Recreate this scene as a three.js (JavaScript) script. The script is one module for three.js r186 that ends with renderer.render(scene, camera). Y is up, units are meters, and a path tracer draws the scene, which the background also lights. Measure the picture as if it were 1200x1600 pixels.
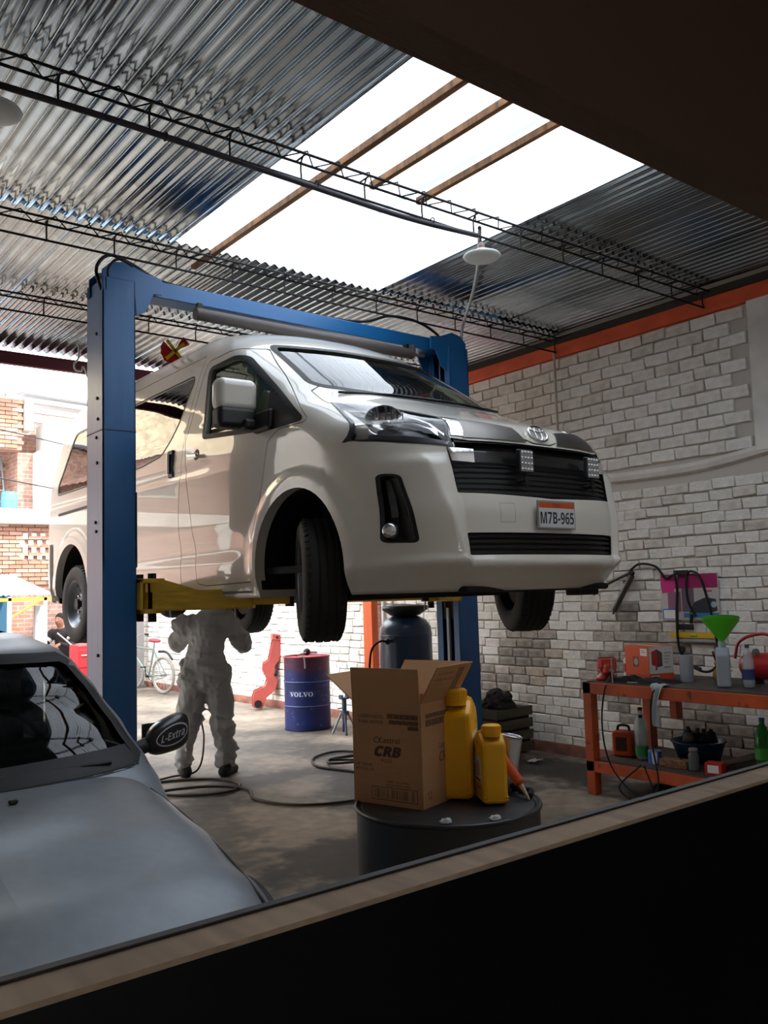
import * as THREE from 'three';
import { RoundedBoxGeometry } from 'three/addons/geometries/RoundedBoxGeometry.js';
import { MarchingCubes } from 'three/addons/objects/MarchingCubes.js';
import { mergeGeometries, mergeVertices, toCreasedNormals } from 'three/addons/utils/BufferGeometryUtils.js';
import { Brush, Evaluator, SUBTRACTION, INTERSECTION, ADDITION } from 'three-bvh-csg';

// ---------- camera, sky, sun, exposure ----------
const scene = new THREE.Scene();
const camera = new THREE.PerspectiveCamera(60.877, 0.75, 0.05, 400);
camera.matrixAutoUpdate = true;
camera.position.set(0, 1.65, 0);
{ // axes of the hand-held phone: turned right, tipped up a little and rolled
  const m = new THREE.Matrix4().makeBasis(
    new THREE.Vector3(0.7854191, -0.03048436, 0.61821318),
    new THREE.Vector3(-0.03268796, 0.99534984, 0.09061009),
    new THREE.Vector3(-0.61810058, -0.09137503, 0.78077031));
  camera.quaternion.setFromRotationMatrix(m);
}
scene.add(camera);
const renderer = new THREE.WebGLRenderer({ antialias: true });
renderer.toneMapping = THREE.LinearToneMapping;
renderer.toneMappingExposure = 1.95;
renderer.shadowMap.enabled = true;

const rng = (seed) => () => { seed |= 0; seed = seed + 0x6D2B79F5 | 0; let t = Math.imul(seed ^ seed >>> 15, 1 | seed); t = t + Math.imul(t ^ t >>> 7, 61 | t) ^ t; return ((t ^ t >>> 14) >>> 0) / 4294967296; };
const R0 = rng(7);
const hash2 = (x, y) => { let h = Math.imul(x, 374761393) + Math.imul(y, 668265263) | 0; h = Math.imul(h ^ h >>> 13, 1274126177); return ((h ^ h >>> 16) >>> 0) / 4294967296; };
function vnoise(x, y, px = 0, py = 0) { // value noise, periodic when px, py are given
  const xi = Math.floor(x), yi = Math.floor(y), fx = x - xi, fy = y - yi, sx = fx * fx * (3 - 2 * fx), sy = fy * fy * (3 - 2 * fy);
  const w = (a, p) => p ? ((a % p) + p) % p : a;
  const a = hash2(w(xi, px), w(yi, py)), b = hash2(w(xi + 1, px), w(yi, py)), c = hash2(w(xi, px), w(yi + 1, py)), d = hash2(w(xi + 1, px), w(yi + 1, py));
  return a + (b - a) * sx + (c - a) * sy + (a - b - c + d) * sx * sy;
}
function fbm(x, y, oct = 4, per = 0) { let s = 0, a = 0.5, f = 1; for (let i = 0; i < oct; i++) { s += a * vnoise(x * f, y * f, per * f, per * f); a *= 0.5; f *= 2; } return s; }
const clamp = (x, a = 0, b = 1) => Math.min(b, Math.max(a, x));
const smooth = (a, b, x) => { const t = clamp((x - a) / (b - a)); return t * t * (3 - 2 * t); };
const lerp = (a, b, t) => a + (b - a) * t;

{ // bright hazy sky with thin cloud, the same all round
  const w = 512, h = 256, d = new Float32Array(w * h * 4);
  for (let j = 0; j < h; j++) for (let i = 0; i < w; i++) {
    const el = ((j + 0.5) / h - 0.5) * Math.PI, k = (j * w + i) * 4, up = Math.sin(Math.max(el, 0));
    const c = smooth(0.32, 0.62, fbm(i / 512 * 16, j / 256 * 14, 5, 16)) * 0.75 + 0.2;
    const blue = [0.62, 0.78, 1.0], white = [1.0, 1.0, 1.0], b = lerp(1.0, 0.85, up);
    for (let q = 0; q < 3; q++) d[k + q] = lerp(blue[q], white[q], lerp(1, c, smooth(0.02, 0.35, up))) * b;
    d[k + 3] = 1;
  }
  const t = new THREE.DataTexture(d, w, h, THREE.RGBAFormat, THREE.FloatType);
  t.mapping = THREE.EquirectangularReflectionMapping; t.colorSpace = THREE.LinearSRGBColorSpace; t.magFilter = THREE.LinearFilter; t.minFilter = THREE.LinearFilter; t.wrapS = THREE.RepeatWrapping; t.needsUpdate = true;
  scene.background = t; scene.environment = t;
  scene.backgroundIntensity = 5; scene.environmentIntensity = 5;
}
const sun = new THREE.DirectionalLight(0xfff1dc, 4.2);
sun.position.set(12, 30, 16); sun.target.position.set(0, 0, -8); scene.add(sun, sun.target);
sun.castShadow = true; sun.shadow.radius = 4; sun.shadow.mapSize.set(2048, 2048);
Object.assign(sun.shadow.camera, { left: -30, right: 30, top: 30, bottom: -30, near: 1, far: 90 });

// ---------- helpers ----------
const V = (x, y, z) => new THREE.Vector3(x, y, z);
const used = {};
function numbered(name) { const n = used[name] = (used[name] ?? -1) + 1; return n ? `${name}_${String(n).padStart(3, '0')}` : name; }
function shadow(o) { o.castShadow = true; o.receiveShadow = true; return o; }
function thing(name, label, category, pos = [0, 0, 0], turn = 0, group) {
  const o = new THREE.Group(); o.name = numbered(name); o.position.set(...pos); o.rotation.y = turn; o.userData = { label, category };
  if (group) o.userData.group = group;
  scene.add(o); return o;
}
function single(name, geo, mat, label, category, group) {
  const o = shadow(new THREE.Mesh(geo, mat)); o.name = numbered(name); o.userData = { label, category }; if (group) o.userData.group = group; scene.add(o); return o;
}
function struct(name, geo, mat, label, parent) {
  const o = shadow(geo ? new THREE.Mesh(geo, mat) : new THREE.Group()); o.name = name; o.userData = { kind: 'structure', label, category: name.split('_')[0] }; (parent || scene).add(o); return o;
}
function part(name, geo, mat, parent, label) {
  if (Array.isArray(geo)) geo = join(geo);
  const o = shadow(new THREE.Mesh(geo, mat)); o.name = name; if (label) o.userData.label = label; parent.add(o); return o;
}
function join(list) {
  list = list.flat(9).map(g => { const n = g.index ? g.toNonIndexed() : g.clone(); for (const k of Object.keys(n.attributes)) if (!['position', 'normal', 'uv'].includes(k)) n.deleteAttribute(k); if (!n.attributes.uv) n.setAttribute('uv', new THREE.BufferAttribute(new Float32Array(n.attributes.position.count * 2), 2)); if (!n.attributes.normal) n.computeVertexNormals(); n.clearGroups(); n.morphAttributes = {}; return n; });
  return list.length === 1 ? list[0] : mergeGeometries(list);
}
const M4 = (p = [0, 0, 0], r = [0, 0, 0], s = [1, 1, 1]) => new THREE.Matrix4().compose(V(...p), new THREE.Quaternion().setFromEuler(new THREE.Euler(...r)), V(...s));
const put = (g, p, r, s) => g.clone().applyMatrix4(M4(p, r, s));
function box(w, h, d, p = [0, 0, 0], r = [0, 0, 0], bev = 0.006, seg = 2) { bev = Math.min(bev, w / 2.01, h / 2.01, d / 2.01); return put(bev > 0 ? new RoundedBoxGeometry(w, h, d, seg, bev) : new THREE.BoxGeometry(w, h, d), p, r); }
const bb = (x0, x1, y0, y1, z0, z1, bev = 0.004) => box(x1 - x0, y1 - y0, z1 - z0, [(x0 + x1) / 2, (y0 + y1) / 2, (z0 + z1) / 2], [0, 0, 0], bev);
function cyl(a, b, r0, r1 = r0, seg = 16, open = false) {
  a = V(...a); b = V(...b); const d = b.clone().sub(a), L = d.length();
  const g = new THREE.CylinderGeometry(r1, r0, L, seg, 1, open); g.applyQuaternion(new THREE.Quaternion().setFromUnitVectors(V(0, 1, 0), d.normalize())); const m = a.add(b).multiplyScalar(0.5); return g.translate(m.x, m.y, m.z);
}
function tube(pts, r, seg = 0, rad = 8, closed = false) { const c = new THREE.CatmullRomCurve3(pts.map(p => V(...p)), closed, 'centripetal'); return new THREE.TubeGeometry(c, seg || pts.length * 6, r, rad, closed); }
function poly(pts, r, rad = 6) { const out = []; for (let i = 0; i + 1 < pts.length; i++) out.push(cyl(pts[i], pts[i + 1], r, r, rad)); return join(out); }
const lathe = (pts, seg = 32) => new THREE.LatheGeometry(pts.map(p => new THREE.Vector2(p[0], p[1])), seg);
function shapeOf(pts) { const s = new THREE.Shape(); pts.forEach((p, i) => i ? s.lineTo(p[0], p[1]) : s.moveTo(p[0], p[1])); return s; }
function ext(pts, depth, bev = 0.004, holes = []) { const s = pts.isShape ? pts : shapeOf(pts); for (const h of holes) s.holes.push(new THREE.Path(h.map(p => new THREE.Vector2(p[0], p[1])))); return new THREE.ExtrudeGeometry(s, { depth: depth - 2 * bev, bevelEnabled: bev > 0, bevelThickness: bev, bevelSize: bev, bevelOffset: -bev, bevelSegments: 2, curveSegments: 10 }).translate(0, 0, bev); }

function texture(w, h, fn, { srgb = true, repeat } = {}) { // fn(x, y) -> [r, g, b] 0..255
  const d = new Uint8Array(w * h * 4); for (let y = 0; y < h; y++) for (let x = 0; x < w; x++) { const c = fn(x / w, y / h), k = (y * w + x) * 4; d[k] = clamp(c[0], 0, 255); d[k + 1] = clamp(c[1], 0, 255); d[k + 2] = clamp(c[2], 0, 255); d[k + 3] = 255; }
  const t = new THREE.DataTexture(d, w, h); t.magFilter = t.minFilter = THREE.LinearFilter; t.wrapS = t.wrapT = THREE.RepeatWrapping; if (srgb) t.colorSpace = THREE.SRGBColorSpace; if (repeat) t.repeat.set(...repeat); t.needsUpdate = true; return t;
}
function canvasTex(w, h, draw) { const c = document.createElement('canvas'); c.width = w; c.height = h; draw(c.getContext('2d'), w, h); const t = new THREE.CanvasTexture(c); t.colorSpace = THREE.SRGBColorSpace; return t; }
const std = (color, roughness = 0.6, metalness = 0, more = {}) => new THREE.MeshStandardMaterial({ color, roughness, metalness, side: THREE.DoubleSide, ...more });
const phys = (color, roughness = 0.5, metalness = 0, more = {}) => new THREE.MeshPhysicalMaterial({ color, roughness, metalness, side: THREE.DoubleSide, ...more });
const pane = (color, rough = 0.02) => phys(color, rough, 0, { transmission: 1, thickness: 0, ior: 1.5 });
function planarUV(g, ax, ay, s = 1) { const p = g.attributes.position, uv = new Float32Array(p.count * 2); for (let i = 0; i < p.count; i++) { uv[2 * i] = p.getComponent(i, ax) * s; uv[2 * i + 1] = p.getComponent(i, ay) * s; } g.setAttribute('uv', new THREE.BufferAttribute(uv, 2)); return g; }
function boxUV(g, s = 1) { g = g.index ? g.toNonIndexed() : g; const p = g.attributes.position, n = g.attributes.normal, uv = new Float32Array(p.count * 2); for (let i = 0; i < p.count; i++) { const ax = Math.abs(n.getX(i)), ay = Math.abs(n.getY(i)), az = Math.abs(n.getZ(i)); const [a, b] = ax >= ay && ax >= az ? [2, 1] : ay >= az ? [0, 2] : [0, 1]; uv[2 * i] = p.getComponent(i, a) * s; uv[2 * i + 1] = p.getComponent(i, b) * s; } g.setAttribute('uv', new THREE.BufferAttribute(uv, 2)); return g; }

// shared materials
const speck = (base, amp, scale, seed = 0) => texture(256, 256, (x, y) => { const n = (fbm(x * scale + seed * 9, y * scale, 4, scale) - 0.47) * amp * 2; return base.map(c => c * (1 + n)); });
const bumpNoise = (scale, oct = 4) => texture(256, 256, (x, y) => { const n = fbm(x * scale, y * scale, oct, scale) * 255; return [n, n, n]; }, { srgb: false });
const TX = { bump: bumpNoise(24), bumpFine: bumpNoise(64, 3), bumpCoarse: bumpNoise(8, 5) };
const MT = {
  black: std(0x111112, 0.55), rubber: std(0x161617, 0.85, 0, { bumpMap: TX.bumpFine, bumpScale: 0.0006 }), gloss_black: phys(0x0c0c0d, 0.15, 0, { clearcoat: 0.6 }),
  steel: std(0x9a9c9e, 0.35, 0.9), dark_steel: std(0x2a2523, 0.6, 0.35), chrome: std(0xe6e8ea, 0.08, 1), zinc: std(0xa7aaac, 0.5, 0.6),
  rod: std(0x1d191c, 0.65, 0.2), white_plastic: std(0xdcdcd8, 0.5), wood: std(0x6b4a2c, 0.75, 0, { map: null }),
};

// ---------- large structure ----------
const WX = 6.8, LX = -1.2, ROOF_Y = 4.19, ZEND = -8.95, ZNEAR = -0.5;
{ // concrete floor: cast slabs with oil stains, worn pale patches and dust
  const W = 1024, H = 1024, x0 = -1.4, z0 = -19, sx = 9, sz = 20;
  const stains = [[4.7, -6.2, 0.9, 0.5, 0.45], [3.4, -4.4, 1.0, 0.8, 0.55], [5.2, -5.6, 0.8, 1.1, 0.5], [6.2, -5.4, 0.5, 1.0, 0.6], [3.9, -7.0, 0.7, 0.3, 0.3], [2.6, -6.0, 0.9, 1.2, 0.3], [5.3, -7.6, 0.8, 0.5, 0.25], [4.2, -5.3, 0.5, 0.9, 0.4], [6.3, -4.0, 0.6, 1.2, 0.5], [4.9, -8.6, 0.5, 0.6, 0.18]];
  const map = texture(W, H, (u, v) => {
    const x = x0 + u * sx, z = z0 + v * sz, n = fbm(x * 1.7 + 11, z * 1.7, 5), f = fbm(x * 14, z * 14, 3), g = fbm(x * 0.6 + 40, z * 0.6 + 3, 3);
    let k = 0.62 + (n - 0.48) * 0.5 + (f - 0.45) * 0.22 + (g - 0.45) * 0.35;
    let d = 0; for (const [a, b, ra, rb, s] of stains) { const q = Math.hypot((x - a) / ra, (z - b) / rb) + (n - 0.48) * 1.6 + (f - 0.45) * 0.5; d = Math.max(d, s * smooth(1.0, 0.45, q)); }
    k *= 1 - d;
    return [k * 206, k * 186, k * 162];
  });
  map.wrapS = map.wrapT = THREE.ClampToEdgeWrapping;
  const g = new THREE.BoxGeometry(sx + 12, 0.2, sz + 22); g.translate(2.8, -0.1, -10);
  const p = g.attributes.position, uv = g.attributes.uv; for (let i = 0; i < p.count; i++) uv.setXY(i, (p.getX(i) - x0) / sx, (p.getZ(i) - z0) / sz);
  map.wrapS = map.wrapT = THREE.MirroredRepeatWrapping;
  struct('floor', g, std(0xffffff, 0.7, 0, { map, bumpMap: TX.bump, bumpScale: 0.004 }), 'stained grey concrete workshop floor');
}

// right wall: whitewashed bricks in mortar, plaster ledge and pilaster
const wallRight = struct('wall_right', bb(WX + 0.012, WX + 0.28, -0.1, 5.2, -16.4, -0.4, 0), std(0xc2bab0, 0.95, 0, { bumpMap: TX.bump, bumpScale: 0.01 }), 'long whitewashed brick wall behind the lift');
{
  const r = rng(31);
  const wash = (hex, amp, seed) => std(0xffffff, 0.92, 0, { map: speck([hex >> 16, hex >> 8 & 255, hex & 255], amp, 6, seed), bumpMap: TX.bump, bumpScale: 0.004 });
  const mats = [wash(0xe6e0d6, 0.1, 1), wash(0xdcd5ca, 0.13, 2), wash(0xebe6de, 0.08, 3), wash(0xcdc4b8, 0.18, 4), wash(0xbbb1a5, 0.22, 5), wash(0xa0978c, 0.3, 6), wash(0xd0bfab, 0.2, 7)];
  const variant = (w, h) => { // brick face, worn edges, five-sided, looking to -x
    const j = () => (r() - 0.5) * 0.012, b = 0.008, d = 0.02, o = [[-1, -1], [1, -1], [1, 1], [-1, 1]].map(([a, c]) => [a * w / 2 + j(), c * h / 2 + j()]);
    const rings = [[0.02, 1], [-d + b, 1], [-d, 1 - 0.11]], pos = [], uv = [], V3 = [];
    rings.forEach(([x, s], k) => o.forEach(([z, y]) => V3.push([x + (k ? (r() - 0.5) * 0.006 : 0), k === 2 ? y * 0.87 : y, k === 2 ? z * 0.955 : z])));
    const q = (a, b2, c, e) => { for (const i of [a, b2, c, a, c, e]) { pos.push(...V3[i]); uv.push(V3[i][2] * 2.5 + 0.3, V3[i][1] * 2.5); } };
    for (let k = 0; k < 2; k++) for (let i = 0; i < 4; i++) { const n = (i + 1) % 4; q(k * 4 + i, k * 4 + n, k * 4 + 4 + n, k * 4 + 4 + i); }
    q(8, 9, 10, 11);
    const g = new THREE.BufferGeometry(); g.setAttribute('position', new THREE.Float32BufferAttribute(pos, 3)); g.setAttribute('uv', new THREE.Float32BufferAttribute(uv, 2)); g.computeVertexNormals(); return g;
  };
  const up = [0, 1, 2, 3, 4].map(() => variant(0.236, 0.1)), low = [0, 1, 2, 3, 4, 5].map(() => variant(0.219, 0.086));
  const list = [];
  const lay = (y0, rows, dy, w, z0, z1, geos, ragged) => {
    for (let i = 0; i < rows; i++) {
      let z = z0 - (i % 2) * w / 2 - r() * 0.03;
      while (z > z1) {
        const ww = w * (1 + (r() - 0.5) * ragged * 2), y = y0 + (i + 0.5) * dy + (r() - 0.5) * 0.008 * (1 + ragged * 6);
        list.push({ z: z - ww / 2, y, s: ww / w, g: geos[Math.floor(r() * geos.length)], t: (r() - 0.5) * 0.03 * (1 + ragged * 4) }); z -= ww;
      }
    }
  };
  lay(2.73, 11, 0.1105, 0.246, -3.66, -16.2, up, 0.02);
  lay(0.0, 27, 0.0935, 0.226, -2.2, -16.2, low, 0.09);
  const blots = [[1.05, -6.3, 0.45], [0.75, -5.2, 0.5], [0.45, -6.9, 0.6], [1.25, -5.0, 0.3], [0.3, -4.3, 0.6], [1.0, -4.6, 0.35]];
  const cam = camera.clone(); cam.updateMatrixWorld(); cam.matrixWorldInverse.copy(cam.matrixWorld).invert(); cam.updateProjectionMatrix();
  for (const b of list) {
    let d = 0; for (const [y, z, s] of blots) d = Math.max(d, smooth(1, 0.2, Math.hypot(b.y - y, b.z - z) / s + (r() - 0.5) * 0.7));
    const n = r(), worn = fbm(b.z * 1.4, b.y * 1.4, 3);
    b.m = d > 0.75 ? 5 : d > 0.4 ? 4 : d > 0.2 ? 3 : worn > 0.6 && b.y < 1.2 && n < 0.5 ? 6 : worn > 0.58 && n < 0.4 ? 3 : Math.floor(n * 3);
    const v = V(WX, b.y, b.z).project(cam), px = (v.x + 1) * 600, py = (1 - v.y) * 800, depth = V(WX, b.y, b.z).sub(cam.position).length();
    const seen = px < 1215 && px > 190 && py < 1200 && !(px < 930 && px > 560 && py > 690 && py < 930) && !(px < 720 && py > 520 && py < 930) && !(px > 700 && py > 1270 - (px - 900) * 0.27);
    b.rank = seen ? depth : 99 + depth;
  }
  list.sort((a, b) => a.rank - b.rank);
  const rest = {};
  list.forEach((b, i) => {
    if (i < 300) { const m = part('brick', b.g, mats[b.m], wallRight); m.position.set(WX, b.y, b.z); m.scale.set(1, 1, b.s); m.rotation.x = b.t * 0.5; }
    else (rest[b.m] ||= []).push(put(b.g, [WX, b.y, b.z], [b.t * 0.5, 0, 0], [1, 1, b.s]));
  });
  for (const k of Object.keys(rest)) { const o = part('far_brickwork', rest[k], mats[k], wallRight); o.userData.kind = 'stuff'; }
  const plaster = std(0xffffff, 0.9, 0, { map: speck([220, 214, 205], 0.12, 5, 12), bumpMap: TX.bumpCoarse, bumpScale: 0.01 });
  part('pilaster', boxUV(bb(WX - 0.045, WX + 0.1, 2.7, 4.0, -3.63, -2.2, 0.012), 0.8), plaster, wallRight, 'smooth plastered pilaster');
  { // ledge of plaster, uneven
    const pts = []; for (let i = 0; i <= 60; i++) { const z = -2.2 - i * 0.234, y = 2.655 + (fbm(z * 1.3, 2, 3) - 0.47) * 0.06 + smooth(-4.4, -3.2, z) * 0.08; pts.push([y, z]); }
    const pos = []; for (let i = 0; i < 60; i++) { const [ya, za] = pts[i], [yb, zb] = pts[i + 1], prof = y => [[WX + 0.02, y + 0.055], [WX - 0.03, y + 0.045], [WX - 0.045, y + 0.01], [WX - 0.034, y - 0.03], [WX + 0.02, y - 0.05]]; const A = prof(ya), B = prof(yb); for (let k = 0; k < 4; k++) { const q = [[...A[k], za], [...B[k], zb], [...B[k + 1], zb], [...A[k + 1], za]]; for (const t of [0, 1, 2, 0, 2, 3]) pos.push(...q[t]); } }
    const g = new THREE.BufferGeometry(); g.setAttribute('position', new THREE.Float32BufferAttribute(pos, 3)); g.computeVertexNormals(); part('ledge', planarUV(g, 2, 1, 1), plaster, wallRight, 'uneven plaster ledge');
  }
  part('base_stripe', boxUV(bb(WX - 0.036, WX, 0, 0.11, -16.2, -2, 0.004)), std(0xffffff, 0.9, 0, { map: speck([148, 98, 82], 0.35, 6, 3) }), wallRight, 'worn dull red painted stripe');
}
{ // orange painted ring beam at the head of the wall
  const o = struct('trim_1', boxUV(bb(WX - 0.05, WX + 0.05, 3.955, 4.085, -9.05, -2.0, 0.008)), phys(0xffffff, 0.55, 0, { map: speck([226, 90, 44], 0.12, 5, 5) }), 'orange painted beam along the top of the brick wall');
  part('gap_board', bb(WX - 0.04, WX + 0.05, 4.085, 4.16, -9.0, -2, 0.004), std(0x3b342f, 0.9), o);
}
// left wall (plain grey plaster over brick, toothed end), out of the frame, mirrored in the paint of the van
{
  const g = [bb(LX - 0.2, LX, -0.1, 4.6, -11.4, -0.4, 0)];
  for (let i = 0; i < 38; i++) g.push(bb(LX - 0.2, LX, i * 0.12, i * 0.12 + 0.11, -11.4 - (i % 2 ? 0.16 : 0.05) - (i < 14 ? 0.5 : 0), -11.3, 0.004));
  struct('wall_left', boxUV(join(g)), std(0xffffff, 0.9, 0, { map: speck([205, 199, 190], 0.12, 5, 8), bumpMap: TX.bump, bumpScale: 0.006 }), 'grey plastered side wall with a toothed end');
}

// ---------- roof: corrugated sheets ----------
const ceilingRoot = struct('ceiling', null, null, 'corrugated zinc roof on light steel trusses with a clear strip');
const PITCH = 0.082, AMP = 0.011;
function corrugated(x0, x1, z0, z1, y, segZ = 6, sag = 0.004, seed = 0) {
  const nx = Math.round((x1 - x0) / PITCH * 10), pos = [], nor = [], uv = [], idx = [];
  for (let j = 0; j <= segZ; j++) for (let i = 0; i <= nx; i++) {
    const x = lerp(x0, x1, i / nx), z = lerp(z0, z1, j / segZ), a = x / PITCH * 2 * Math.PI, dy = (fbm(x * 1.1 + seed, z * 1.3 + seed, 2) - 0.4) * sag * 2;
    pos.push(x, y + Math.cos(a) * AMP + dy, z); const s = Math.sin(a) * AMP * 2 * Math.PI / PITCH, l = Math.hypot(1, s); nor.push(-s / l, -1 / l, 0); uv.push(x, z);
  }
  for (let j = 0; j < segZ; j++) for (let i = 0; i < nx; i++) { const a = j * (nx + 1) + i, b = a + 1, c = a + nx + 1, d = c + 1; idx.push(a, c, b, b, c, d); }
  const g = new THREE.BufferGeometry(); g.setAttribute('position', new THREE.Float32BufferAttribute(pos, 3)); g.setAttribute('uv', new THREE.Float32BufferAttribute(uv, 2)); g.setIndex(idx); g.computeVertexNormals(); return g;
}
{
  const zmap = (s) => texture(512, 512, (x, y) => { const n = fbm(x * 14 + s, y * 6, 3, 0), m = fbm(x * 3 + s * 5, y * 2 + s, 4); const k = 0.9 + (n - 0.47) * 0.12 + (m - 0.47) * 0.35; return [k * 172, k * 182, k * 190]; });
  const zincs = [0, 1, 2].map(s => std(0xffffff, 0.13 + s * 0.03, 1, { map: zmap(s), bumpMap: TX.bumpCoarse, bumpScale: 0.0007 }));
  const SK0 = 2.63, SK1 = 4.5, rows = [[ZNEAR, -5.78, ROOF_Y + 0.022], [-5.62, ZEND, ROOF_Y]];
  const wS = 0.82; let n = 0;
  rows.forEach(([za, zb, y], r) => {
    const spans = r === 0 ? [[LX, SK0], [SK1, WX + 0.02]] : [[LX, WX + 0.02]];
    for (const [a, b] of spans) { const k = Math.max(1, Math.round((b - a) / wS)), w = (b - a) / k; for (let i = 0; i < k; i++) { part('corrugated_sheet', corrugated(a + i * w - 0.03, a + (i + 1) * w + 0.01, za, zb, y + (i % 2) * 0.004, 16, 0.005, n * 3.1), zincs[n % 3], ceilingRoot); n++; } }
  });
  // clear corrugated strip, weathered to milky white, with dark drip stains
  const stainMap = texture(512, 1024, (x, y) => { // x across 1.9 m, y along 4.2 m from near to far
    const X = SK0 + x * (SK1 - SK0), Z = ZNEAR + y * (-5.78 - ZNEAR); let k = 0.97 + (fbm(X * 3, Z * 1.2, 4) - 0.47) * 0.06;
    for (const [cx, za, zb, w, s] of [[3.17, -4.25, -5.0, 0.02, 0.75], [3.25, -4.3, -4.95, 0.016, 0.6], [3.33, -4.3, -4.75, 0.012, 0.4], [3.62, -4.7, -5.1, 0.012, 0.3], [3.72, -4.6, -5.05, 0.012, 0.25]]) k *= 1 - s * smooth(1, 0.3, Math.abs(X - cx - (fbm(Z * 3, cx * 7, 2) - 0.4) * 0.02) / w) * smooth(zb - 0.1, zb + 0.25, Z) * smooth(za + 0.15, za - 0.1, Z);
    return [k * 246, k * 249, k * 252];
  });
  const clear = phys(0xb4b7ba, 1.0, 0, { map: stainMap, transmission: 0.92, thickness: 0, ior: 1.45 });
  const k = 2, w = (SK1 - SK0) / k;
  for (let i = 0; i < k; i++) { const g = corrugated(SK0 + i * w - 0.02, SK0 + (i + 1) * w + 0.02, ZNEAR, -5.78, ROOF_Y + 0.026 + i * 0.004, 12, 0.004, 50 + i); const uv = g.attributes.uv; for (let q = 0; q < uv.count; q++) uv.setXY(q, (uv.getX(q) - SK0) / (SK1 - SK0), (uv.getY(q) - ZNEAR) / (-5.78 - ZNEAR)); part('clear_roof_sheet', g, clear, ceilingRoot, 'milky translucent corrugated sheet'); }
  // timber laths under the clear strip
  const woodMap = texture(128, 512, (x, y) => { const n = fbm(x * 20, y * 3, 4), s = vnoise(x * 60, y * 4); const q = 0.75 + (n - 0.45) * 0.7 + (s - 0.5) * 0.2; return [q * 172, q * 122, q * 78]; });
  MT.wood = std(0xffffff, 0.8, 0, { map: woodMap, bumpMap: woodMap, bumpScale: 0.002 });
  for (const [x, z1, w2, tint] of [[2.92, -5.95, 0.042, 0], [3.24, -4.12, 0.036, 1], [3.62, -4.12, 0.034, 2]]) part('timber_lath', boxUV(box(w2, 0.045, ZNEAR - z1, [x, ROOF_Y - 0.012, (ZNEAR + z1) / 2], [0, 0, 0], 0.004)), MT.wood, ceilingRoot, 'brown timber lath under the clear sheets');
  part('edge_beam', boxUV(bb(LX, WX, 4.02, 4.15, ZEND - 0.03, ZEND + 0.03, 0.005)), std(0x5a2230, 0.6, 0.1), ceilingRoot, 'maroon steel beam at the open end');
  for (const x of [LX + 0.06]) part('edge_angle', bb(x - 0.04, x + 0.04, 4.0, 4.16, ZEND, ZNEAR, 0.004), MT.rod, ceilingRoot);
}
function truss(z, label, x0 = LX, x1 = WX - 0.05) {
  const t = thing('roof_truss', label, 'truss', [0, 0, 0], 0, 'steel rod roof trusses');
  const yt = 4.135, yb = 4.005, dz = 0.055;
  part('top_chord', cyl([x0, yt, z - dz], [x1, yt, z - dz], 0.0085, 0.0085, 8), MT.rod, t);
  part('top_chord', cyl([x0, yt, z + dz], [x1, yt, z + dz], 0.0085, 0.0085, 8), MT.rod, t);
  part('bottom_chord', cyl([x0, yb, z], [x1, yb, z], 0.0085, 0.0085, 8), MT.rod, t);
  const zig = []; const st = 0.11; let k = 0;
  for (let x = x0; x + st < x1; x += st, k++) zig.push(cyl([x, yt + (k % 2 ? 0.02 : 0), z + (k % 2 ? dz : -dz)], [x + st, yt + (k % 2 ? 0 : 0.02), z + (k % 2 ? -dz : dz)], 0.0045, 0.0045, 5));
  part('lacing', zig, MT.rod, t, 'zigzag lacing rod');
  for (let x = x0 + 0.2; x < x1; x += 0.455) part('strut', [tube([[x, yb, z], [x, yt - 0.03, z], [x, yt + 0.004, z + dz * 0.5], [x, yt + 0.004, z + dz]], 0.006, 10, 6), cyl([x, yt, z - dz], [x, yt, z + dz], 0.006, 0.006, 6)], MT.rod, t);
  return t;
}
truss(-4.0, 'nearest steel rod truss, carrying both round lamps under the clear strip');
truss(-5.65, 'middle steel rod truss just above the blue lift crossbar');
truss(-7.2, 'farthest steel rod truss beyond the left lift post');
{ // electrical conduit strapped under the nearest truss
  const c = thing('conduit', 'dark cable conduit strapped under the nearest roof truss', 'conduit', [0, 0, 0]);
  part('pipe', tube([[-1.1, 4.0, -3.965], [0.6, 3.975, -3.965], [1.6, 3.985, -3.965], [2.6, 3.965, -3.965], [3.4, 3.955, -3.965], [4.0, 3.985, -3.965]], 0.017, 40, 10), std(0x2b2630, 0.5, 0.2), c);
  for (const x of [0.9, 1.8, 2.72, 3.6]) part('strap', new THREE.TorusGeometry(0.022, 0.004, 6, 14).rotateY(Math.PI / 2).translate(x, 3.985, -3.965), MT.rod, c);
  const d = thing('conduit', 'grey conduit dropping from the lamp to the right lift post', 'conduit', [0, 0, 0]);
  part('pipe', tube([[4.1, 4.09, -4.04], [4.54, 4.1, -4.5], [4.92, 4.1, -4.94], [5.36, 4.1, -5.5], [5.42, 4.06, -5.6], [5.42, 3.95, -5.63], [5.42, 3.3, -5.63]], 0.014, 50, 8), MT.zinc, d);
  const e = thing('conduit', 'thin pale conduit running down the brick wall from the truss end', 'conduit', [0, 0, 0]);
  part('pipe', cyl([WX - 0.06, 4.0, -5.67], [WX - 0.06, 2.0, -5.67], 0.012, 0.012, 8), std(0xb8b2a6, 0.6), e);
  part('junction_box', box(0.05, 0.08, 0.08, [WX - 0.065, 2.02, -5.67]), MT.white_plastic, e);
}
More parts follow.
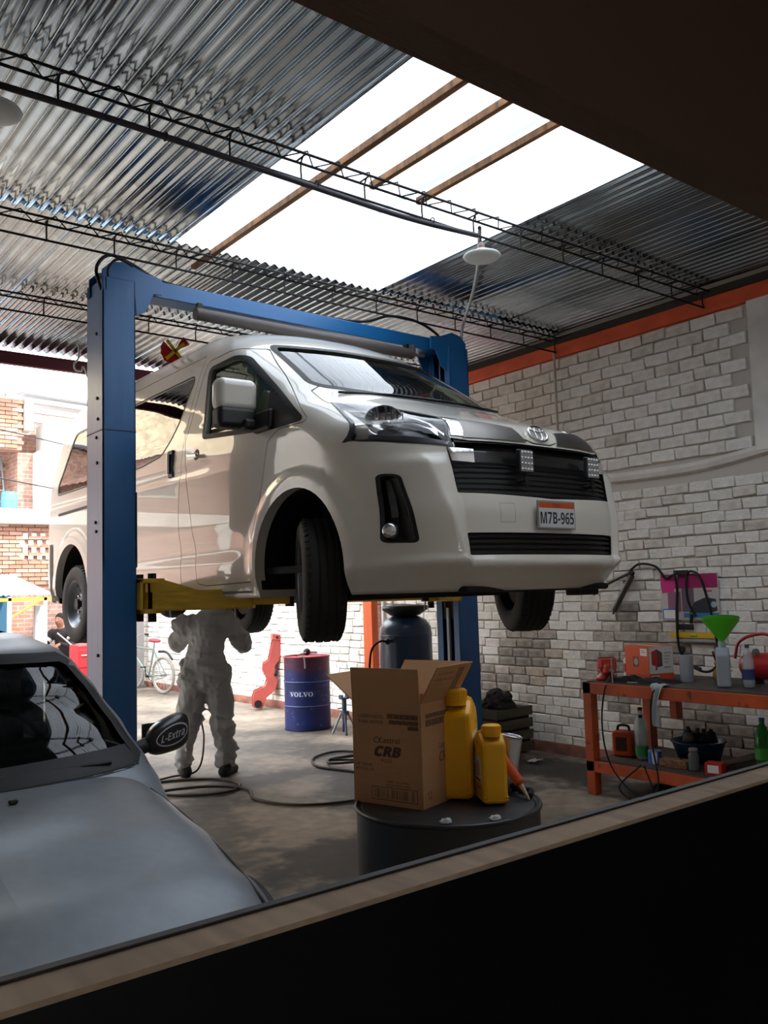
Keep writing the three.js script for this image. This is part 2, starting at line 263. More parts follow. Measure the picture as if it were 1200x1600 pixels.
function ufoLamp(x, y, z, label) {
  const l = thing('ceiling_lamp', label, 'lamp', [x, y, z], 0, 'round hanging lamps');
  part('diffuser', lathe([[0, -0.028], [0.06, -0.026], [0.1, -0.018], [0.122, -0.004], [0.126, 0.006], [0.12, 0.014], [0, 0.016]], 40), std(0xc9c9c6, 0.45), l);
  part('heat_sink', lathe([[0, 0.016], [0.055, 0.016], [0.058, 0.03], [0.05, 0.045], [0.036, 0.055], [0, 0.055]], 24), std(0xc9a99a, 0.5), l);
  part('socket', lathe([[0, 0.055], [0.022, 0.055], [0.022, 0.085], [0.012, 0.1], [0, 0.1]], 16), std(0x8a7a74, 0.5), l);
  part('hanger', cyl([0, 0.1, 0], [0, 0.135, 0], 0.004), MT.rod, l);
}
ufoLamp(4.07, 3.865, -4.0, 'round white lamp hanging below the clear roof strip');
ufoLamp(0.985, 3.865, -4.0, 'round white lamp at the left edge of the picture');

// ---------- office hatch the picture is taken through ----------
{
  const ZF = -0.43, ZB = -0.4, sill = 1.481, head = 2.018;
  const lam = std(0x050407, 0.5), mdf = std(0xffffff, 0.85, 0, { map: texture(512, 64, (x, y) => { const n = fbm(x * 120, y * 10, 3), m = fbm(x * 8, y * 1.5, 3); const k = 0.9 + (n - 0.45) * 0.2 + (m - 0.45) * 0.25; return [k * 238, k * 206, k * 172]; }), bumpMap: TX.bumpFine, bumpScale: 0.0006 });
  const near = struct('wall_near', bb(LX, WX, -0.05, sill - 0.003, ZF + 0.003, ZB, 0), lam, 'black laminated counter board of the office hatch');
  part('board_edge', boxUV(bb(LX, WX, sill - 0.003, sill, ZF + 0.003, ZB, 0)), mdf, near, 'raw beige chipboard edge');
  part('edge_strip', bb(LX, WX, sill - 0.02, sill + 0.0015, ZF - 0.003, ZF + 0.003, 0), std(0x3b3632, 0.6), near, 'dark laminate edge');
  part('header_board', bb(LX, WX, head, 5.0, ZF, ZB, 0), std(0x7d5f4e, 0.7, 0, { bumpMap: TX.bumpFine, bumpScale: 0.0008 }), near, 'dark brown board above the hatch');
  part('jamb', bb(LX, -0.9, sill, head, ZF, ZB, 0), lam, near); part('jamb', bb(3.6, WX, sill, head, ZF, ZB, 0), lam, near);
  part('outer_cladding', bb(LX, WX, 0, sill - 0.02, ZF - 0.002, ZF, 0), std(0xd3cbbf, 0.8), near, 'pale painted outer face'); part('outer_cladding', bb(LX, WX, head + 0.01, 4.15, ZF - 0.002, ZF, 0), std(0xd3cbbf, 0.8), near, 'pale painted outer face');
  struct('ceiling_office', bb(LX, WX, 2.55, 2.65, ZB, 2.6, 0), std(0x4a3a30, 0.8), 'low office ceiling');
  struct('wall_back', join([bb(LX, -0.35, -0.1, 5.0, 2.6, 2.7, 0), bb(0.15, WX, -0.1, 5.0, 2.6, 2.7, 0), bb(-0.35, 0.15, -0.1, 1.3, 2.6, 2.7, 0), bb(-0.35, 0.15, 1.9, 5.0, 2.6, 2.7, 0)]), std(0xcfc6ba, 0.85), 'office back wall');
  const w1 = struct('window_1', bb(-0.35, 0.15, 1.3, 1.34, 2.6, 2.7, 0), std(0xd8d4cc, 0.6), 'small office window behind the viewer'); part('pane', bb(-0.34, 0.14, 1.32, 1.9, 2.648, 2.652, 0), pane(0xffffff), w1); part('mullion', bb(-0.115, -0.085, 1.32, 1.9, 2.62, 2.68, 0), std(0xd8d4cc, 0.6), w1);
  struct('wall_office', bb(LX - 0.1, LX, -0.1, 5.0, -0.43, 2.7, 0), std(0xcfc6ba, 0.85), 'office side wall');
  struct('wall_side', bb(WX, WX + 0.1, -0.1, 5.0, -0.43, 2.7, 0), std(0xcfc6ba, 0.85), 'office side wall by the street');
  struct('ceiling_near', bb(LX, WX, 4.24, 4.34, ZNEAR - 0.02, 2.6, 0), std(0x4a3a30, 0.8), 'slab over the office');
}

// ---------- the yard and the houses beyond the open end ----------
const brickTex = (() => texture(256, 256, (x, y) => { // far brickwork, 2 m by 2 m: eight by twenty four bricks
  const row = Math.floor(y * 24), fx = x * 8 + (row % 2) * 0.5, col = Math.floor(fx), a = fx - col, b = y * 24 - row, j = a < 0.06 || b < 0.16, h = hash2((col % 8) + 3, row + 17), n = fbm(x * 24, y * 24, 3, 24);
  const c = j ? [160, 150, 140] : [lerp(146, 172, h), lerp(106, 126, h), lerp(92, 108, h)]; return c.map(q => q * (0.85 + n * 0.3)); }, { repeat: [0.5, 0.5] }))();
{
  const ZB = -18, b = thing('brick_house', 'unfinished brick house with concrete slab beyond the open end', 'house', [0, 0, 0]);
  const brickM = std(0xffffff, 0.95, 0, { map: brickTex }), conc = std(0xffffff, 0.9, 0, { map: speck([178, 172, 162], 0.14, 6, 21) }), white = std(0xbdb8b0, 0.85), dark = std(0x6d5f55, 0.9);
  part('lower_wall', boxUV(bb(-14, 9, 0, 3.25, ZB - 0.4, ZB - 0.03, 0)), brickM, b);
  part('slab', boxUV(bb(-14, 9, 3.2, 3.5, ZB - 3, ZB + 0.25, 0.02)), conc, b, 'pale concrete floor slab');
  part('upper_wall', boxUV(bb(-14, 9, 3.5, 5.25, ZB - 1.6, ZB - 1.2, 0)), brickM, b); part('top_wall', boxUV(bb(-14, 5.05, 4.7, 5.72, ZB - 0.4, ZB, 0)), brickM, b);
  part('plaster_wall', boxUV(bb(5.35, 6.3, 3.5, 4.7, ZB - 0.5, ZB + 0.05, 0)), white, b, 'white plastered wall'); part('plaster_patch', boxUV(bb(5.5, 9, 4.62, 5.3, ZB - 0.6, ZB - 0.1, 0)), white, b);
  part('plaster_wall', boxUV(bb(-9, -4, 0, 3.2, ZB - 0.03, ZB + 0.03, 0)), white, b);
  part('corner_wall', boxUV(bb(5.05, 5.35, 3.5, 4.7, ZB - 1.5, ZB - 0.3, 0)), brickM, b);
  part('roof_post', bb(5.08, 5.24, 5.1, 5.75, ZB - 0.3, ZB + 0.1, 0), white, b); part('roof_sheet', boxUV(box(12, 0.06, 3, [-0.9, 5.85, ZB - 1], [0.1, 0, 0.05], 0)), std(0xb9bcc0, 0.6, 0.3), b, 'grey sheet roof');
  for (let k = 0; k < 3; k++) part('roof_slat', box(4, 0.1, 0.12, [7.2, 5.3 + k * 0.22, ZB - 0.2 - k * 0.1], [0, 0, -0.04], 0), std(0xc6c9cc, 0.6), b);
  part('roof_sheet', boxUV(box(4.2, 0.05, 2.6, [7.2, 5.95, ZB - 1.2], [0.12, 0, -0.04], 0)), std(0xb0b4b9, 0.6, 0.3), b);
  part('third_storey', boxUV(bb(-14, 3.4, 5.2, 9.2, ZB - 2.2, ZB - 1.7, 0)), std(0xffffff, 0.95, 0, { map: speck([206, 188, 156], 0.2, 8, 44) }), b, 'pale cream upper storey'); part('back_house', boxUV(bb(6.15, 9.5, 4.4, 6.4, ZB - 4.6, ZB - 3.2, 0)), brickM, b);
  // bricks near enough to be told apart
  const r = rng(91), bm = [0x9e7866, 0x936b58, 0xaa8674, 0x8a6452].map((h, i) => std(0xffffff, 0.92, 0, { map: speck([h >> 16, h >> 8 & 255, h & 255], 0.16, 5, 40 + i) })), bg = new THREE.BoxGeometry(0.232, 0.068, 0.1);
  const lay = (x0, x1, y0, rows, z, skip) => { for (let i = 0; i < rows; i++) for (let x = x0 + (i % 2) * 0.122; x < x1; x += 0.244) { const y = y0 + (i + 0.5) * 0.082; if (skip && skip(x, y, i)) continue; const m = part('brick', bg, bm[Math.floor(r() * 4)], b); m.position.set(x, y, z + (r() - 0.5) * 0.012 - 0.03); } };
  lay(4.45, 6.3, 2.0, 15, ZB + 0.01, (x, y, i) => y > 2.5 && y < 3.05 && x > 4.95 && x < 5.7 && (i % 2 === 0));
  lay(4.35, 5.05, 4.72, 12, ZB + 0.03); lay(4.35, 5.05, 3.52, 14, ZB - 1.17);
  const vents = []; for (let i = 0; i < 4; i++) for (let k = 0; k < 4; k++) part('vent_hole', new THREE.BoxGeometry(0.09, 0.1, 0.02).translate(5.06 + k * 0.17 + (i % 2) * 0.06, 2.56 + i * 0.14, ZB + 0.02), white, b, 'pale opening in the lattice brickwork');
  for (const x of [-11.5, -8.2, -3, 0.2, 2.4]) { const w = part('window', bb(x - 0.55, x + 0.55, 4.0, 5.0, ZB - 1.22, ZB - 1.14, 0.01), white, b); part('pane', bb(x - 0.48, x + 0.48, 4.06, 4.94, ZB - 1.14, ZB - 1.13, 0), phys(0x39424a, 0.08, 0), w); }
  for (const x of [-6.5, -1.2]) part('house_door', bb(x - 0.5, x + 0.5, 0, 2.1, ZB - 0.03, ZB + 0.04, 0.01), std(0x6a7d86, 0.6), b);
  // things on the balcony
  const bl = single('water_drum', lathe([[0, 0], [0.14, 0], [0.16, 0.05], [0.155, 0.3], [0.14, 0.36], [0, 0.36]], 20).translate(4.86, 3.5, ZB - 0.15), std(0x4f8fb5, 0.5), 'blue plastic drum on the balcony slab', 'drum');
  const ld = thing('ladder', 'thin grey ladder leaning on the balcony wall', 'ladder', [4.78, 3.5, ZB - 0.7]); for (const s of [-0.11, 0.11]) part('rail', cyl([s, 0, 0.2], [s, 1.15, -0.2], 0.022), std(0x6f767c, 0.6), ld); for (let k = 0; k < 4; k++) part('rung', cyl([-0.11, 0.2 + k * 0.25, 0.13 - k * 0.087], [0.11, 0.2 + k * 0.25, 0.13 - k * 0.087], 0.014), std(0x6f767c, 0.6), ld);
  for (const [y0, y1, z0, l] of [[4.95, 4.5, -17.2, 'upper'], [3.95, 3.55, -16.8, 'lower']]) single('power_cable', tube([[0, y0 + 0.6, z0], [4.3, y0, z0], [6.6, y1, z0 + 0.3]], 0.012, 20, 6), MT.rod, `${l} thin power cable crossing in front of the brick house`, 'cable');
  // bush on the roof line
  const bush = thing('bush', 'small leafy tree showing over the far roof', 'tree', [5.2, 5.9, ZB - 3]); const lv = []; const q = rng(5); for (let i = 0; i < 260; i++) { const a = q() * 6.28, rr = 0.5 * Math.sqrt(q()), y = q() * 0.75; lv.push(put(new THREE.PlaneGeometry(0.09, 0.05), [Math.cos(a) * rr * (1 - y * 0.5), 0.1 + y, Math.sin(a) * rr * (1 - y * 0.5)], [q() * 3, q() * 3, q() * 3])); } const lf = part('foliage', lv, std(0x7b8a66, 0.9), bush); lf.userData.kind = 'stuff'; part('trunk', cyl([0, -0.6, 0], [0, 0.4, 0], 0.04), std(0x6a5a48, 0.9), bush);
}
{ // lean-to shed
  const s = thing('shed', 'lean-to shed with a pale corrugated roof and yellow frame', 'shed', [0, 0, 0]);
  const g = corrugated(1.2, 4.75, 0, 1, 0, 1, 0); const p = g.attributes.position; for (let i = 0; i < p.count; i++) { const t = p.getZ(i); p.setXYZ(i, p.getX(i), lerp(1.78, 2.2, t) + p.getY(i), lerp(-15.0, -17.6, t)); } g.computeVertexNormals();
  part('roof_sheet', g, std(0xa4a9ae, 0.6, 0.2), s);
  for (const x of [3.78, 4.05, 4.62]) part('post', bb(x - 0.03, x + 0.03, 0, 1.76, -15.1, -15.04, 0.004), std(0xd8d4c8, 0.7), s);
  part('beam', bb(1.2, 4.75, 1.68, 1.74, -15.12, -15.04, 0.004), std(0xc7a43e, 0.6), s, 'yellow front beam'); part('brace', cyl([4.05, 1.4, -15.06], [4.6, 1.72, -15.06], 0.02), std(0xc7a43e, 0.6), s);
  part('back_cloth', bb(1.3, 4.7, 0, 1.95, -17.5, -17.4, 0), std(0x2f5f80, 0.8), s, 'blue cloth at the back'); part('side_board', bb(1.2, 1.3, 0, 1.9, -17.5, -15, 0), std(0x4a4a4c, 0.8), s);
  part('door_frame', bb(4.56, 4.7, 0, 1.6, -15.5, -15.4, 0.01), std(0xc4c8ca, 0.7), s);
}

// ---------- the white van on the lift ----------
const VAN = { y0: 1.34, zf: -3.12, xc: 3.66 };
const VT = [ // v, u0, half width W, corner depth D, corner power n, rear end, rear corner depth
  [0.30, 0.10, 0.93, 0.70, 3, 5.62, 0.25], [0.38, 0.03, 0.955, 0.73, 3, 5.72, 0.25], [0.44, 0.0, 0.965, 0.75, 3, 5.75, 0.25], [0.70, 0.0, 0.97, 0.75, 3, 5.76, 0.25], [0.82, 0.02, 0.97, 0.75, 3, 5.76, 0.25], [1.0, 0.05, 0.97, 0.75, 3, 5.75, 0.25],
  [1.12, 0.09, 0.97, 0.76, 3, 5.74, 0.25], [1.20, 0.16, 0.968, 0.78, 2.9, 5.735, 0.25], [1.25, 0.27, 0.966, 0.76, 2.8, 5.73, 0.25], [1.30, 0.41, 0.962, 0.70, 2.7, 5.725, 0.25], [1.40, 0.68, 0.955, 0.56, 2.5, 5.71, 0.25], [1.45, 0.81, 0.948, 0.50, 2.4, 5.70, 0.25],
  [1.52, 0.94, 0.935, 0.46, 2.3, 5.69, 0.25], [1.66, 1.14, 0.915, 0.46, 2.2, 5.65, 0.25], [1.85, 1.43, 0.885, 0.46, 2.2, 5.59, 0.26], [2.0, 1.68, 0.85, 0.45, 2.2, 5.53, 0.28], [2.1, 1.88, 0.81, 0.45, 2.2, 5.47, 0.3], [2.17, 2.05, 0.755, 0.45, 2.2, 5.40, 0.35], [2.22, 2.25, 0.65, 0.5, 2.2, 5.28, 0.4], [2.26, 2.6, 0.45, 0.6, 2.2, 5.05, 0.4], [2.28, 3.0, 0.2, 0.7, 2.2, 4.75, 0.4]];
function vtab(v) { // monotone cubic through the table
  let i = 0; while (i < VT.length - 2 && v > VT[i + 1][0]) i++;
  const a = VT[i], b = VT[i + 1], t = clamp((v - a[0]) / (b[0] - a[0])), h = b[0] - a[0], out = [];
  for (let k = 1; k < 7; k++) {
    const s = (b[k] - a[k]) / h, sp = i > 0 ? (a[k] - VT[i - 1][k]) / (a[0] - VT[i - 1][0]) : s, sn = i < VT.length - 2 ? (VT[i + 2][k] - b[k]) / (VT[i + 2][0] - b[0]) : s;
    const m0 = sp * s <= 0 ? 0 : 2 * sp * s / (sp + s), m1 = s * sn <= 0 ? 0 : 2 * s * sn / (s + sn), t2 = t * t, t3 = t2 * t;
    out.push((2 * t3 - 3 * t2 + 1) * a[k] + (t3 - 2 * t2 + t) * h * m0 + (-2 * t3 + 3 * t2) * b[k] + (t3 - t2) * h * m1);
  }
  return out;
}
function vanBump(v, w) { // raised shoulder of the front bumper beside the grille
  const aw = Math.abs(w), inn = lerp(0.575, 0.632, (v - 0.48) / 0.56), rid = lerp(0.612, 0.745, (v - 0.475) / 0.5);
  let d = 0.042 * clamp((aw - inn) / (rid - inn)) * clamp((0.965 - aw) / (0.965 - rid)) * clamp((1.025 - v) / 0.05) * smooth(0.40, 0.47, v);
  d += 0.02 * smooth(0.485, 0.46, v) * smooth(0.38, 0.43, v) * smooth(0.97, 0.8, aw);
  return d;
}
function vU(v, w, inset = 0) { const [u0, W, D, n] = vtab(v); const r = clamp(Math.abs(w) / (W - inset)); return u0 + inset + D * (1 - Math.sqrt(Math.max(0, 1 - r ** n))) - (inset ? 0 : vanBump(v, w)); }
function flare(u, v) { let f = 0; for (const [cu, cv, r] of [[1.08, 0.46, 0.46], [4.87, 0.40, 0.43]]) { const q = Math.hypot(u - cu, v - cv); f = Math.max(f, 0.022 * smooth(r + 0.13, r + 0.06, q)); } return f; }
function crease(u, v) { return -0.012 * smooth(0.5, 0.62, v) * smooth(0.78, 0.66, v) * smooth(1.6, 1.9, u) * smooth(4.4, 4.2, u) - 0.006 * smooth(1.25, 1.2, v) * smooth(1.14, 1.19, v) * smooth(2.0, 2.3, u); }
function vW(u, v, inset = 0) { const [u0, W, D, n, ur, Dr] = vtab(v); let w = W - inset; const f = (u0 + inset + D - u) / D, b = (u - (ur - inset - Dr)) / Dr; if (f > 0) w *= Math.max(0, 1 - clamp(f) ** 2) ** (1 / n); if (b > 0) w *= Math.max(0, 1 - clamp(b) ** 3) ** (1 / 3); return w + (inset ? 0 : flare(u, v) + crease(u, v)); }
const vp = (u, v, w) => [w, v, -u]; // van's own axes: x across, y up, z forward (front at 0)
function vanSolid(inset) {
  const vs = [];
  const rows = inset ? 44 : 104, vTop = 2.283 - inset, vBot = 0.30 + inset;
  for (let i = 0; i <= rows; i++) { const t = i / rows; vs.push(lerp(vBot, vTop, t < 0.88 ? t / 0.88 * 0.94 : 0.94 + (1 - ((1 - t) / 0.12) ** 1.6) * 0.06)); }
  const nf = inset ? 28 : 90, ns = inset ? 18 : 96, nr = 12, pos = [], idx = [], cols = [];
  const ring = v => {
    const [u0, W, D, n, ur, Dr] = vtab(v + (inset ? inset * 0.3 : 0)), out = [], half = [];
    for (let k = 0; k <= nf; k++) { const a = k / nf, w = (W - inset) * Math.sin(Math.min(1, a * 1.0) * Math.PI / 2) ** 0.9; half.push([vU(v, Math.min(w, (W - inset) * 0.99999), inset), w]); }
    const uA = u0 + inset + D, uB = ur - inset - Dr;
    for (let k = 1; k <= ns; k++) { const u = lerp(uA, uB, k / ns); half.push([u, vW(u, v, inset)]); }
    for (let k = 1; k <= nr; k++) { const q = Math.sin(k / nr * Math.PI / 2), u = uB + Dr * q; half.push([u, k === nr ? 0 : vW(u, v, inset)]); }
    if (!inset) for (let k = 0; k <= nf; k++) { const fl = flare(half[k][0], v); half[k][1] += fl * smooth(0.7, 1, half[k][1] / W); }
    for (let k = 0; k < half.length; k++) out.push([half[k][0], -half[k][1]]);
    for (let k = half.length - 2; k > 0; k--) out.push([half[k][0], half[k][1]]);
    return out;
  };
  let m = 0;
  vs.forEach(v => { const rg = ring(v); m = rg.length; rg.forEach(([u, w]) => pos.push(w, v, -u)); });
  for (let j = 0; j < vs.length - 1; j++) for (let i = 0; i < m; i++) { const a = j * m + i, b = j * m + (i + 1) % m, c = a + m, d = b + m; idx.push(a, c, b, b, c, d); }
  const cap = (row, flip) => { // close with a strip between the two mirrored halves
    const base = row * m, h = m / 2; for (let i = 0; i < h; i++) { const a = base + i, b = base + i + 1, c = base + (m - i) % m, d = base + m - i - 1; const q = [[a, b, c], [b, d, c]]; for (const t of q) if (new Set(t).size === 3) idx.push(...(flip ? [t[0], t[2], t[1]] : t)); }
  };
  cap(0, false); cap(vs.length - 1, true);
  const g = new THREE.BufferGeometry(); g.setAttribute('position', new THREE.Float32BufferAttribute(pos, 3)); g.setIndex(idx); g.computeVertexNormals();
  g.setAttribute('uv', new THREE.Float32BufferAttribute(new Float32Array(pos.length / 3 * 2), 2));
  return g;
}
const csg = new Evaluator(); csg.attributes = ['position', 'normal', 'uv']; csg.useGroups = false;
const brush = g => { g = g.index ? g : mergeVertices(g); const b = new Brush(g); b.updateMatrixWorld(); return b; };
const clean = b => { const g = b.geometry.clone ? b.geometry : b; g.clearGroups(); return g; };
const growPoly = (pts, d) => { // move a closed outline outwards by d (anticlockwise or clockwise)
  let A = 0; pts.forEach((p, i) => { const q = pts[(i + 1) % pts.length]; A += p[0] * q[1] - q[0] * p[1]; }); const s = A > 0 ? 1 : -1;
  return pts.map((p, i) => { const a = pts[(i + pts.length - 1) % pts.length], b = pts[(i + 1) % pts.length]; const n1 = norm2([p[1] - a[1], a[0] - p[0]]), n2 = norm2([b[1] - p[1], p[0] - b[0]]); let n = norm2([n1[0] + n2[0], n1[1] + n2[1]]); const c = Math.max(0.4, n[0] * n1[0] + n[1] * n1[1]); return [p[0] + s * n[0] * d / c, p[1] + s * n[1] * d / c]; });
};
const norm2 = a => { const l = Math.hypot(...a) || 1; return [a[0] / l, a[1] / l]; };
function rounded(pts, radii) { // outline with rounded corners
  const out = []; pts.forEach((p, i) => { if (!(Array.isArray(radii) ? radii[i] : radii)) { out.push(p); return; } const a = pts[(i + pts.length - 1) % pts.length], b = pts[(i + 1) % pts.length], r = Array.isArray(radii) ? radii[i] : radii, la = Math.hypot(a[0] - p[0], a[1] - p[1]), lb = Math.hypot(b[0] - p[0], b[1] - p[1]), k = Math.min(r, la * 0.45, lb * 0.45); const A = [p[0] + (a[0] - p[0]) / la * k, p[1] + (a[1] - p[1]) / la * k], B = [p[0] + (b[0] - p[0]) / lb * k, p[1] + (b[1] - p[1]) / lb * k]; for (let t = 0; t <= 4; t++) { const s = t / 4; out.push([(1 - s) ** 2 * A[0] + 2 * s * (1 - s) * p[0] + s * s * B[0], (1 - s) ** 2 * A[1] + 2 * s * (1 - s) * p[1] + s * s * B[1]]); } }); return out;
}
const prismSide = (pts, w0, w1) => { const g = new THREE.ExtrudeGeometry(shapeOf(pts), { depth: w1 - w0, bevelEnabled: false }); const p = g.attributes.position; for (let i = 0; i < p.count; i++) { const u = p.getX(i), v = p.getY(i), w = p.getZ(i) + w0; p.setXYZ(i, w, v, -u); } const f = mergeVertices(deleteUV(g)); f.computeVertexNormals(); return withUV(f); };
const prismFront = (pts, u0, u1) => { const g = new THREE.ExtrudeGeometry(shapeOf(pts), { depth: u1 - u0, bevelEnabled: false }); const p = g.attributes.position; for (let i = 0; i < p.count; i++) p.setZ(i, p.getZ(i) - u1); const f = mergeVertices(deleteUV(g)); f.computeVertexNormals(); return withUV(f); };
const deleteUV = g => { g.deleteAttribute('uv'); g.deleteAttribute('normal'); return g; };
const withUV = g => { const n = g.toNonIndexed(); n.computeVertexNormals(); n.setAttribute('uv', new THREE.Float32BufferAttribute(new Float32Array(n.attributes.position.count * 2), 2)); return n; };
const mirror = pts => pts.map(p => [-p[0], p[1]]).reverse();
// a patch that follows the body: outline in (w, v) for the front or (u, v) for a side
function patch(pts, kind, off, level = 3, holes = []) {
  const contour = pts.map(p => new THREE.Vector2(...p)), hs = holes.map(h => h.map(p => new THREE.Vector2(...p)));
  if (THREE.ShapeUtils.isClockWise(contour)) contour.reverse(); hs.forEach(h => { if (!THREE.ShapeUtils.isClockWise(h)) h.reverse(); });
  const all = [...contour, ...hs.flat()].map(p => [p.x, p.y]); let tris = THREE.ShapeUtils.triangulateShape(contour, hs).map(t => t.map(i => all[i]));
  const long = level === 3 ? 0.06 : level;
  for (let pass = 0; pass < 8; pass++) { // split long edges, the same way from both sides
    let did = false; const next = [];
    for (const t of tris) { let k = -1, best = long; for (let i = 0; i < 3; i++) { const a = t[i], b = t[(i + 1) % 3], l = Math.hypot(a[0] - b[0], a[1] - b[1]); if (l > best + 1e-9) { best = l; k = i; } } if (k < 0) { next.push(t); continue; } did = true; const a = t[k], b = t[(k + 1) % 3], c = t[(k + 2) % 3], m = [(a[0] + b[0]) / 2, (a[1] + b[1]) / 2]; next.push([a, m, c], [m, b, c]); }
    tris = next; if (!did) break;
  }
  const at = (a, b) => kind === 'front' ? [a, b, -vU(b, a)] : [(kind === 'left' ? 1 : -1) * vW(a, b), b, -a];
  const nrm = (a, b) => { const e = 0.004, p = V(...at(a, b)), q = V(...at(a + e, b)).sub(p), r = V(...at(a, b + e)).sub(p); const n = q.cross(r).normalize(); if (kind === 'front' ? n.z < 0 : kind === 'left' ? n.x < 0 : n.x > 0) n.negate(); return n; };
  const pos = [], nor = [], uv = []; for (const t of tris) { const P = t.map(p => { const n = nrm(...p), q = V(...at(...p)).addScaledVector(n, off); return [q, n, p]; }); const fn = P[1][0].clone().sub(P[0][0]).cross(P[2][0].clone().sub(P[0][0])); const ord = fn.dot(P[0][1]) < 0 ? [0, 2, 1] : [0, 1, 2]; for (const k of ord) { pos.push(...P[k][0].toArray()); nor.push(...P[k][1].toArray()); uv.push(...P[k][2]); } }
  const g = new THREE.BufferGeometry(); g.setAttribute('position', new THREE.Float32BufferAttribute(pos, 3)); g.setAttribute('normal', new THREE.Float32BufferAttribute(nor, 3)); g.setAttribute('uv', new THREE.Float32BufferAttribute(uv, 2)); return g;
}
function rimWall(pts, off0, off1) { // lining of an opening in the front, straight back
  const at = (a, b) => V(a, b, -vU(b, a)), pos = []; const P = []; for (let i = 0; i < pts.length; i++) { const a = pts[i], b = pts[(i + 1) % pts.length], n = Math.max(1, Math.ceil(Math.hypot(a[0] - b[0], a[1] - b[1]) / 0.06)); for (let k = 0; k < n; k++) P.push([lerp(a[0], b[0], k / n), lerp(a[1], b[1], k / n)]); }
  const Q = P.map(([a, b]) => { const p = at(a, b); return [V(p.x, p.y, p.z + off0), V(p.x, p.y, p.z + off1)]; });
  Q.forEach((q, i) => { const r = Q[(i + 1) % Q.length]; for (const v of [q[0], r[0], r[1], q[0], r[1], q[1]]) pos.push(v.x, v.y, v.z); });
  const g = new THREE.BufferGeometry(); g.setAttribute('position', new THREE.Float32BufferAttribute(pos, 3)); g.computeVertexNormals(); return planarUV(g, 0, 1);
}
{
  const van = thing('van', 'white high-roof van raised on the blue two-post lift', 'van', [VAN.xc, VAN.y0, VAN.zf]);
  const paint = phys(0xd3cdc1, 0.32, 0, { clearcoat: 1, clearcoatRoughness: 0.02, ior: 1.5 });
  const glassSide = phys(0x9fb09c, 0.0, 0, { transmission: 1, thickness: 0, ior: 1.9 }), glassDark = phys(0x3d463f, 0.0, 0, { transmission: 1, thickness: 0, ior: 1.9 }), glassFront = phys(0xa9b5ad, 0.0, 0, { transmission: 1, thickness: 0, ior: 1.65 });
  const trim = std(0x151516, 0.5), seal = std(0x0b0b0c, 0.6), inside = std(0x8d8c85, 0.8), darkIn = std(0x2a2a2b, 0.85), under = std(0x121213, 0.8);
  // outlines
  const doorWin = rounded([[2.27, 1.40], [2.31, 1.90], [1.95, 1.905], [1.80, 1.87], [1.50, 1.66], [1.03, 1.315], [1.36, 1.315]], [0.03, 0.05, 0.12, 0.1, 0.1, 0.03, 0.1]);
  const door = rounded([[2.37, 0.41], [2.25, 0.39], [1.61, 0.40], [1.60, 0.60], [1.46, 1.02], [1.40, 1.24], [1.28, 1.30], [1.02, 1.295], [0.99, 1.31], [1.40, 1.66], [1.76, 1.93], [1.95, 1.965], [2.34, 1.965], [2.375, 1.92], [2.46, 1.65], [2.55, 1.41], [2.51, 1.14], [2.46, 0.93], [2.39, 0.62]], 0.02);
  const slideD = rounded([[2.62, 0.37], [2.63, 0.63], [2.65, 0.90], [2.615, 1.18], [2.575, 1.43], [2.53, 1.67], [2.45, 1.93], [2.42, 2.02], [3.95, 2.02], [3.97, 0.37]], 0.02);
  const sideWin1 = rounded([[2.82, 1.47], [2.70, 1.60], [2.545, 1.86], [2.56, 1.89], [3.90, 1.885], [3.90, 1.335], [3.3, 1.345], [2.95, 1.38]], 0.05);
  const sideWin2 = rounded([[4.02, 1.335], [4.02, 1.885], [5.02, 1.87], [5.30, 1.42], [5.30, 1.33]], 0.06);
  const wind = rounded([[0, 1.462], [0.35, 1.49], [0.56, 1.527], [0.715, 1.565], [0.755, 1.60], [0.735, 1.72], [0.70, 1.93], [0.67, 1.965], [0.5, 1.95], [0, 1.938]], [0, 0, 0, 0.03, 0.03, 0, 0.03, 0.03, 0, 0]);
  const windF = [...wind.filter(p => p[0] >= 0), ...wind.filter(p => p[0] > 0.001).map(p => [-p[0], p[1]]).reverse()];
  const head = [[0.815, 1.40], [0.94, 1.12], [0.80, 1.083], [0.60, 1.053], [0.607, 1.118], [0.545, 1.243], [0.60, 1.315], [0.685, 1.368]];
  const upG = [[0.595, 1.10], [0.505, 1.087], [0, 1.085], [-0.505, 1.087], [-0.595, 1.10], [-0.63, 1.045], [-0.612, 0.805], [0, 0.785], [0.612, 0.805], [0.63, 1.045]];
  const lowG = rounded([[0.585, 0.598], [-0.585, 0.598], [-0.572, 0.483], [0.572, 0.483]], 0.01);
  const fog = rounded([[0.893, 0.917], [0.838, 0.905], [0.795, 0.558], [0.893, 0.565]], 0.02);
  const hood = [[0.825, 1.408], [0.69, 1.372], [0.60, 1.32], [0.54, 1.247], [0.47, 1.225], [0.17, 1.183], [0.135, 1.12], [0.07, 1.098], [-0.07, 1.098], [-0.135, 1.12], [-0.17, 1.183], [-0.47, 1.225], [-0.54, 1.247], [-0.60, 1.32], [-0.69, 1.372], [-0.825, 1.408], [-0.80, 1.52], [-0.735, 1.56], [-0.56, 1.515], [-0.35, 1.478], [0, 1.45], [0.35, 1.478], [0.56, 1.515], [0.735, 1.56], [0.80, 1.52]];
  const arch = (cu, cv, r) => { const o = [[cu + r, 0.1], [cu - r, 0.1]]; for (let a = 0; a <= 24; a++) { const t = Math.PI - a / 24 * Math.PI; o.push([cu + Math.cos(t) * r, cv + Math.sin(t) * r]); } return o.reverse(); };
  const A1 = arch(1.08, 0.46, 0.458), A2 = arch(4.87, 0.40, 0.43);
  // body shell and its openings
  let shell = csg.evaluate(brush(vanSolid(0)), brush(vanSolid(0.045)), SUBTRACTION);
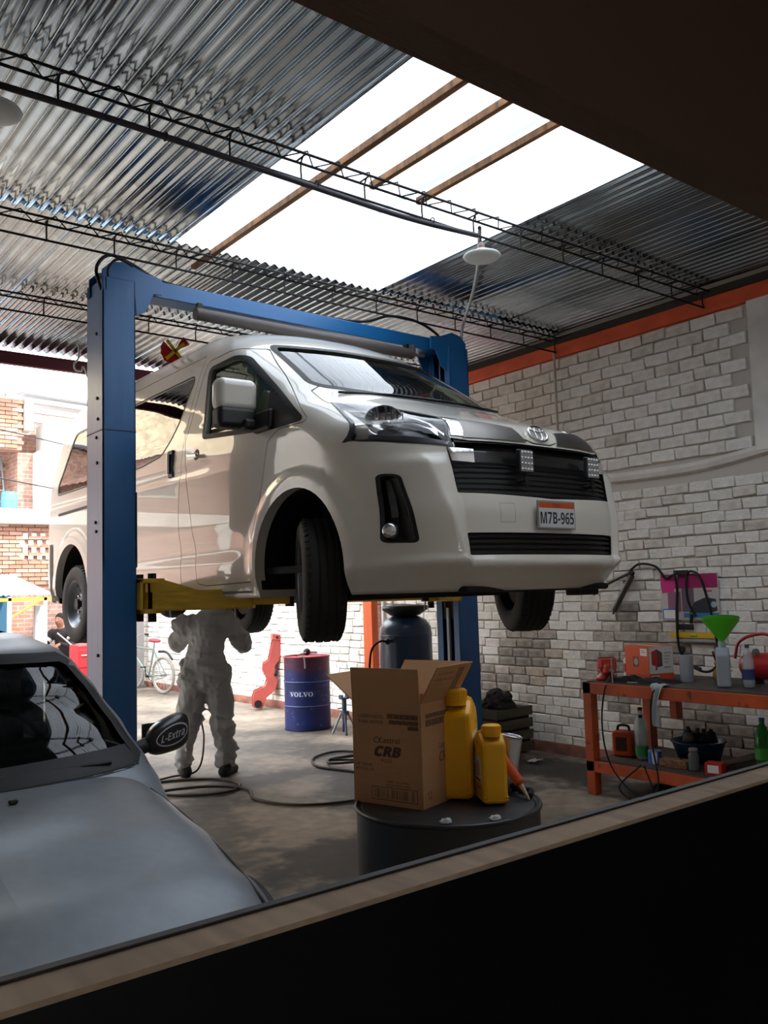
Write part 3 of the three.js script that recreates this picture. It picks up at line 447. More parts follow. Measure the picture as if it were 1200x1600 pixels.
  const cuts = [];
  for (const [a, b] of [[-1.3, -0.55], [0.55, 1.3]]) { for (const w of [doorWin, sideWin1, sideWin2]) cuts.push(prismSide(w, a, b)); cuts.push(prismSide(A1, a, b), prismSide(A2, a, b)); }
  cuts.push(prismFront(windF, 0.5, 2.6), prismFront(upG, -0.3, 0.6), prismFront(lowG, -0.3, 0.6));
  for (const m of [x => x, mirror]) cuts.push(prismFront(m(head), -0.3, 1.15), prismFront(m(fog), -0.3, 0.75));
  shell = csg.evaluate(shell, brush(mergeVertices(mergeGeometries(cuts.map(c => c.index ? c.toNonIndexed() : c)))), SUBTRACTION);
  const pieces = { front_door: [prismSide(door, -1.3, -0.6), prismSide(growPoly(door, 0.006), -1.3, -0.6)], door2: [prismSide(door, 0.6, 1.3), prismSide(growPoly(door, 0.006), 0.6, 1.3)], sliding_door: [prismSide(slideD, -1.3, -0.6), prismSide(growPoly(slideD, 0.006), -1.3, -0.6)], hood: [prismFront(hood, -0.3, 1.3), prismFront(growPoly(hood, 0.005), -0.3, 1.3)] };
  const made = {};
  for (const k of Object.keys(pieces)) made[k] = csg.evaluate(shell, brush(pieces[k][0]), INTERSECTION);
  let body = shell; body = csg.evaluate(body, brush(mergeVertices(mergeGeometries(['front_door', 'door2', 'sliding_door', 'hood'].map(k => pieces[k][1])))), SUBTRACTION);
  const bumper = prismFront([[1.2, 0.2], [1.2, 1.0], [0.945, 1.115], [0.80, 1.079], [0.62, 1.046], [0.62, 0.79], [-0.62, 0.79], [-0.62, 1.046], [-0.80, 1.079], [-0.945, 1.115], [-1.2, 1.0], [-1.2, 0.2]], -0.3, 0.7);
  const bump = csg.evaluate(body, brush(bumper), INTERSECTION); body = csg.evaluate(body, brush(bumper), SUBTRACTION);
  const bodyM = part('body', clean(body), paint, van);
  part('front_bumper', clean(bump), paint, van);
  const d1 = part('front_door', clean(made.front_door), paint, van), d2 = part('front_door', clean(made.door2), paint, van), sd = part('sliding_door', clean(made.sliding_door), paint, van);
  const hd = part('hood', clean(made.hood), paint, van);
  // glass
  part('windshield', patch(growPoly(windF, 0.012), 'front', -0.012, 0.08), glassFront, van, 'large sloping windscreen mirroring the roof');
  part('windshield_seal', patch(growPoly(windF, 0.02), 'front', 0.002, 0.08, [growPoly(windF, -0.012)]), seal, van);
  for (const [side, dd] of [['right', d1], ['left', d2]]) {
    part('window_glass', patch(growPoly(doorWin, 0.01), side, -0.02, 0.09), glassSide, dd, 'clear front door window');
    part('window_seal', patch(growPoly(doorWin, 0.012), side, 0.003, 0.09, [growPoly(doorWin, -0.022)]), seal, dd);
    part('quarter_trim', patch([[1.42, 1.335], [1.42, 1.60], [1.05, 1.325]], side, 0.004, 0.06), trim, dd, 'black triangular trim ahead of the window');
    part('window_bar', patch([[1.62, 1.36], [1.62, 1.75], [1.645, 1.765], [1.645, 1.36]], side, 0.002, 0.06), trim, dd);
    part('side_window', patch(growPoly(sideWin1, 0.006), side, -0.004, 0.09), glassDark, side === 'right' ? sd : van, 'dark side window mirroring the yard');
    part('side_window', patch(growPoly(sideWin2, 0.006), side, -0.004, 0.09), glassDark, van, 'dark rear side window');
    part('window_seal', patch(growPoly(sideWin1, 0.016), side, 0.002, 0.09, [growPoly(sideWin1, 0.004)]), seal, van);
    part('window_seal', patch(growPoly(sideWin2, 0.016), side, 0.002, 0.09, [growPoly(sideWin2, 0.004)]), seal, van);
  }
  for (const sd2 of ['right', 'left']) part('slide_track', patch([[4.05, 1.155], [5.25, 1.14], [5.25, 1.115], [4.05, 1.13]], sd2, 0.004, 0.1), seal, van);
  { // door handles
    const h = (u, v, dd, s) => { const w = vW(u, v) * s; part('handle_cup', put(new THREE.SphereGeometry(1, 20, 12), [w - s * 0.004, v, -u], [0, 0, 0], [0.008, 0.05, 0.05]), trim, dd); part('handle', put(new THREE.CapsuleGeometry(0.016, 0.13, 6, 12).rotateX(Math.PI / 2), [w + s * 0.028, v + 0.004, -u], [0.1, 0, 0]), MT.chrome, dd, 'chrome door handle'); };
    h(2.36, 1.285, d1, -1); h(2.36, 1.285, d2, 1);
    const w = vW(2.77, 1.29); part('handle_cup', box(0.02, 0.2, 0.085, [-w, 1.285, -2.77], [0, 0, 0], 0.009), trim, sd); part('handle', box(0.026, 0.15, 0.016, [-w - 0.022, 1.285, -2.77], [0, 0, 0], 0.007), MT.chrome, sd, 'upright chrome handle');
  }
  // headlights
  const clearLens = phys(0xffffff, 0.0, 0, { transmission: 1, thickness: 0, ior: 1.4 }), housing = std(0x2c2d30, 0.4, 0.4), reflector = std(0xd8dadc, 0.16, 1);
  for (const s of [-1, 1]) {
    const m = s > 0 ? (x => x) : mirror, hl = part('headlight', patch(m(growPoly(head, 0.004)), 'front', -0.075, 0.05), housing, van, 'large clear headlight with chrome reflectors');
    part('lens', patch(m(growPoly(head, 0.002)), 'front', 0.003, 0.05), clearLens, hl);
    part('bezel', patch(m(growPoly(head, 0.006)), 'front', 0.0015, 0.05, [m(growPoly(head, -0.007))]), trim, hl);
    const bowl = lathe([[0.005, -0.06], [0.03, -0.055], [0.055, -0.035], [0.075, 0], [0.08, 0.0]], 28).rotateX(Math.PI / 2);
    const at = (w, v, off) => { const u = vU(v, w); return [s * w, v, -u - off]; };
    const yaw = w => s * Math.atan((vU(1.2, w + 0.02) - vU(1.2, w - 0.02)) / 0.04);
    part('reflector', put(bowl, at(0.765, 1.232, 0.055), [0, yaw(0.765) * 0.75, 0], [1.35, 1.08, 0.9]), reflector, hl);
    part('bulb_cap', put(new THREE.SphereGeometry(0.013, 14, 10), at(0.765, 1.215, 0.06), [0, 0, 0]), reflector, hl);
    for (let k = 0; k < 6; k++) part('reflector_rib', put(new THREE.TorusGeometry(0.062, 0.0035, 5, 14, 1.5), at(0.71 + k * 0.022, 1.215, 0.075), [0.3, yaw(0.75) + Math.PI / 2, 0]), reflector, hl);
    part('upper_bezel', patch(m([[0.80, 1.385], [0.69, 1.362], [0.60, 1.31], [0.55, 1.25], [0.57, 1.24], [0.66, 1.315], [0.80, 1.345]]), 'front', -0.02, 0.05), std(0x6c6d6f, 0.3, 0.6), hl);
    part('reflector', patch(m([[0.645, 1.305], [0.565, 1.24], [0.612, 1.125], [0.635, 1.16]]), 'front', -0.045, 0.03), std(0xb9bcbf, 0.25, 0.9, { bumpMap: TX.bump, bumpScale: 0.01 }), hl, 'small faceted inner reflector');
    part('divider', patch(m([[0.662, 1.325], [0.652, 1.322], [0.628, 1.16], [0.606, 1.12], [0.612, 1.112], [0.64, 1.155]]), 'front', -0.012, 0.05), MT.chrome, hl);
    part('side_marker', patch(m([[0.815, 1.385], [0.93, 1.125], [0.90, 1.115], [0.795, 1.375]]), 'front', -0.02, 0.05), std(0x9b938a, 0.25, 0.5), hl);
    part('marker_bar', patch(m([[0.93, 1.235], [0.86, 1.235], [0.86, 1.225], [0.93, 1.225]]), 'front', -0.014, 0.05), reflector, hl);
    part('low_bezel', patch(m([[0.92, 1.13], [0.80, 1.095], [0.61, 1.065], [0.613, 1.095], [0.80, 1.14], [0.90, 1.165]]), 'front', -0.025, 0.05), std(0x55565a, 0.3, 0.7), hl);
    // chrome corner pieces of the grille
    part('chrome_trim', patch(m([[0.548, 1.236], [0.488, 1.216], [0.53, 1.108], [0.592, 1.113]]), 'front', 0.006, 0.04), MT.chrome, van);
    part('chrome_trim', patch(m([[0.628, 1.044], [0.50, 1.035], [0.507, 0.963], [0.618, 0.973]]), 'front', 0.008, 0.04), MT.chrome, van);
    // fog light pocket
    const fl = part('fog_light_pocket', patch(m(growPoly(fog, 0.006)), 'front', -0.055, 0.04), trim, van, 'black fog light surround');
    part('pocket_wall', rimWall(m(growPoly(fog, -0.004)), 0.0, -0.13), trim, fl); part('lamp_wall', rimWall(m(growPoly(head, -0.004)), 0.0, -0.11), housing, hl);
    part('pocket_rim', patch(m(growPoly(fog, 0.006)), 'front', 0.002, 0.04, [m(growPoly(fog, -0.006))]), seal, fl);
    part('fog_lamp', put(lathe([[0, 0.014], [0.024, 0.012], [0.042, 0.003], [0.044, -0.02]], 24).rotateX(Math.PI / 2), [s * 0.865, 0.622, -vU(0.622, 0.865) - 0.028], [0, yaw(0.86) * 0.55, 0]), std(0xd5d8da, 0.12, 0.85), fl, 'round clear fog lamp');
    part('light_strip', patch(m([[0.882, 0.89], [0.862, 0.886], [0.858, 0.69], [0.878, 0.69]]), 'front', -0.035, 0.03), std(0x5b5c5e, 0.35, 0.4, { bumpMap: TX.bump, bumpScale: 0.02 }), fl);
    part('pocket_fin', patch(m([[0.848, 0.89], [0.84, 0.887], [0.81, 0.70], [0.83, 0.69]]), 'front', -0.012, 0.03), trim, fl);
  }
  // grille
  const gl = part('grille', [patch(growPoly([[0.595, 1.10], [-0.595, 1.10], [-0.612, 0.79], [0.612, 0.79]], 0.02), 'front', -0.05, 0.06), patch(growPoly(lowG, 0.015), 'front', -0.05, 0.06)], seal, van, 'black front grille');
  for (const q of [upG, lowG]) part('opening_wall', rimWall(growPoly(q, -0.004), 0.0, -0.07), seal, gl);
  { const slatM = std(0x0b0b0c, 0.55), slat = (v, w1, h, off, m = trim, nm = 'slat') => part(nm, patch([[w1, v + h / 2], [-w1, v + h / 2], [-w1, v - h / 2], [w1, v - h / 2]], 'front', off, 0.08), m, gl);
    for (let k = 0; k < 6; k++) slat(0.812 + k * 0.029, 0.607 + k * 0.0025, 0.017, -0.014, slatM);
    slat(1.085, 0.585, 0.016, -0.004, slatM);
    for (let k = 0; k < 4; k++) slat(0.497 + k * 0.028, 0.571 + k * 0.003, 0.015, -0.012, slatM, 'lower_slat');
    part('grille_bar', patch([[0.50, 1.03], [-0.50, 1.03], [-0.505, 0.968], [0.505, 0.968]], 'front', -0.001, 0.08), phys(0x1c1c1d, 0.2, 0.0, { clearcoat: 0.6 }), gl, 'gloss bar across the grille');
  }
  const gA = [[0.49, 1.217], [0.175, 1.180], [0.14, 1.118], [0.12, 1.096], [0.533, 1.100]], chromeDark = std(0x77736f, 0.38, 0.9, { bumpMap: TX.bumpCoarse, bumpScale: 0.0006 });
for (const q of [gA, mirror(gA)]) part('grille_garnish', patch(q, 'front', 0.007, 0.05), chromeDark, van, 'dark chrome panel above the grille');
  { // round emblem: oval ring with two crossed ovals
    const e = new THREE.Group(), P = V(0, 1.158, -vU(1.158, 0) + 0.014); const ring = (a, b, r) => { const pts = []; for (let i = 0; i < 28; i++) { const t = i / 28 * 2 * Math.PI; pts.push([Math.cos(t) * a, Math.sin(t) * b, 0]); } return tube(pts, r, 60, 8, true); };
    part('emblem', join([put(ring(0.072, 0.05, 0.0075), [0, 0, 0]), put(ring(0.024, 0.047, 0.006), [0, -0.001, 0.002]), put(ring(0.05, 0.018, 0.006), [0, 0.026, 0.003])]).applyMatrix4(new THREE.Matrix4().makeTranslation(P.x, P.y, P.z).multiply(M4([0, 0, 0], [-0.45, 0, 0]))), MT.chrome, van, 'chrome oval emblem');
    part('emblem_plinth', patch([[0.13, 1.118], [0.085, 1.19], [0, 1.205], [-0.085, 1.19], [-0.13, 1.118], [-0.07, 1.10], [0.07, 1.10]], 'front', 0.004, 0.05), paint, van);
  }
  { // number plate
    const map = canvasTex(512, 256, (c, w, h) => { c.fillStyle = '#c4c6c4'; c.fillRect(0, 0, w, h); c.fillStyle = '#c0501f'; c.fillRect(0, 0, w, 62); c.fillStyle = '#7a2c12'; c.font = 'bold 44px sans-serif'; c.textAlign = 'center'; c.fillText('PERU', w / 2, 48); c.fillStyle = '#17181a'; c.font = 'bold 150px sans-serif'; c.save(); c.translate(w / 2, 214); c.scale(0.8, 1.05); c.fillText('M7B-965', 0, 0); c.restore(); c.strokeStyle = '#8f9192'; c.lineWidth = 8; c.strokeRect(4, 4, w - 8, h - 8); });
    const g = new THREE.PlaneGeometry(0.292, 0.142); const z = 0.03;
    const pl = part('number_plate', box(0.304, 0.154, 0.008, [-0.025, 0.694, z - 0.005], [0, 0, 0], 0.003), std(0x9a9c9d, 0.4, 0.6), van, 'number plate with orange top band'); part('plate_face', g.translate(-0.025, 0.694, z), std(0xffffff, 0.45, 0, { map }), pl);
    part('tow_cover', patch([[-0.40, 0.752], [-0.305, 0.752], [-0.305, 0.652], [-0.40, 0.652]], 'front', 0.001, 0.05, [[[-0.398, 0.75], [-0.307, 0.75], [-0.307, 0.654], [-0.398, 0.654]]]), std(0x77736c, 0.6), van);
  }
  for (const w of [-0.235, 0.325]) { // square lamp of small diodes on a bracket
    const z = -vU(0.975, w) + 0.055, L = part('work_light', box(0.105, 0.125, 0.03, [w, 0.975, z], [0, 0, 0], 0.008), std(0x2c2d2f, 0.5, 0.4), van, 'square diode work light bolted to the grille');
    const cells = []; for (let i = 0; i < 4; i++) for (let j = 0; j < 4; j++) cells.push(put(lathe([[0, 0.005], [0.006, 0.004], [0.0095, -0.004]], 10).rotateX(Math.PI / 2), [w - 0.036 + i * 0.024, 0.93 + j * 0.03, z + 0.018]));
    part('lamp_face', box(0.092, 0.112, 0.004, [w, 0.975, z + 0.016], [0, 0, 0], 0.001), std(0xa9a9aa, 0.3, 0.5), L); part('diode_lens', cells, std(0xdadada, 0.15, 0.3), L);
    part('bracket', [box(0.02, 0.05, 0.012, [w, 0.89, z], [0, 0, 0], 0.002), cyl([w, 0.87, z - 0.05], [w, 0.87, z + 0.01], 0.012), cyl([w, 0.855, z + 0.004], [w, 0.83, z + 0.006], 0.005)], MT.black, L);
  }
  // mirrors
  for (const s of [-1, 1]) {
    const u = 1.60, w = s * 1.075;
    const mr = part('mirror', put(new RoundedBoxGeometry(0.27, 0.205, 0.13, 6, 0.05), [w, 1.548, -u], [0.06, s * 0.08, 0]), paint, van, 'white door mirror shell');
    part('mirror_base', put(new RoundedBoxGeometry(0.262, 0.135, 0.125, 5, 0.035), [w, 1.405, -u], [0, s * 0.08, 0]), trim, mr);
    part('mirror_arm', [box(0.15, 0.07, 0.1, [w + -s * 0.09, 1.36, -u + 0.05], [0, 0, 0], 0.025, 4), box(0.05, 0.13, 0.2, [s * 0.965, 1.37, -u + 0.16], [0, 0, s * 0.1], 0.02)], trim, mr); part('mirror_glass', box(0.21, 0.2, 0.004, [w, 1.5, -u - 0.066], [0, s * 0.08, 0], 0.001), MT.chrome, mr);
  }
  // arch liners, underbody
  for (const [cu, cv, r] of [[1.08, 0.46, 0.462], [4.87, 0.40, 0.434]]) for (const s of [-1, 1]) {
    const g = new THREE.CylinderGeometry(r, r, 0.36, 40, 1, true, -0.25, Math.PI + 0.5).rotateZ(Math.PI / 2); const hc = new THREE.CircleGeometry(r + 0.03, 32, -0.25, Math.PI + 0.5).rotateY(Math.PI / 2); part('arch_liner', [g.translate(s * 0.765, cv, -cu), hc.translate(s * 0.588, cv, -cu)], under, van);
  }
  part('floor_pan', [bb(-0.60, 0.60, 0.33, 0.40, -0.70, -0.22, 0.01), bb(-0.88, 0.88, 0.33, 0.38, -0.66, -0.5, 0.01), bb(-0.57, 0.57, 0.33, 0.46, -5.4, -0.25, 0.01), bb(-0.92, 0.92, 0.34, 0.42, -4.3, -1.6, 0.01), bb(-0.92, 0.92, 0.36, 0.46, -5.6, -5.32, 0.02)], under, van, 'black underbody');
  part('cab_floor', bb(-0.9, 0.9, 0.44, 0.48, -5.55, -0.8, 0), darkIn, van);
  part('front_skid', [box(1.15, 0.035, 0.5, [0, 0.33, -0.36], [0.1, 0, 0], 0.015), box(0.2, 0.09, 0.1, [0.62, 0.30, -0.35], [0, 0, 0], 0.01)], under, van);
  part('tow_eye', put(new THREE.TorusGeometry(0.028, 0.008, 8, 20), [0.72, 0.285, -0.34], [0, 0.3, 0]), MT.dark_steel, van);
  part('chassis_rail', [bb(-0.5, -0.42, 0.29, 0.36, -5.4, -0.6, 0.008), bb(0.42, 0.5, 0.29, 0.36, -5.4, -0.6, 0.008)], under, van); part('side_sill', [bb(-0.945, -0.88, 0.325, 0.40, -4.38, -1.6, 0.015), bb(0.88, 0.945, 0.325, 0.40, -4.38, -1.6, 0.015)], std(0x6a6a68, 0.5, 0.2), van);
  part('rear_axle', [cyl([-0.8, 0.28, -4.87], [0.8, 0.28, -4.87], 0.05), new THREE.SphereGeometry(0.16, 20, 14).translate(0, 0.28, -4.87)], under, van);
  part('front_suspension', [box(1.3, 0.07, 0.16, [0, 0.3, -1.1], [0, 0, 0], 0.02), cyl([-0.62, 0.33, -1.08], [0.62, 0.33, -1.08], 0.035), cyl([-0.6, 0.35, -1.08], [-0.56, 0.85, -1.08], 0.05), cyl([0.6, 0.35, -1.08], [0.56, 0.85, -1.08], 0.05)], under, van);
  part('exhaust', tube([[0.2, 0.31, -1.6], [0.25, 0.3, -2.6], [0.3, 0.29, -3.6], [0.55, 0.3, -4.7], [0.6, 0.27, -5.6]], 0.035, 40, 10), MT.dark_steel, van);
  part('rear_bumper', [patch([[-0.8, 0.9], [0.8, 0.9], [0.8, 0.2], [-0.8, 0.2]].slice(0, 0).concat([[5.42, 0.36], [5.5, 0.36], [5.5, 0.86], [5.42, 0.86]]), 'right', 0.006, 0.1), patch([[5.25, 0.32], [5.5, 0.32], [5.5, 0.37], [5.25, 0.37]], 'right', 0.006, 0.1), bb(-0.85, 0.85, 0.3, 0.55, -5.86, -5.68, 0.03)], trim, van, 'black rear bumper edge');
  // wheels
  const tyreProf = [[0.205, -0.09], [0.215, -0.112], [0.26, -0.122], [0.315, -0.118], [0.342, -0.1], [0.352, -0.08], [0.3535, -0.062], [0.345, -0.058], [0.345, -0.05], [0.3555, -0.046], [0.357, -0.018], [0.348, -0.014], [0.348, -0.006], [0.357, -0.002], [0.357, 0.03], [0.348, 0.034], [0.348, 0.042], [0.3545, 0.046], [0.352, 0.08], [0.342, 0.1], [0.315, 0.118], [0.26, 0.122], [0.215, 0.112], [0.205, 0.09]];
  const tyre = lathe(tyreProf, 72).rotateZ(-Math.PI / 2), sipes = []; for (let i = 0; i < 48; i++) for (const s of [-1, 1]) sipes.push(put(new THREE.BoxGeometry(0.026, 0.012, 0.012), [s * 0.094, Math.cos(i / 48 * 6.2832) * 0.344, Math.sin(i / 48 * 6.2832) * 0.344], [i / 48 * 6.2832, 0, -s * 0.7]));
  const rim = lathe([[0.05, 0.06], [0.09, 0.06], [0.1, 0.035], [0.13, 0.02], [0.165, 0.03], [0.185, 0.07], [0.205, 0.1], [0.212, 0.112], [0.218, 0.11], [0.205, 0.085], [0.2, -0.09]], 48).rotateZ(-Math.PI / 2);
  const ventHoles = []; for (let i = 0; i < 12; i++) { const a = i / 12 * 6.2832; ventHoles.push(cyl([0.018, Math.cos(a) * 0.148, Math.sin(a) * 0.148], [0.034, Math.cos(a) * 0.148, Math.sin(a) * 0.148], 0.016, 0.016, 10)); }
  const nuts = []; for (let i = 0; i < 6; i++) { const a = i / 6 * 6.2832; nuts.push(cyl([0.05, Math.cos(a) * 0.072, Math.sin(a) * 0.072], [0.078, Math.cos(a) * 0.072, Math.sin(a) * 0.072], 0.012, 0.011, 6)); }
  const hub = cyl([0.03, 0, 0], [0.095, 0, 0], 0.05, 0.044, 24), rubber = std(0x1b1a1b, 0.72, 0, { bumpMap: TX.bumpFine, bumpScale: 0.001 }), rimM = std(0x6d7075, 0.38, 0.8), rimD = std(0x141416, 0.5, 0.3);
  const wheel = (w, v, u, steer) => { const s = Math.sign(w), g = new THREE.Matrix4().compose(V(w, v, -u), new THREE.Quaternion().setFromEuler(new THREE.Euler(0, steer + (s > 0 ? 0 : Math.PI), 0)), V(1, 1, 1)); const f = x => join([x]).applyMatrix4(g); const wl = part('wheel', f(tyre), rubber, van, 'worn black tyre on a steel rim'); part('tread_block', f(join(sipes)), rubber, wl); part('rim', f(rim), rimM, wl); part('vent_hole', f(join(ventHoles)), rimD, wl); part('wheel_nut', f(join(nuts)), MT.chrome, wl); part('hub_cap', f(hub), rimD, wl); part('brake_disc', f(cyl([-0.06, 0, 0], [-0.03, 0, 0], 0.16, 0.16, 32)), MT.dark_steel, wl); };
  wheel(-0.83, 0.39, 1.07, -0.49); wheel(0.87, 0.365, 1.07, -0.49); wheel(-0.84, 0.285, 4.87, 0); wheel(0.84, 0.285, 4.87, 0);
  // cabin
  part('dashboard', [box(1.6, 0.25, 0.45, [0, 1.32, -1.28], [0.15, 0, 0], 0.06, 4), box(0.3, 0.2, 0.1, [0.4, 1.5, -1.32], [-0.3, 0, 0], 0.04)], darkIn, van); part('steering_wheel', put(new THREE.TorusGeometry(0.19, 0.016, 10, 36), [0.42, 1.42, -1.62], [-0.5, 0, 0]), MT.black, van);
  const seat = (x, z) => part('seat', [box(0.5, 0.16, 0.5, [x, 0.98, z + 0.2], [0, 0, 0], 0.06, 4), box(0.48, 0.66, 0.15, [x, 1.33, z - 0.1], [-0.16, 0, 0], 0.06, 4), box(0.27, 0.2, 0.1, [x, 1.76, z - 0.17], [-0.1, 0, 0], 0.045, 4)], std(0x3d3c39, 0.9), van);
  seat(-0.45, -2.0); seat(0.42, -2.0); for (const z of [-3.0, -3.75, -4.5]) for (const x of [-0.6, -0.1, 0.5]) seat(x, z);
  part('headlining', patchRoofLining(), inside, van);
  part('sun_visor', [box(0.55, 0.015, 0.16, [-0.38, 1.93, -1.78], [0.5, 0, 0], 0.006), box(0.55, 0.015, 0.16, [0.38, 1.93, -1.78], [0.5, 0, 0], 0.006)], inside, van); part('rear_view_mirror', box(0.22, 0.06, 0.03, [0, 1.86, -1.62], [0, 0, 0], 0.012), MT.black, van);
  for (const w of [0.12, -0.45]) part('wiper', poly([[w + 0.4, 1.475 + 0.01, -vU(1.475, w + 0.4) + 0.02], [w + 0.1, 1.50, -vU(1.50, w + 0.1) + 0.02], [w - 0.25, 1.50, -vU(1.5, Math.abs(w - 0.25)) + 0.025]], 0.008), seal, van);
}
function patchRoofLining() { const pos = [], idx = []; const nu = 16, nw = 10; for (let i = 0; i <= nu; i++) for (let j = 0; j <= nw; j++) { const u = lerp(2.15, 5.3, i / nu), w = lerp(-0.74, 0.74, j / nw); pos.push(w, 2.16 - 0.1 * (w / 0.74) ** 4 - 0.1 * smooth(2.6, 2.15, u), -u); } for (let i = 0; i < nu; i++) for (let j = 0; j < nw; j++) { const a = i * (nw + 1) + j; idx.push(a, a + 1, a + nw + 1, a + 1, a + nw + 2, a + nw + 1); } const g = new THREE.BufferGeometry(); g.setAttribute('position', new THREE.Float32BufferAttribute(pos, 3)); g.setIndex(idx); g.computeVertexNormals(); return planarUV(g, 0, 2); }

// ---------- two-post lift ----------
{
  const blue = phys(0x085a92, 0.38, 0.1, { clearcoat: 0.35, clearcoatRoughness: 0.25, bumpMap: TX.bumpCoarse, bumpScale: 0.001 }), yellow = phys(0xb08a1e, 0.5, 0, { map: speck([214, 172, 50], 0.16, 6, 61) }); yellow.color.set(0xffffff);
  const lift = thing('vehicle_lift', 'blue two-post vehicle lift with yellow arms under the van', 'lift', [0, 0, 0]);
  const Zf = -5.5, Zb = -5.79, H = 3.79;
  const post = (xo, s) => { // xo: outer face, s: +1 when the open side looks to +x
    const P = part('post', [bb(Math.min(xo, xo + s * 0.014), Math.max(xo, xo + s * 0.014), 0.02, H - 0.09, Zb, Zf, 0.004), bb(Math.min(xo, xo + s * 0.225), Math.max(xo, xo + s * 0.225), 0.02, H, Zf - 0.012, Zf, 0.004), bb(Math.min(xo, xo + s * 0.225), Math.max(xo, xo + s * 0.225), 0.02, H, Zb, Zb + 0.012, 0.004), bb(Math.min(xo + s * 0.213, xo + s * 0.225), Math.max(xo + s * 0.213, xo + s * 0.225), 0.02, H, Zf - 0.075, Zf, 0.004), bb(Math.min(xo + s * 0.213, xo + s * 0.225), Math.max(xo + s * 0.213, xo + s * 0.225), 0.02, H, Zb, Zb + 0.075, 0.004)], blue, lift, 'blue steel post');
    part('cap_plate', ext([[Zf, H - 0.09], [Zf, H], [Zb, H], [Zb, H - 0.09]], 0.012, 0.002).rotateY(-Math.PI / 2).translate(xo + (s > 0 ? 0.03 : -0.02), 0, 0), blue, P);
    part('base_plate', bb(xo - s * 0.1 - (s < 0 ? 0.45 : 0), xo - s * 0.1 + (s > 0 ? 0.45 : 0), 0, 0.02, Zb - 0.1, Zf + 0.1, 0.004), blue, P);
    part('splice', bb(Math.min(xo - s * 0.002, xo + s * 0.227), Math.max(xo - s * 0.002, xo + s * 0.227), 2.755, 2.763, Zb - 0.002, Zf + 0.002, 0), std(0x0a2c50, 0.6), P);
    for (const y of [3.42, 2.98, 2.84, 2.72, 2.55, 2.16, 2.1, 1.3, 1.0]) part('bolt', cyl([xo, y, Zf - 0.08 - (y * 37 % 1) * 0.05], [xo - s * 0.008, y, Zf - 0.08 - (y * 37 % 1) * 0.05], 0.011, 0.011, 8), MT.black, P);
    return P;
  };
  post(2.045, 1); post(5.365, -1);
  const inset = [bb(2.06, 2.27, H - 0.02, H + 0.07, Zb + 0.03, Zf - 0.02, 0.01)];
  // crossbar
  const cb = part('crossbar', boxUV(bb(2.3, 5.1, 3.735, 3.85, Zb + 0.06, Zf - 0.06, 0.006)), blue, lift, 'blue crossbar between the posts');
  for (const [x, s] of [[2.05, 1], [5.36, -1]]) { // head plates at both ends
    const pr = [[0.0, 3.68], [0.0, 3.84], [0.06, 3.90], [0.16, 3.92], [0.30, 3.87], [0.42, 3.85], [0.42, 3.74], [0.36, 3.735], [0.30, 3.60], [0.235, 3.56], [0.225, 3.70]].map(([a, b]) => [x + s * a, b]);
    for (const z of [Zf - 0.03, Zb + 0.015]) part('head_plate', ext(pr, 0.014, 0.002).translate(0, 0, z), blue, cb);
    part('pulley', cyl([x + s * 0.11, 3.83, Zb + 0.05], [x + s * 0.11, 3.83, Zf - 0.05], 0.06, 0.06, 20), MT.dark_steel, cb);
  }
  part('stop_bar', [cyl([2.72, 3.655, Zf - 0.02], [4.72, 3.655, Zf - 0.02], 0.045, 0.045, 18), cyl([4.72, 3.655, Zf - 0.02], [4.86, 3.66, Zf - 0.02], 0.014), box(0.03, 0.1, 0.05, [4.74, 3.69, Zf - 0.03], [0, 0, 0], 0.004)], std(0x4b4442, 0.55), lift, 'dark padded safety stop bar'); part('stop_bracket', [bb(2.74, 2.78, 3.68, 3.74, Zf - 0.06, Zf - 0.02), bb(4.66, 4.70, 3.68, 3.74, Zf - 0.06, Zf - 0.02)], MT.black, lift);
  part('hydraulic_hose', tube([[2.07, 3.68, Zf - 0.06], [2.03, 3.86, Zf - 0.07], [2.12, 3.97, Zf - 0.08], [2.28, 3.95, Zf - 0.1], [2.5, 3.885, Zf - 0.13], [3.4, 3.868, Zf - 0.13], [4.3, 3.9, Zf - 0.14], [4.6, 4.0, Zf - 0.14], [4.95, 3.98, Zf - 0.12], [5.15, 3.86, Zf - 0.1], [5.18, 3.7, Zf - 0.1]], 0.012, 90, 8), MT.black, lift); part('hydraulic_hose', tube([[2.12, 3.7, Zf - 0.02], [2.09, 3.84, Zf - 0.02], [2.16, 3.93, Zf - 0.02], [2.26, 3.9, Zf - 0.02]], 0.01, 24, 8), MT.black, lift);
  part('steel_rope', [cyl([5.2, 0.2, Zf - 0.2], [5.2, 3.7, Zf - 0.2], 0.008)], MT.steel, lift); part('guide_strip', bb(5.135, 5.16, 0.9, 1.5, Zf - 0.16, Zf - 0.13, 0.003), MT.zinc, lift);
  // carriages and arms
  const aim = (a, b) => { const d = V(...b).sub(V(...a)); return [d.length(), Math.atan2(-d.z, d.x)]; };
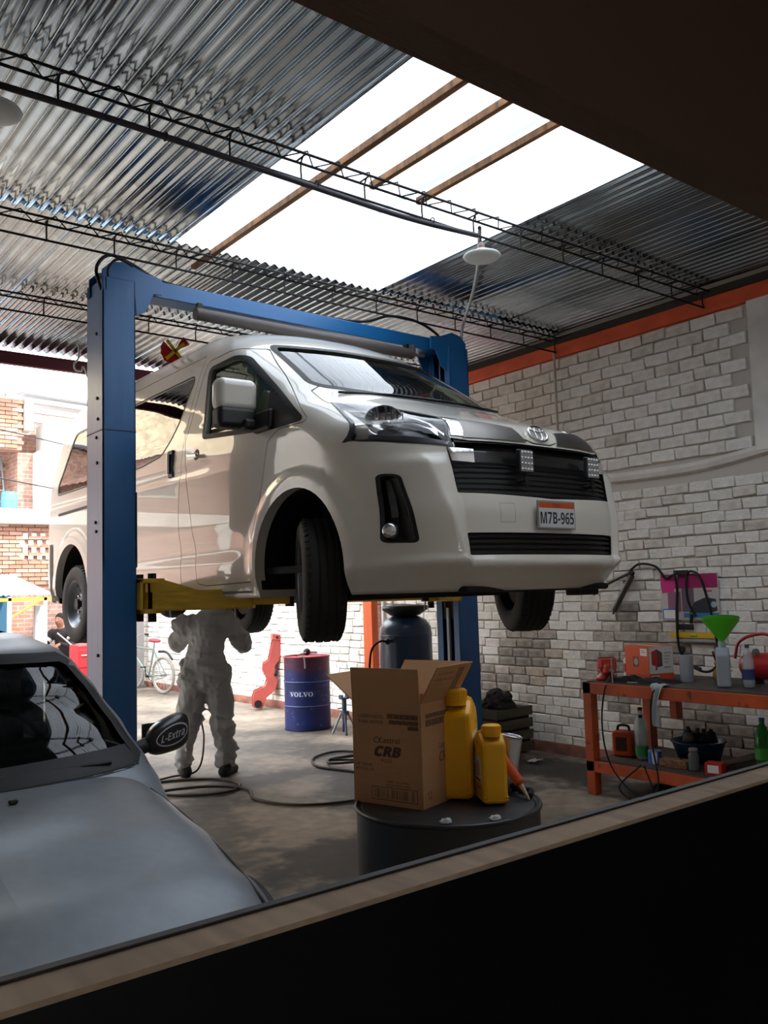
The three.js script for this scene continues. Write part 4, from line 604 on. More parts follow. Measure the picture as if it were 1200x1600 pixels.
  const arm = (a, b) => {
    const [L, yaw] = aim(a, b), m = g => g.applyMatrix4(new THREE.Matrix4().makeTranslation(...a).multiply(new THREE.Matrix4().makeRotationY(yaw)));
    const A = part('arm', m(join([box(L * 0.72, 0.13, 0.12, [L * 0.38, 0, 0], [0, 0, 0], 0.006)])), yellow, lift, 'yellow swing arm'); part('inner_arm', m(join([box(L * 0.45, 0.095, 0.085, [L * 0.78, 0.004, 0], [0, 0, 0], 0.005)])), yellow, A);
    part('brace_plate', m(ext([[0.0, 0.06], [0.0, 0.15], [0.06, 0.15], [L * 0.36, 0.062]], 0.02, 0.002).translate(0, 0, 0.02)), yellow, A); part('pad', m(join([cyl([L, 0.03, 0], [L, 0.075, 0], 0.055, 0.055, 20), cyl([L, -0.06, 0], [L, 0.03, 0], 0.03)])), MT.black, A); part('hook_chain', m(tube([[L * 0.62, -0.05, 0.07], [L * 0.63, -0.12, 0.075], [L * 0.65, -0.13, 0.07]], 0.006, 10, 6)), MT.steel, A); };
  for (const [x, s] of [[2.045, 1], [5.365, -1]]) {
    const c = part('carriage', [bb(Math.min(x + s * 0.03, x + s * 0.21), Math.max(x + s * 0.03, x + s * 0.21), 1.4, 2.2, Zb + 0.03, Zf - 0.03, 0.004)], std(0x1d1f22, 0.6, 0.3), lift, 'dark sliding carriage');
    const x1 = x + s * 0.23, x2 = x + s * 0.40, bbx = (a, b, ...r) => bb(Math.min(a, b), Math.max(a, b), ...r);
    part('carriage_yoke', [bbx(x1, x2, 1.755, 1.785, Zb + 0.0, Zf + 0.05), bbx(x1, x2, 1.555, 1.585, Zb, Zf + 0.05), bbx(x1, x1 + s * 0.02, 1.555, 1.785, Zb, Zf + 0.05)], yellow, c, 'yellow arm yoke'); for (const z of [Zb + 0.06, Zf - 0.02]) part('hinge_pin', cyl([x2 - s * 0.06, 1.5, z], [x2 - s * 0.06, 1.82, z], 0.028), MT.dark_steel, c);
    const hx = x2 - s * 0.06; arm([hx, 1.635, Zf - 0.02], [s > 0 ? 3.08 : 4.26, 1.615, -4.92]); arm([hx, 1.635, Zb + 0.06], [s > 0 ? 3.08 : 4.26, 1.615, -6.75]);
  }
  part('rubber_flap', bb(2.272, 2.286, 1.86, 2.36, Zf - 0.08, Zf - 0.02, 0.004), std(0x2a1f24, 0.7), lift);
}

// ---------- silver car in the foreground ----------
{
  const car = thing('car', 'dusty silver car parked in front of the hatch', 'car', [0.72, 0, -2.06]); // own axes: z back is negative, front at 0
  const silver = phys(0xffffff, 0.75, 0.35, { map: texture(512, 512, (x, y) => { const n = fbm(x * 7, y * 7, 5, 7), d = fbm(x * 60, y * 60, 2, 60), e = smooth(0.56, 0.7, fbm(x * 3 + 5, y * 3, 4)); const k = 0.86 + (n - 0.47) * 0.22 + (d - 0.4) * 0.06 - e * 0.08; return [k * 150, k * 157, k * 165]; }), roughnessMap: texture(256, 256, (x, y) => { const n = fbm(x * 6, y * 6, 5, 6) * 70 + 130; return [n, n, n]; }, { srgb: false }), clearcoat: 0.25, clearcoatRoughness: 0.35 });
  const blackR = std(0x121214, 0.6), glass = phys(0x5c635f, 0.0, 0, { transmission: 1, thickness: 0, ior: 1.5, specularIntensity: 0.6 }), darkIn = std(0x2b2b2c, 0.9);
  const cs = (tab, z) => { let i = 0; while (i < tab.length - 2 && z > tab[i + 1][0]) i++; const a = tab[i], b = tab[i + 1], t = smooth(0, 1, (z - a[0]) / (b[0] - a[0])) * 0.4 + clamp((z - a[0]) / (b[0] - a[0])) * 0.6; return a.slice(1).map((x, k) => lerp(x, b[k + 1], t)); };
  // lower body: stations s (metres behind the nose) -> top height, half width, bottom, top-edge radius
  const T = [[0.0, 0.52, 0.50, 0.36], [0.03, 0.62, 0.60, 0.26], [0.08, 0.69, 0.67, 0.22], [0.2, 0.745, 0.735, 0.2], [0.5, 0.825, 0.795, 0.2], [0.9, 0.905, 0.83, 0.2], [1.3, 0.962, 0.845, 0.2], [1.5, 0.985, 0.85, 0.2], [2.0, 0.99, 0.855, 0.2], [3.3, 1.0, 0.855, 0.2], [3.9, 1.0, 0.83, 0.22], [4.2, 0.96, 0.78, 0.26], [4.32, 0.8, 0.7, 0.34]];
  const sec = (s, a) => { // a: 0 at the left sill round over the top to 1 at the right sill
    const [h, w, b] = cs(T, s), t = a * 2 - 1, th = Math.PI / 2 * (1 - Math.abs(t)), e = 0.22, cx = Math.cos(th), sy = Math.sin(th);
    const x = w * Math.pow(Math.max(cx, 0), e * 0.95), y = b + (h - b) * Math.pow(Math.max(sy, 0), e + 0.05); const crown = 0.03 * (1 - (x / w) ** 2); return [Math.sign(t) * x * (1 - 0.04 * clamp((y - b) / (h - b)) ** 3), y - 0.03 + crown];
  };
  const nS = 90, nA = 80, pos = [], uv = [], idx = [];
  for (let j = 0; j <= nS; j++) { const s = 4.32 * (j / nS) ** 1.25; for (let i = 0; i <= nA; i++) { const aa = i / nA, a = aa < 0.5 ? 0.5 * Math.pow(aa * 2, 0.8) : 1 - 0.5 * Math.pow((1 - aa) * 2, 0.8); const [x, y] = sec(s, a); pos.push(x, y, -s); uv.push(x * 0.6, s * 0.6); } }
  for (let j = 0; j < nS; j++) for (let i = 0; i < nA; i++) { const a = j * (nA + 1) + i; idx.push(a, a + 1, a + nA + 1, a + 1, a + nA + 2, a + nA + 1); }
  const g = new THREE.BufferGeometry(); g.setAttribute('position', new THREE.Float32BufferAttribute(pos, 3)); g.setAttribute('uv', new THREE.Float32BufferAttribute(uv, 2)); g.setIndex(idx); g.computeVertexNormals();
  part('body', g, silver, car);
  const topY = (x, s) => { let lo = 0.5, hi = 1; for (let k = 0; k < 30; k++) { const m = (lo + hi) / 2; if (sec(s, m)[0] < x) lo = m; else hi = m; } return sec(s, lo)[1]; };
  const seam = (pts, r = 0.004) => tube(pts.map(([x, s]) => [x, topY(Math.abs(x), s) + 0.001, -s]), r, pts.length * 10, 6);
  const hoodEdge = [[0.56, 0.1], [0.635, 0.2], [0.675, 0.4], [0.71, 0.7], [0.735, 1.0], [0.755, 1.3], [0.76, 1.44]];
  part('hood_seam', seam(hoodEdge), blackR, car); part('hood_seam', seam(hoodEdge.map(([x, s]) => [-x, s])), blackR, car); part('hood_seam', seam([[-0.56, 0.1], [-0.3, 0.075], [0, 0.07], [0.3, 0.075], [0.56, 0.1]]), blackR, car);
  for (const x of [0.18, -0.18]) part('washer_nozzle', box(0.03, 0.012, 0.02, [x, topY(Math.abs(x), 1.22) + 0.006, -1.22], [0, 0, 0], 0.004), blackR, car);
  // greenhouse: heights v -> windscreen s, half width, rear s
  const G = [[0.78, 1.16, 0.85, 3.6], [0.90, 1.28, 0.84, 3.55], [0.97, 1.37, 0.825, 3.5], [1.1, 1.54, 0.79, 3.4], [1.25, 1.74, 0.74, 3.28], [1.36, 1.89, 0.695, 3.16], [1.425, 2.0, 0.655, 3.05], [1.49, 2.2, 0.57, 2.9], [1.535, 2.5, 0.4, 2.7], [1.55, 2.75, 0.12, 2.65]];
  const gs = (v, w) => { const [s0, W] = cs(G, v), r = clamp(Math.abs(w) / W); return s0 + 0.22 * (1 - Math.sqrt(Math.max(0, 1 - r ** 2.4))); };
  const ringPts = (v, ins) => { const [s0, W0, s1] = cs(G, v), W = W0 - ins, out = []; const half = []; for (let k = 0; k <= 20; k++) { const w = W * Math.sin(k / 20 * Math.PI / 2), r = clamp(w / W); half.push([s0 + ins + 0.22 * (1 - Math.sqrt(Math.max(0, 1 - r ** 2.4))), w]); } for (let k = 1; k <= 10; k++) half.push([lerp(s0 + ins + 0.22, s1 - ins - 0.3, k / 10), W]); for (let k = 1; k <= 10; k++) { const q = k / 10 * Math.PI / 2; half.push([s1 - ins - 0.3 + 0.3 * Math.sin(q), k === 10 ? 0 : W * Math.cos(q) ** 0.8]); } half.forEach(p => out.push([p[0], -p[1]])); for (let k = half.length - 2; k > 0; k--) out.push([half[k][0], half[k][1]]); return out; };
  const cabin = ins => { const P = [], I = [], rows = 44, top = 1.549 - ins, bot = 0.79 + ins; let m = 0; for (let j = 0; j <= rows; j++) { const t = j / rows, v = lerp(bot, top, t < 0.7 ? t / 0.7 * 0.86 : 0.86 + 0.14 * (1 - Math.max(0, 1 - (t - 0.7) / 0.3) ** 1.8)); const r = ringPts(v, ins); m = r.length; r.forEach(([s, w]) => P.push(w, v, -s)); } for (let j = 0; j < rows; j++) for (let i = 0; i < m; i++) { const a = j * m + i, b = j * m + (i + 1) % m, c = a + m, d = b + m; I.push(a, c, b, b, c, d); } for (const [row, flip] of [[0, false], [rows, true]]) { const base = row * m, h = m / 2; for (let i = 0; i < h; i++) { const a = base + i, b = base + i + 1, c = base + (m - i) % m, d = base + m - i - 1; for (const t of [[a, b, c], [b, d, c]]) if (new Set(t).size === 3) I.push(...(flip ? [t[0], t[2], t[1]] : t)); } } const q = new THREE.BufferGeometry(); q.setAttribute('position', new THREE.Float32BufferAttribute(P, 3)); q.setIndex(I); q.computeVertexNormals(); planarUV(q, 0, 2, 0.6); return q; };
  const wsHalf = [[0, 0.985], [0.5, 0.988], [0.745, 0.995], [0.765, 1.01], [0.69, 1.25], [0.635, 1.375], [0.6, 1.398], [0.3, 1.408], [0, 1.41]]; const ws = [...wsHalf, ...wsHalf.slice(1, -1).map(p => [-p[0], p[1]]).reverse()];
  const sideW = rounded([[1.95, 1.0], [2.0, 1.33], [2.1, 1.38], [2.9, 1.38], [3.2, 1.02]].map(([s, v]) => [s, v]), 0.04).map(p => p); const sideW2 = rounded([[1.72, 1.01], [2.18, 1.37], [2.55, 1.385], [2.55, 1.0]], 0.04), sideW3 = rounded([[2.62, 1.0], [2.62, 1.385], [2.85, 1.37], [3.15, 1.02]], 0.04);
  const pF = (pts, s0, s1) => prismFront(pts, s0, s1), pS = (pts, a, b) => prismSide(pts, a, b);
  let cab = csg.evaluate(brush(cabin(0)), brush(cabin(0.03)), SUBTRACTION);
  const cut = [pF(ws, 1.0, 2.5)]; for (const [a, b] of [[-1, -0.4], [0.4, 1]]) cut.push(pS(sideW2, a, b), pS(sideW3, a, b)); cab = csg.evaluate(cab, brush(mergeVertices(mergeGeometries(cut))), SUBTRACTION);
  part('roof', clean(cab), silver, car, 'roof and pillars');
  const gpatch = (pts, off, hole) => { const c = growPoly(pts, 0.02).map(p => new THREE.Vector2(...p)), hs = hole ? [hole.map(p => new THREE.Vector2(...p))] : []; const all = [...c, ...hs.flat()].map(p => [p.x, p.y]); let tr = THREE.ShapeUtils.triangulateShape(c, hs).map(t => t.map(i => all[i])); for (let k = 0; k < 8; k++) { const nx = []; for (const t of tr) { let b = -1, l = 0.09; for (let i = 0; i < 3; i++) { const d = Math.hypot(t[i][0] - t[(i + 1) % 3][0], t[i][1] - t[(i + 1) % 3][1]); if (d > l + 1e-9) { l = d; b = i; } } if (b < 0) { nx.push(t); continue; } const A = t[b], B = t[(b + 1) % 3], C = t[(b + 2) % 3], M = [(A[0] + B[0]) / 2, (A[1] + B[1]) / 2]; nx.push([A, M, C], [M, B, C]); } tr = nx; } const at = (w, v) => V(w, v, -gs(v, w)); const P = [], N = []; for (const t of tr) for (const [w, v] of t) { const p = at(w, v), n = at(w + 0.004, v).sub(p).cross(at(w, v + 0.004).sub(p)).normalize(); if (n.z < 0) n.negate(); p.addScaledVector(n, off); P.push(p.x, p.y, p.z); N.push(n.x, n.y, n.z); } const q = new THREE.BufferGeometry(); q.setAttribute('position', new THREE.Float32BufferAttribute(P, 3)); q.setAttribute('normal', new THREE.Float32BufferAttribute(N, 3)); return planarUV(q, 0, 1); };
  part('windshield', gpatch(ws, -0.01), glass, car, 'dark windscreen with reflections'); part('windshield_seal', gpatch(ws, 0.003, growPoly(ws, -0.02)), blackR, car); part('windshield_base', gpatch([[-0.75, 1.025], [0, 1.012], [0.75, 1.025], [0.77, 0.985], [0, 0.965], [-0.77, 0.985]], 0.001), blackR, car, 'black lower screen border');
  for (const s of [-1, 1]) for (const p of [sideW2, sideW3]) { const q = prismSide(growPoly(p, 0.01), s > 0 ? 0.70 : -0.706, s > 0 ? 0.706 : -0.70); part('side_glass', q.rotateZ(0), glass, car); }
  part('dashboard', [box(1.35, 0.12, 0.4, [0, 0.96, -1.78], [0.06, 0, 0], 0.04, 4), box(0.32, 0.09, 0.16, [0.35, 1.03, -1.85], [0, 0, 0], 0.04, 4)], darkIn, car); part('steering_wheel', put(new THREE.TorusGeometry(0.18, 0.014, 10, 32), [0.36, 1.0, -2.08], [-0.4, 0, 0]), MT.black, car); part('cabin_floor', bb(-0.75, 0.75, 0.62, 0.66, -3.4, -1.6, 0), darkIn, car);
  for (const x of [-0.36, 0.36]) part('seat', [box(0.48, 0.6, 0.14, [x, 1.0, -2.6], [-0.2, 0, 0], 0.06, 4), box(0.26, 0.18, 0.1, [x, 1.36, -2.68], [-0.1, 0, 0], 0.04, 4)], std(0x4b4a48, 0.9), car); part('rear_seat', box(1.25, 0.55, 0.16, [0, 1.0, -3.2], [-0.25, 0, 0], 0.06), std(0x4b4a48, 0.9), car);
  // mirror with the oval badge
  const badge = canvasTex(512, 256, (c, w, h) => { c.fillStyle = '#17171a'; c.fillRect(0, 0, w, h); c.strokeStyle = '#b9bcc0'; c.lineWidth = 16; c.beginPath(); c.ellipse(w / 2, h / 2, 232, 106, 0, 0, 7); c.stroke(); c.fillStyle = '#b9bcc0'; c.font = 'italic bold 118px sans-serif'; c.textAlign = 'center'; c.textBaseline = 'middle'; c.save(); c.translate(w / 2, h / 2 + 4); c.scale(0.92, 1); c.fillText('L-Extra', 0, 0); c.restore(); });
  const mirrorPod = (s) => { const m = part('mirror', put(new THREE.SphereGeometry(1, 36, 24), [0, 0, 0], [0, 0, 0]).applyMatrix4(new THREE.Matrix4()), phys(0x17171a, 0.35, 0, { clearcoat: 0.5 }), car, 'black door mirror with an oval badge'); const p = m.geometry.attributes.position; for (let i = 0; i < p.count; i++) { const x = p.getX(i), y = p.getY(i), z = p.getZ(i), q = 3.2; const f = 1 / Math.pow(Math.abs(x) ** q + Math.abs(y) ** q + Math.abs(z) ** q, 1 / q); const X = x * f, Y = y * f, Z = z * f; p.setXYZ(i, s * (0.99 + X * 0.108), 1.035 + Y * (0.078 + 0.01 * X) + X * 0.022, -1.74 + Z * 0.055 * (Z > 0 ? 1 : 0.7) - X * 0.02); } m.geometry.computeVertexNormals();
    part('mirror_foot', [tube([[s * 0.78, 0.99, -1.70], [s * 0.85, 0.995, -1.72], [s * 0.92, 1.01, -1.74]], 0.034, 12, 12)], blackR, m); if (s > 0) { const bp = [], bu = [], bi = [], nn = 20, q = 3.2; for (let j = 0; j <= nn; j++) for (let i = 0; i <= nn; i++) { const X = lerp(-0.8, 0.86, i / nn), Y = lerp(-0.62, 0.68, j / nn), Z = Math.pow(Math.max(0.02, 1 - Math.abs(X) ** q - Math.abs(Y) ** q), 1 / q); bp.push(0.99 + X * 0.108, 1.035 + Y * (0.078 + 0.01 * X) + X * 0.022, -1.74 + Z * 0.055 - X * 0.02 + 0.0015); bu.push(i / nn, j / nn); } for (let j = 0; j < nn; j++) for (let i = 0; i < nn; i++) { const k = j * (nn + 1) + i; bi.push(k, k + 1, k + nn + 1, k + 1, k + nn + 2, k + nn + 1); } const bgm = new THREE.BufferGeometry(); bgm.setAttribute('position', new THREE.Float32BufferAttribute(bp, 3)); bgm.setAttribute('uv', new THREE.Float32BufferAttribute(bu, 2)); bgm.setIndex(bi); bgm.computeVertexNormals(); part('badge', bgm, std(0xffffff, 0.4, 0, { map: badge }), m, 'oval badge with white lettering'); } part('mirror_glass', box(0.2, 0.11, 0.004, [s * 0.985, 1.035, -1.78], [0, 0, 0], 0.001), MT.chrome, m); };
  mirrorPod(1); mirrorPod(-1);
  // nose, wheels, sills
  for (const s of [-1, 1]) { part('headlight', put(new THREE.SphereGeometry(1, 24, 16), [s * 0.5, 0.62, -0.1], [0, s * 0.4, 0], [0.16, 0.07, 0.06]), phys(0xe4e6e8, 0.1, 0.4, { clearcoat: 1 }), car); }
  part('bumper', [box(1.3, 0.26, 0.2, [0, 0.42, -0.09], [0, 0, 0], 0.07, 4), box(1.52, 0.24, 0.5, [0, 0.42, -0.36], [0, 0, 0], 0.09, 4)], silver, car); part('grille', box(0.6, 0.08, 0.06, [0, 0.6, -0.04], [0, 0, 0], 0.02), MT.black, car); part('sill', [bb(-0.82, 0.82, 0.2, 0.4, -4.2, -0.3, 0.04)], blackR, car);
  for (const s of [-1, 1]) for (const z of [-0.78, -3.3]) { const w = part('wheel', put(lathe([[0.17, -0.09], [0.28, -0.095], [0.3, -0.07], [0.3, 0.07], [0.28, 0.095], [0.17, 0.09]], 40).rotateZ(-Math.PI / 2), [s * 0.76, 0.3, z]), MT.rubber, car); part('rim', put(lathe([[0, 0.05], [0.1, 0.05], [0.17, 0.085], [0.18, 0.09]], 32).rotateZ(-s * Math.PI / 2), [s * 0.76, 0.3, z]), MT.steel, w); part('arch', put(new THREE.CylinderGeometry(0.335, 0.335, 0.2, 32, 1, true, 0, Math.PI).rotateZ(Math.PI / 2), [s * 0.77, 0.32, z]), blackR, car); }
  for (const [a, b] of [[[0.62, 1.5], [-0.1, 1.48]], [[-0.05, 1.5], [-0.6, 1.5]]]) part('wiper', poly([[a[0], 1.0, -gs(1.0, a[0]) + 0.015], [b[0], 1.01, -gs(1.01, b[0]) + 0.02]], 0.008), blackR, car);
}

// ---------- people ----------
function blob(fn, lo, hi, res) { // mesh of the zero level of a distance field
  const mc = new MarchingCubes(res, new THREE.MeshBasicMaterial(), false, false, 400000), f = mc.field, n = mc.size, h = n / 2; mc.isolation = 0;
  const at = (i, a) => lerp(lo[a], hi[a], (i / n)); // i runs 0..n, as (i - h) / h does from -1 to 1
  for (let z = 0; z < n; z++) for (let y = 0; y < n; y++) for (let x = 0; x < n; x++) f[x + y * n + z * n * n] = -fn(at(x, 0), at(y, 1), at(z, 2));
  mc.update(); const c = mc.count, p = new Float32Array(c * 3); for (let i = 0; i < c; i++) for (let a = 0; a < 3; a++) p[i * 3 + a] = lerp(lo[a], hi[a], (mc.positionArray[i * 3 + a] + 1) / 2);
  let g = new THREE.BufferGeometry(); g.setAttribute('position', new THREE.BufferAttribute(p, 3)); g = mergeVertices(g, 1e-4); g.computeVertexNormals(); g.setAttribute('uv', new THREE.BufferAttribute(new Float32Array(g.attributes.position.count * 2), 2)); return g;
}
const cap = (x, y, z, a, b, ra, rb) => { const dx = b[0] - a[0], dy = b[1] - a[1], dz = b[2] - a[2], l = dx * dx + dy * dy + dz * dz, t = clamp(((x - a[0]) * dx + (y - a[1]) * dy + (z - a[2]) * dz) / l); return Math.hypot(x - a[0] - dx * t, y - a[1] - dy * t, z - a[2] - dz * t) - lerp(ra, rb, t); };
const smin = (a, b, k) => { const h = clamp(0.5 + 0.5 * (b - a) / k); return lerp(b, a, h) - k * h * (1 - h); };
const field = (bones, k) => (x, y, z) => { let d = 9; for (const [a, b, ra, rb] of bones) d = smin(d, cap(x, y, z, a, b, ra, rb), k); return d; };
function hand(wrist, dir, nrm, s = 1) { // five fingers curling towards nrm
  const D = V(...dir).normalize(), N = V(...nrm).normalize(), S = D.clone().cross(N).normalize(), W = V(...wrist), q = (a, b, c) => W.clone().addScaledVector(D, a).addScaledVector(N, b).addScaledVector(S, c).toArray(), o = [];
  o.push([q(0, 0, 0), q(0.07, 0.005, -0.025), 0.024, 0.018], [q(0, 0, 0), q(0.07, 0.005, 0.025), 0.024, 0.018]);
  [[-0.033, 0.9], [-0.011, 1.0], [0.011, 0.97], [0.033, 0.78]].forEach(([c, l]) => o.push([q(0.075, 0.005, c), q(0.075 + 0.034 * l, 0.022, c), 0.0095, 0.009], [q(0.075 + 0.034 * l, 0.022, c), q(0.075 + 0.042 * l, 0.055 * l, c), 0.009, 0.008], [q(0.075 + 0.042 * l, 0.055 * l, c), q(0.065, 0.066 * l, c), 0.008, 0.007]));
  o.push([q(0.02, 0.005, -0.03 * s), q(0.05, 0.03, -0.058 * s), 0.012, 0.011], [q(0.05, 0.03, -0.058 * s), q(0.075, 0.06, -0.04 * s), 0.0105, 0.009]); return o;
}
{ // mechanic seen from behind, reaching up under the van. own axes: x to the right of the person, y up, -z ahead
  const P = thing('person', 'mechanic in pale hooded coveralls reaching up under the van', 'person', [3.80, 0, -7.58], -0.62);
  const aL = [-0.2, 0.09, 0.0], aR = [0.19, 0.09, 0.02], kL = [-0.17, 0.50, -0.04], kR = [0.15, 0.50, -0.05], hL = [-0.10, 0.92, 0], hR = [0.10, 0.92, 0], ch = [0.02, 1.28, 0.0], nk = [0.05, 1.45, -0.01], sL = [-0.19, 1.40, 0.0], sR = [0.22, 1.40, -0.03], eL = [-0.30, 1.24, -0.2], eR = [0.33, 1.20, -0.2], wL = [-0.05, 1.42, -0.38], wR = [0.22, 1.42, -0.38], hd = [0.08, 1.60, -0.04];
  const body = field([[aL, kL, 0.045, 0.06], [kL, hL, 0.065, 0.085], [aR, kR, 0.045, 0.06], [kR, hR, 0.065, 0.085], [hL, hR, 0.1, 0.1], [[0, 0.95, 0], ch, 0.13, 0.14], [ch, nk, 0.12, 0.06], [sL, sR, 0.07, 0.07], [sL, eL, 0.055, 0.045], [eL, wL, 0.042, 0.03], [sR, eR, 0.055, 0.045], [eR, wR, 0.042, 0.03], [nk, hd, 0.058, 0.06]], 0.04);
  const headF = (x, y, z) => { const hx = x - 0.08, hy = y - 1.60, hz = z + 0.04; let d = Math.hypot(hx / 0.078, hy / 0.115, hz / 0.095) * 0.09 - 0.09; d = smin(d, cap(x, y, z, [0.08, 1.61, -0.135], [0.08, 1.585, -0.15], 0.011, 0.014), 0.02); for (const s of [-1, 1]) { d = Math.max(d, 0.014 - Math.hypot(hx - s * 0.03, hy - 0.02, hz + 0.088)); d = smin(d, Math.hypot(hx - s * 0.03, hy - 0.018, hz + 0.076) - 0.012, 0.004); d = smin(d, cap(x, y, z, [0.08 + s * 0.078, 1.625, -0.035], [0.08 + s * 0.078, 1.585, -0.035], 0.014, 0.01), 0.01); } d = Math.max(d, -cap(x, y, z, [0.06, 1.545, -0.128], [0.1, 1.545, -0.128], 0.006, 0.006)); return d; };
  const skinM = phys(0x9a6b50, 0.6, 0), hands = [hand(wL, [0.1, 0.9, -0.3], [0.2, 0.2, -1], 1), hand(wR, [-0.1, 0.95, -0.25], [-0.3, 0.2, -1], -1)];
  const handG = hands.map((bones, i) => { const w = i ? wR : wL; return blob(field(bones, 0.008), [w[0] - 0.13, w[1] - 0.05, w[2] - 0.15], [w[0] + 0.13, w[1] + 0.2, w[2] + 0.1], 64); });
  const headG = blob(headF, [-0.06, 1.45, -0.22], [0.22, 1.75, 0.1], 72);
  part('body', [blob(body, [-0.5, 0, -0.55], [0.5, 1.75, 0.3], 84), headG, ...handG], skinM, P);
  // coveralls: loose, gathered at waist, knees and ankles
  const suit0 = field([[[aL[0], 0.14, 0], kL, 0.085, 0.105], [kL, hL, 0.105, 0.125], [[aR[0], 0.14, 0.02], kR, 0.085, 0.1], [kR, hR, 0.1, 0.125], [hL, hR, 0.135, 0.135], [[0, 0.98, 0], [0, 1.02, 0], 0.165, 0.16], [[0, 1.05, 0], ch, 0.155, 0.175], [ch, nk, 0.15, 0.1], [sL, sR, 0.105, 0.105], [sL, eL, 0.09, 0.082], [eL, wL, 0.078, 0.05], [sR, eR, 0.09, 0.084], [eR, wR, 0.08, 0.05]], 0.06);
  const hood = (x, y, z) => { const d = Math.hypot((x - 0.075) / 0.105, (y - 1.59) / 0.145, (z + 0.02) / 0.12) * 0.12 - 0.12; return Math.max(d, -(Math.hypot((x - 0.08) / 0.075, (y - 1.6) / 0.11, (z + 0.15) / 0.1) * 0.1 - 0.1)); };
  const fold = (x, y, z) => { const n = fbm(x * 9 + 20, y * 5 + z * 7 + 3, 3) - 0.45, m = fbm(y * 16 + x * 3 + 7, z * 9 + x * 6 + 40, 2) - 0.37; const knee = Math.exp(-(((y - 0.5) / 0.12) ** 2)) + Math.exp(-(((y - 0.2) / 0.1) ** 2)) + Math.exp(-(((y - 1.02) / 0.1) ** 2)); return n * 0.085 + m * 0.075 * (0.5 + knee) + Math.sin(y * 70 + x * 20 + fbm(x * 8, z * 8, 2) * 6) * 0.006 * knee; };
  const suit = (x, y, z) => Math.max(smin(suit0(x, y, z), hood(x, y, z), 0.03) + fold(x, y, z), 0.075 - y);
  part('coveralls', blob(suit, [-0.55, 0.03, -0.6], [0.55, 1.8, 0.35], 150), std(0xb0b1b1, 0.8, 0, { bumpMap: TX.bump, bumpScale: 0.002 }), P, 'pale grey-white paper coveralls');
  for (const [a, tw] of [[aL, 0.35], [aR, -0.3]]) part('shoe', blob((x, y, z) => { const c = Math.cos(tw), s = Math.sin(tw), lx = (x - a[0]) * c - (z - a[2]) * s, lz = (x - a[0]) * s + (z - a[2]) * c; return Math.max(smin(cap(lx, y, lz, [0, 0.045, 0.07], [0, 0.035, -0.15], 0.05, 0.045), cap(lx, y, lz, [0, 0.05, 0.03], [0, 0.12, 0.02], 0.05, 0.048), 0.03), 0.001 - y); }, [a[0] - 0.2, -0.01, a[2] - 0.28], [a[0] + 0.2, 0.2, a[2] + 0.2], 56), std(0x2a2522, 0.8), P, 'dark work shoe');
  const tl = thing('inspection_lamp', 'small round hand lamp held up by the mechanic', 'lamp', [4.02, 1.50, -7.86]); part('reflector', lathe([[0, -0.03], [0.03, -0.028], [0.05, 0], [0.052, 0.02]], 24).rotateX(1.9), std(0x2c2c2e, 0.4, 0.4), tl); part('rim', new THREE.TorusGeometry(0.052, 0.005, 8, 24), std(0xc8ccd0, 0.3, 0.5), tl); part('handle', cyl([0, -0.03, 0.01], [0, -0.16, 0.03], 0.014), MT.black, tl);
}
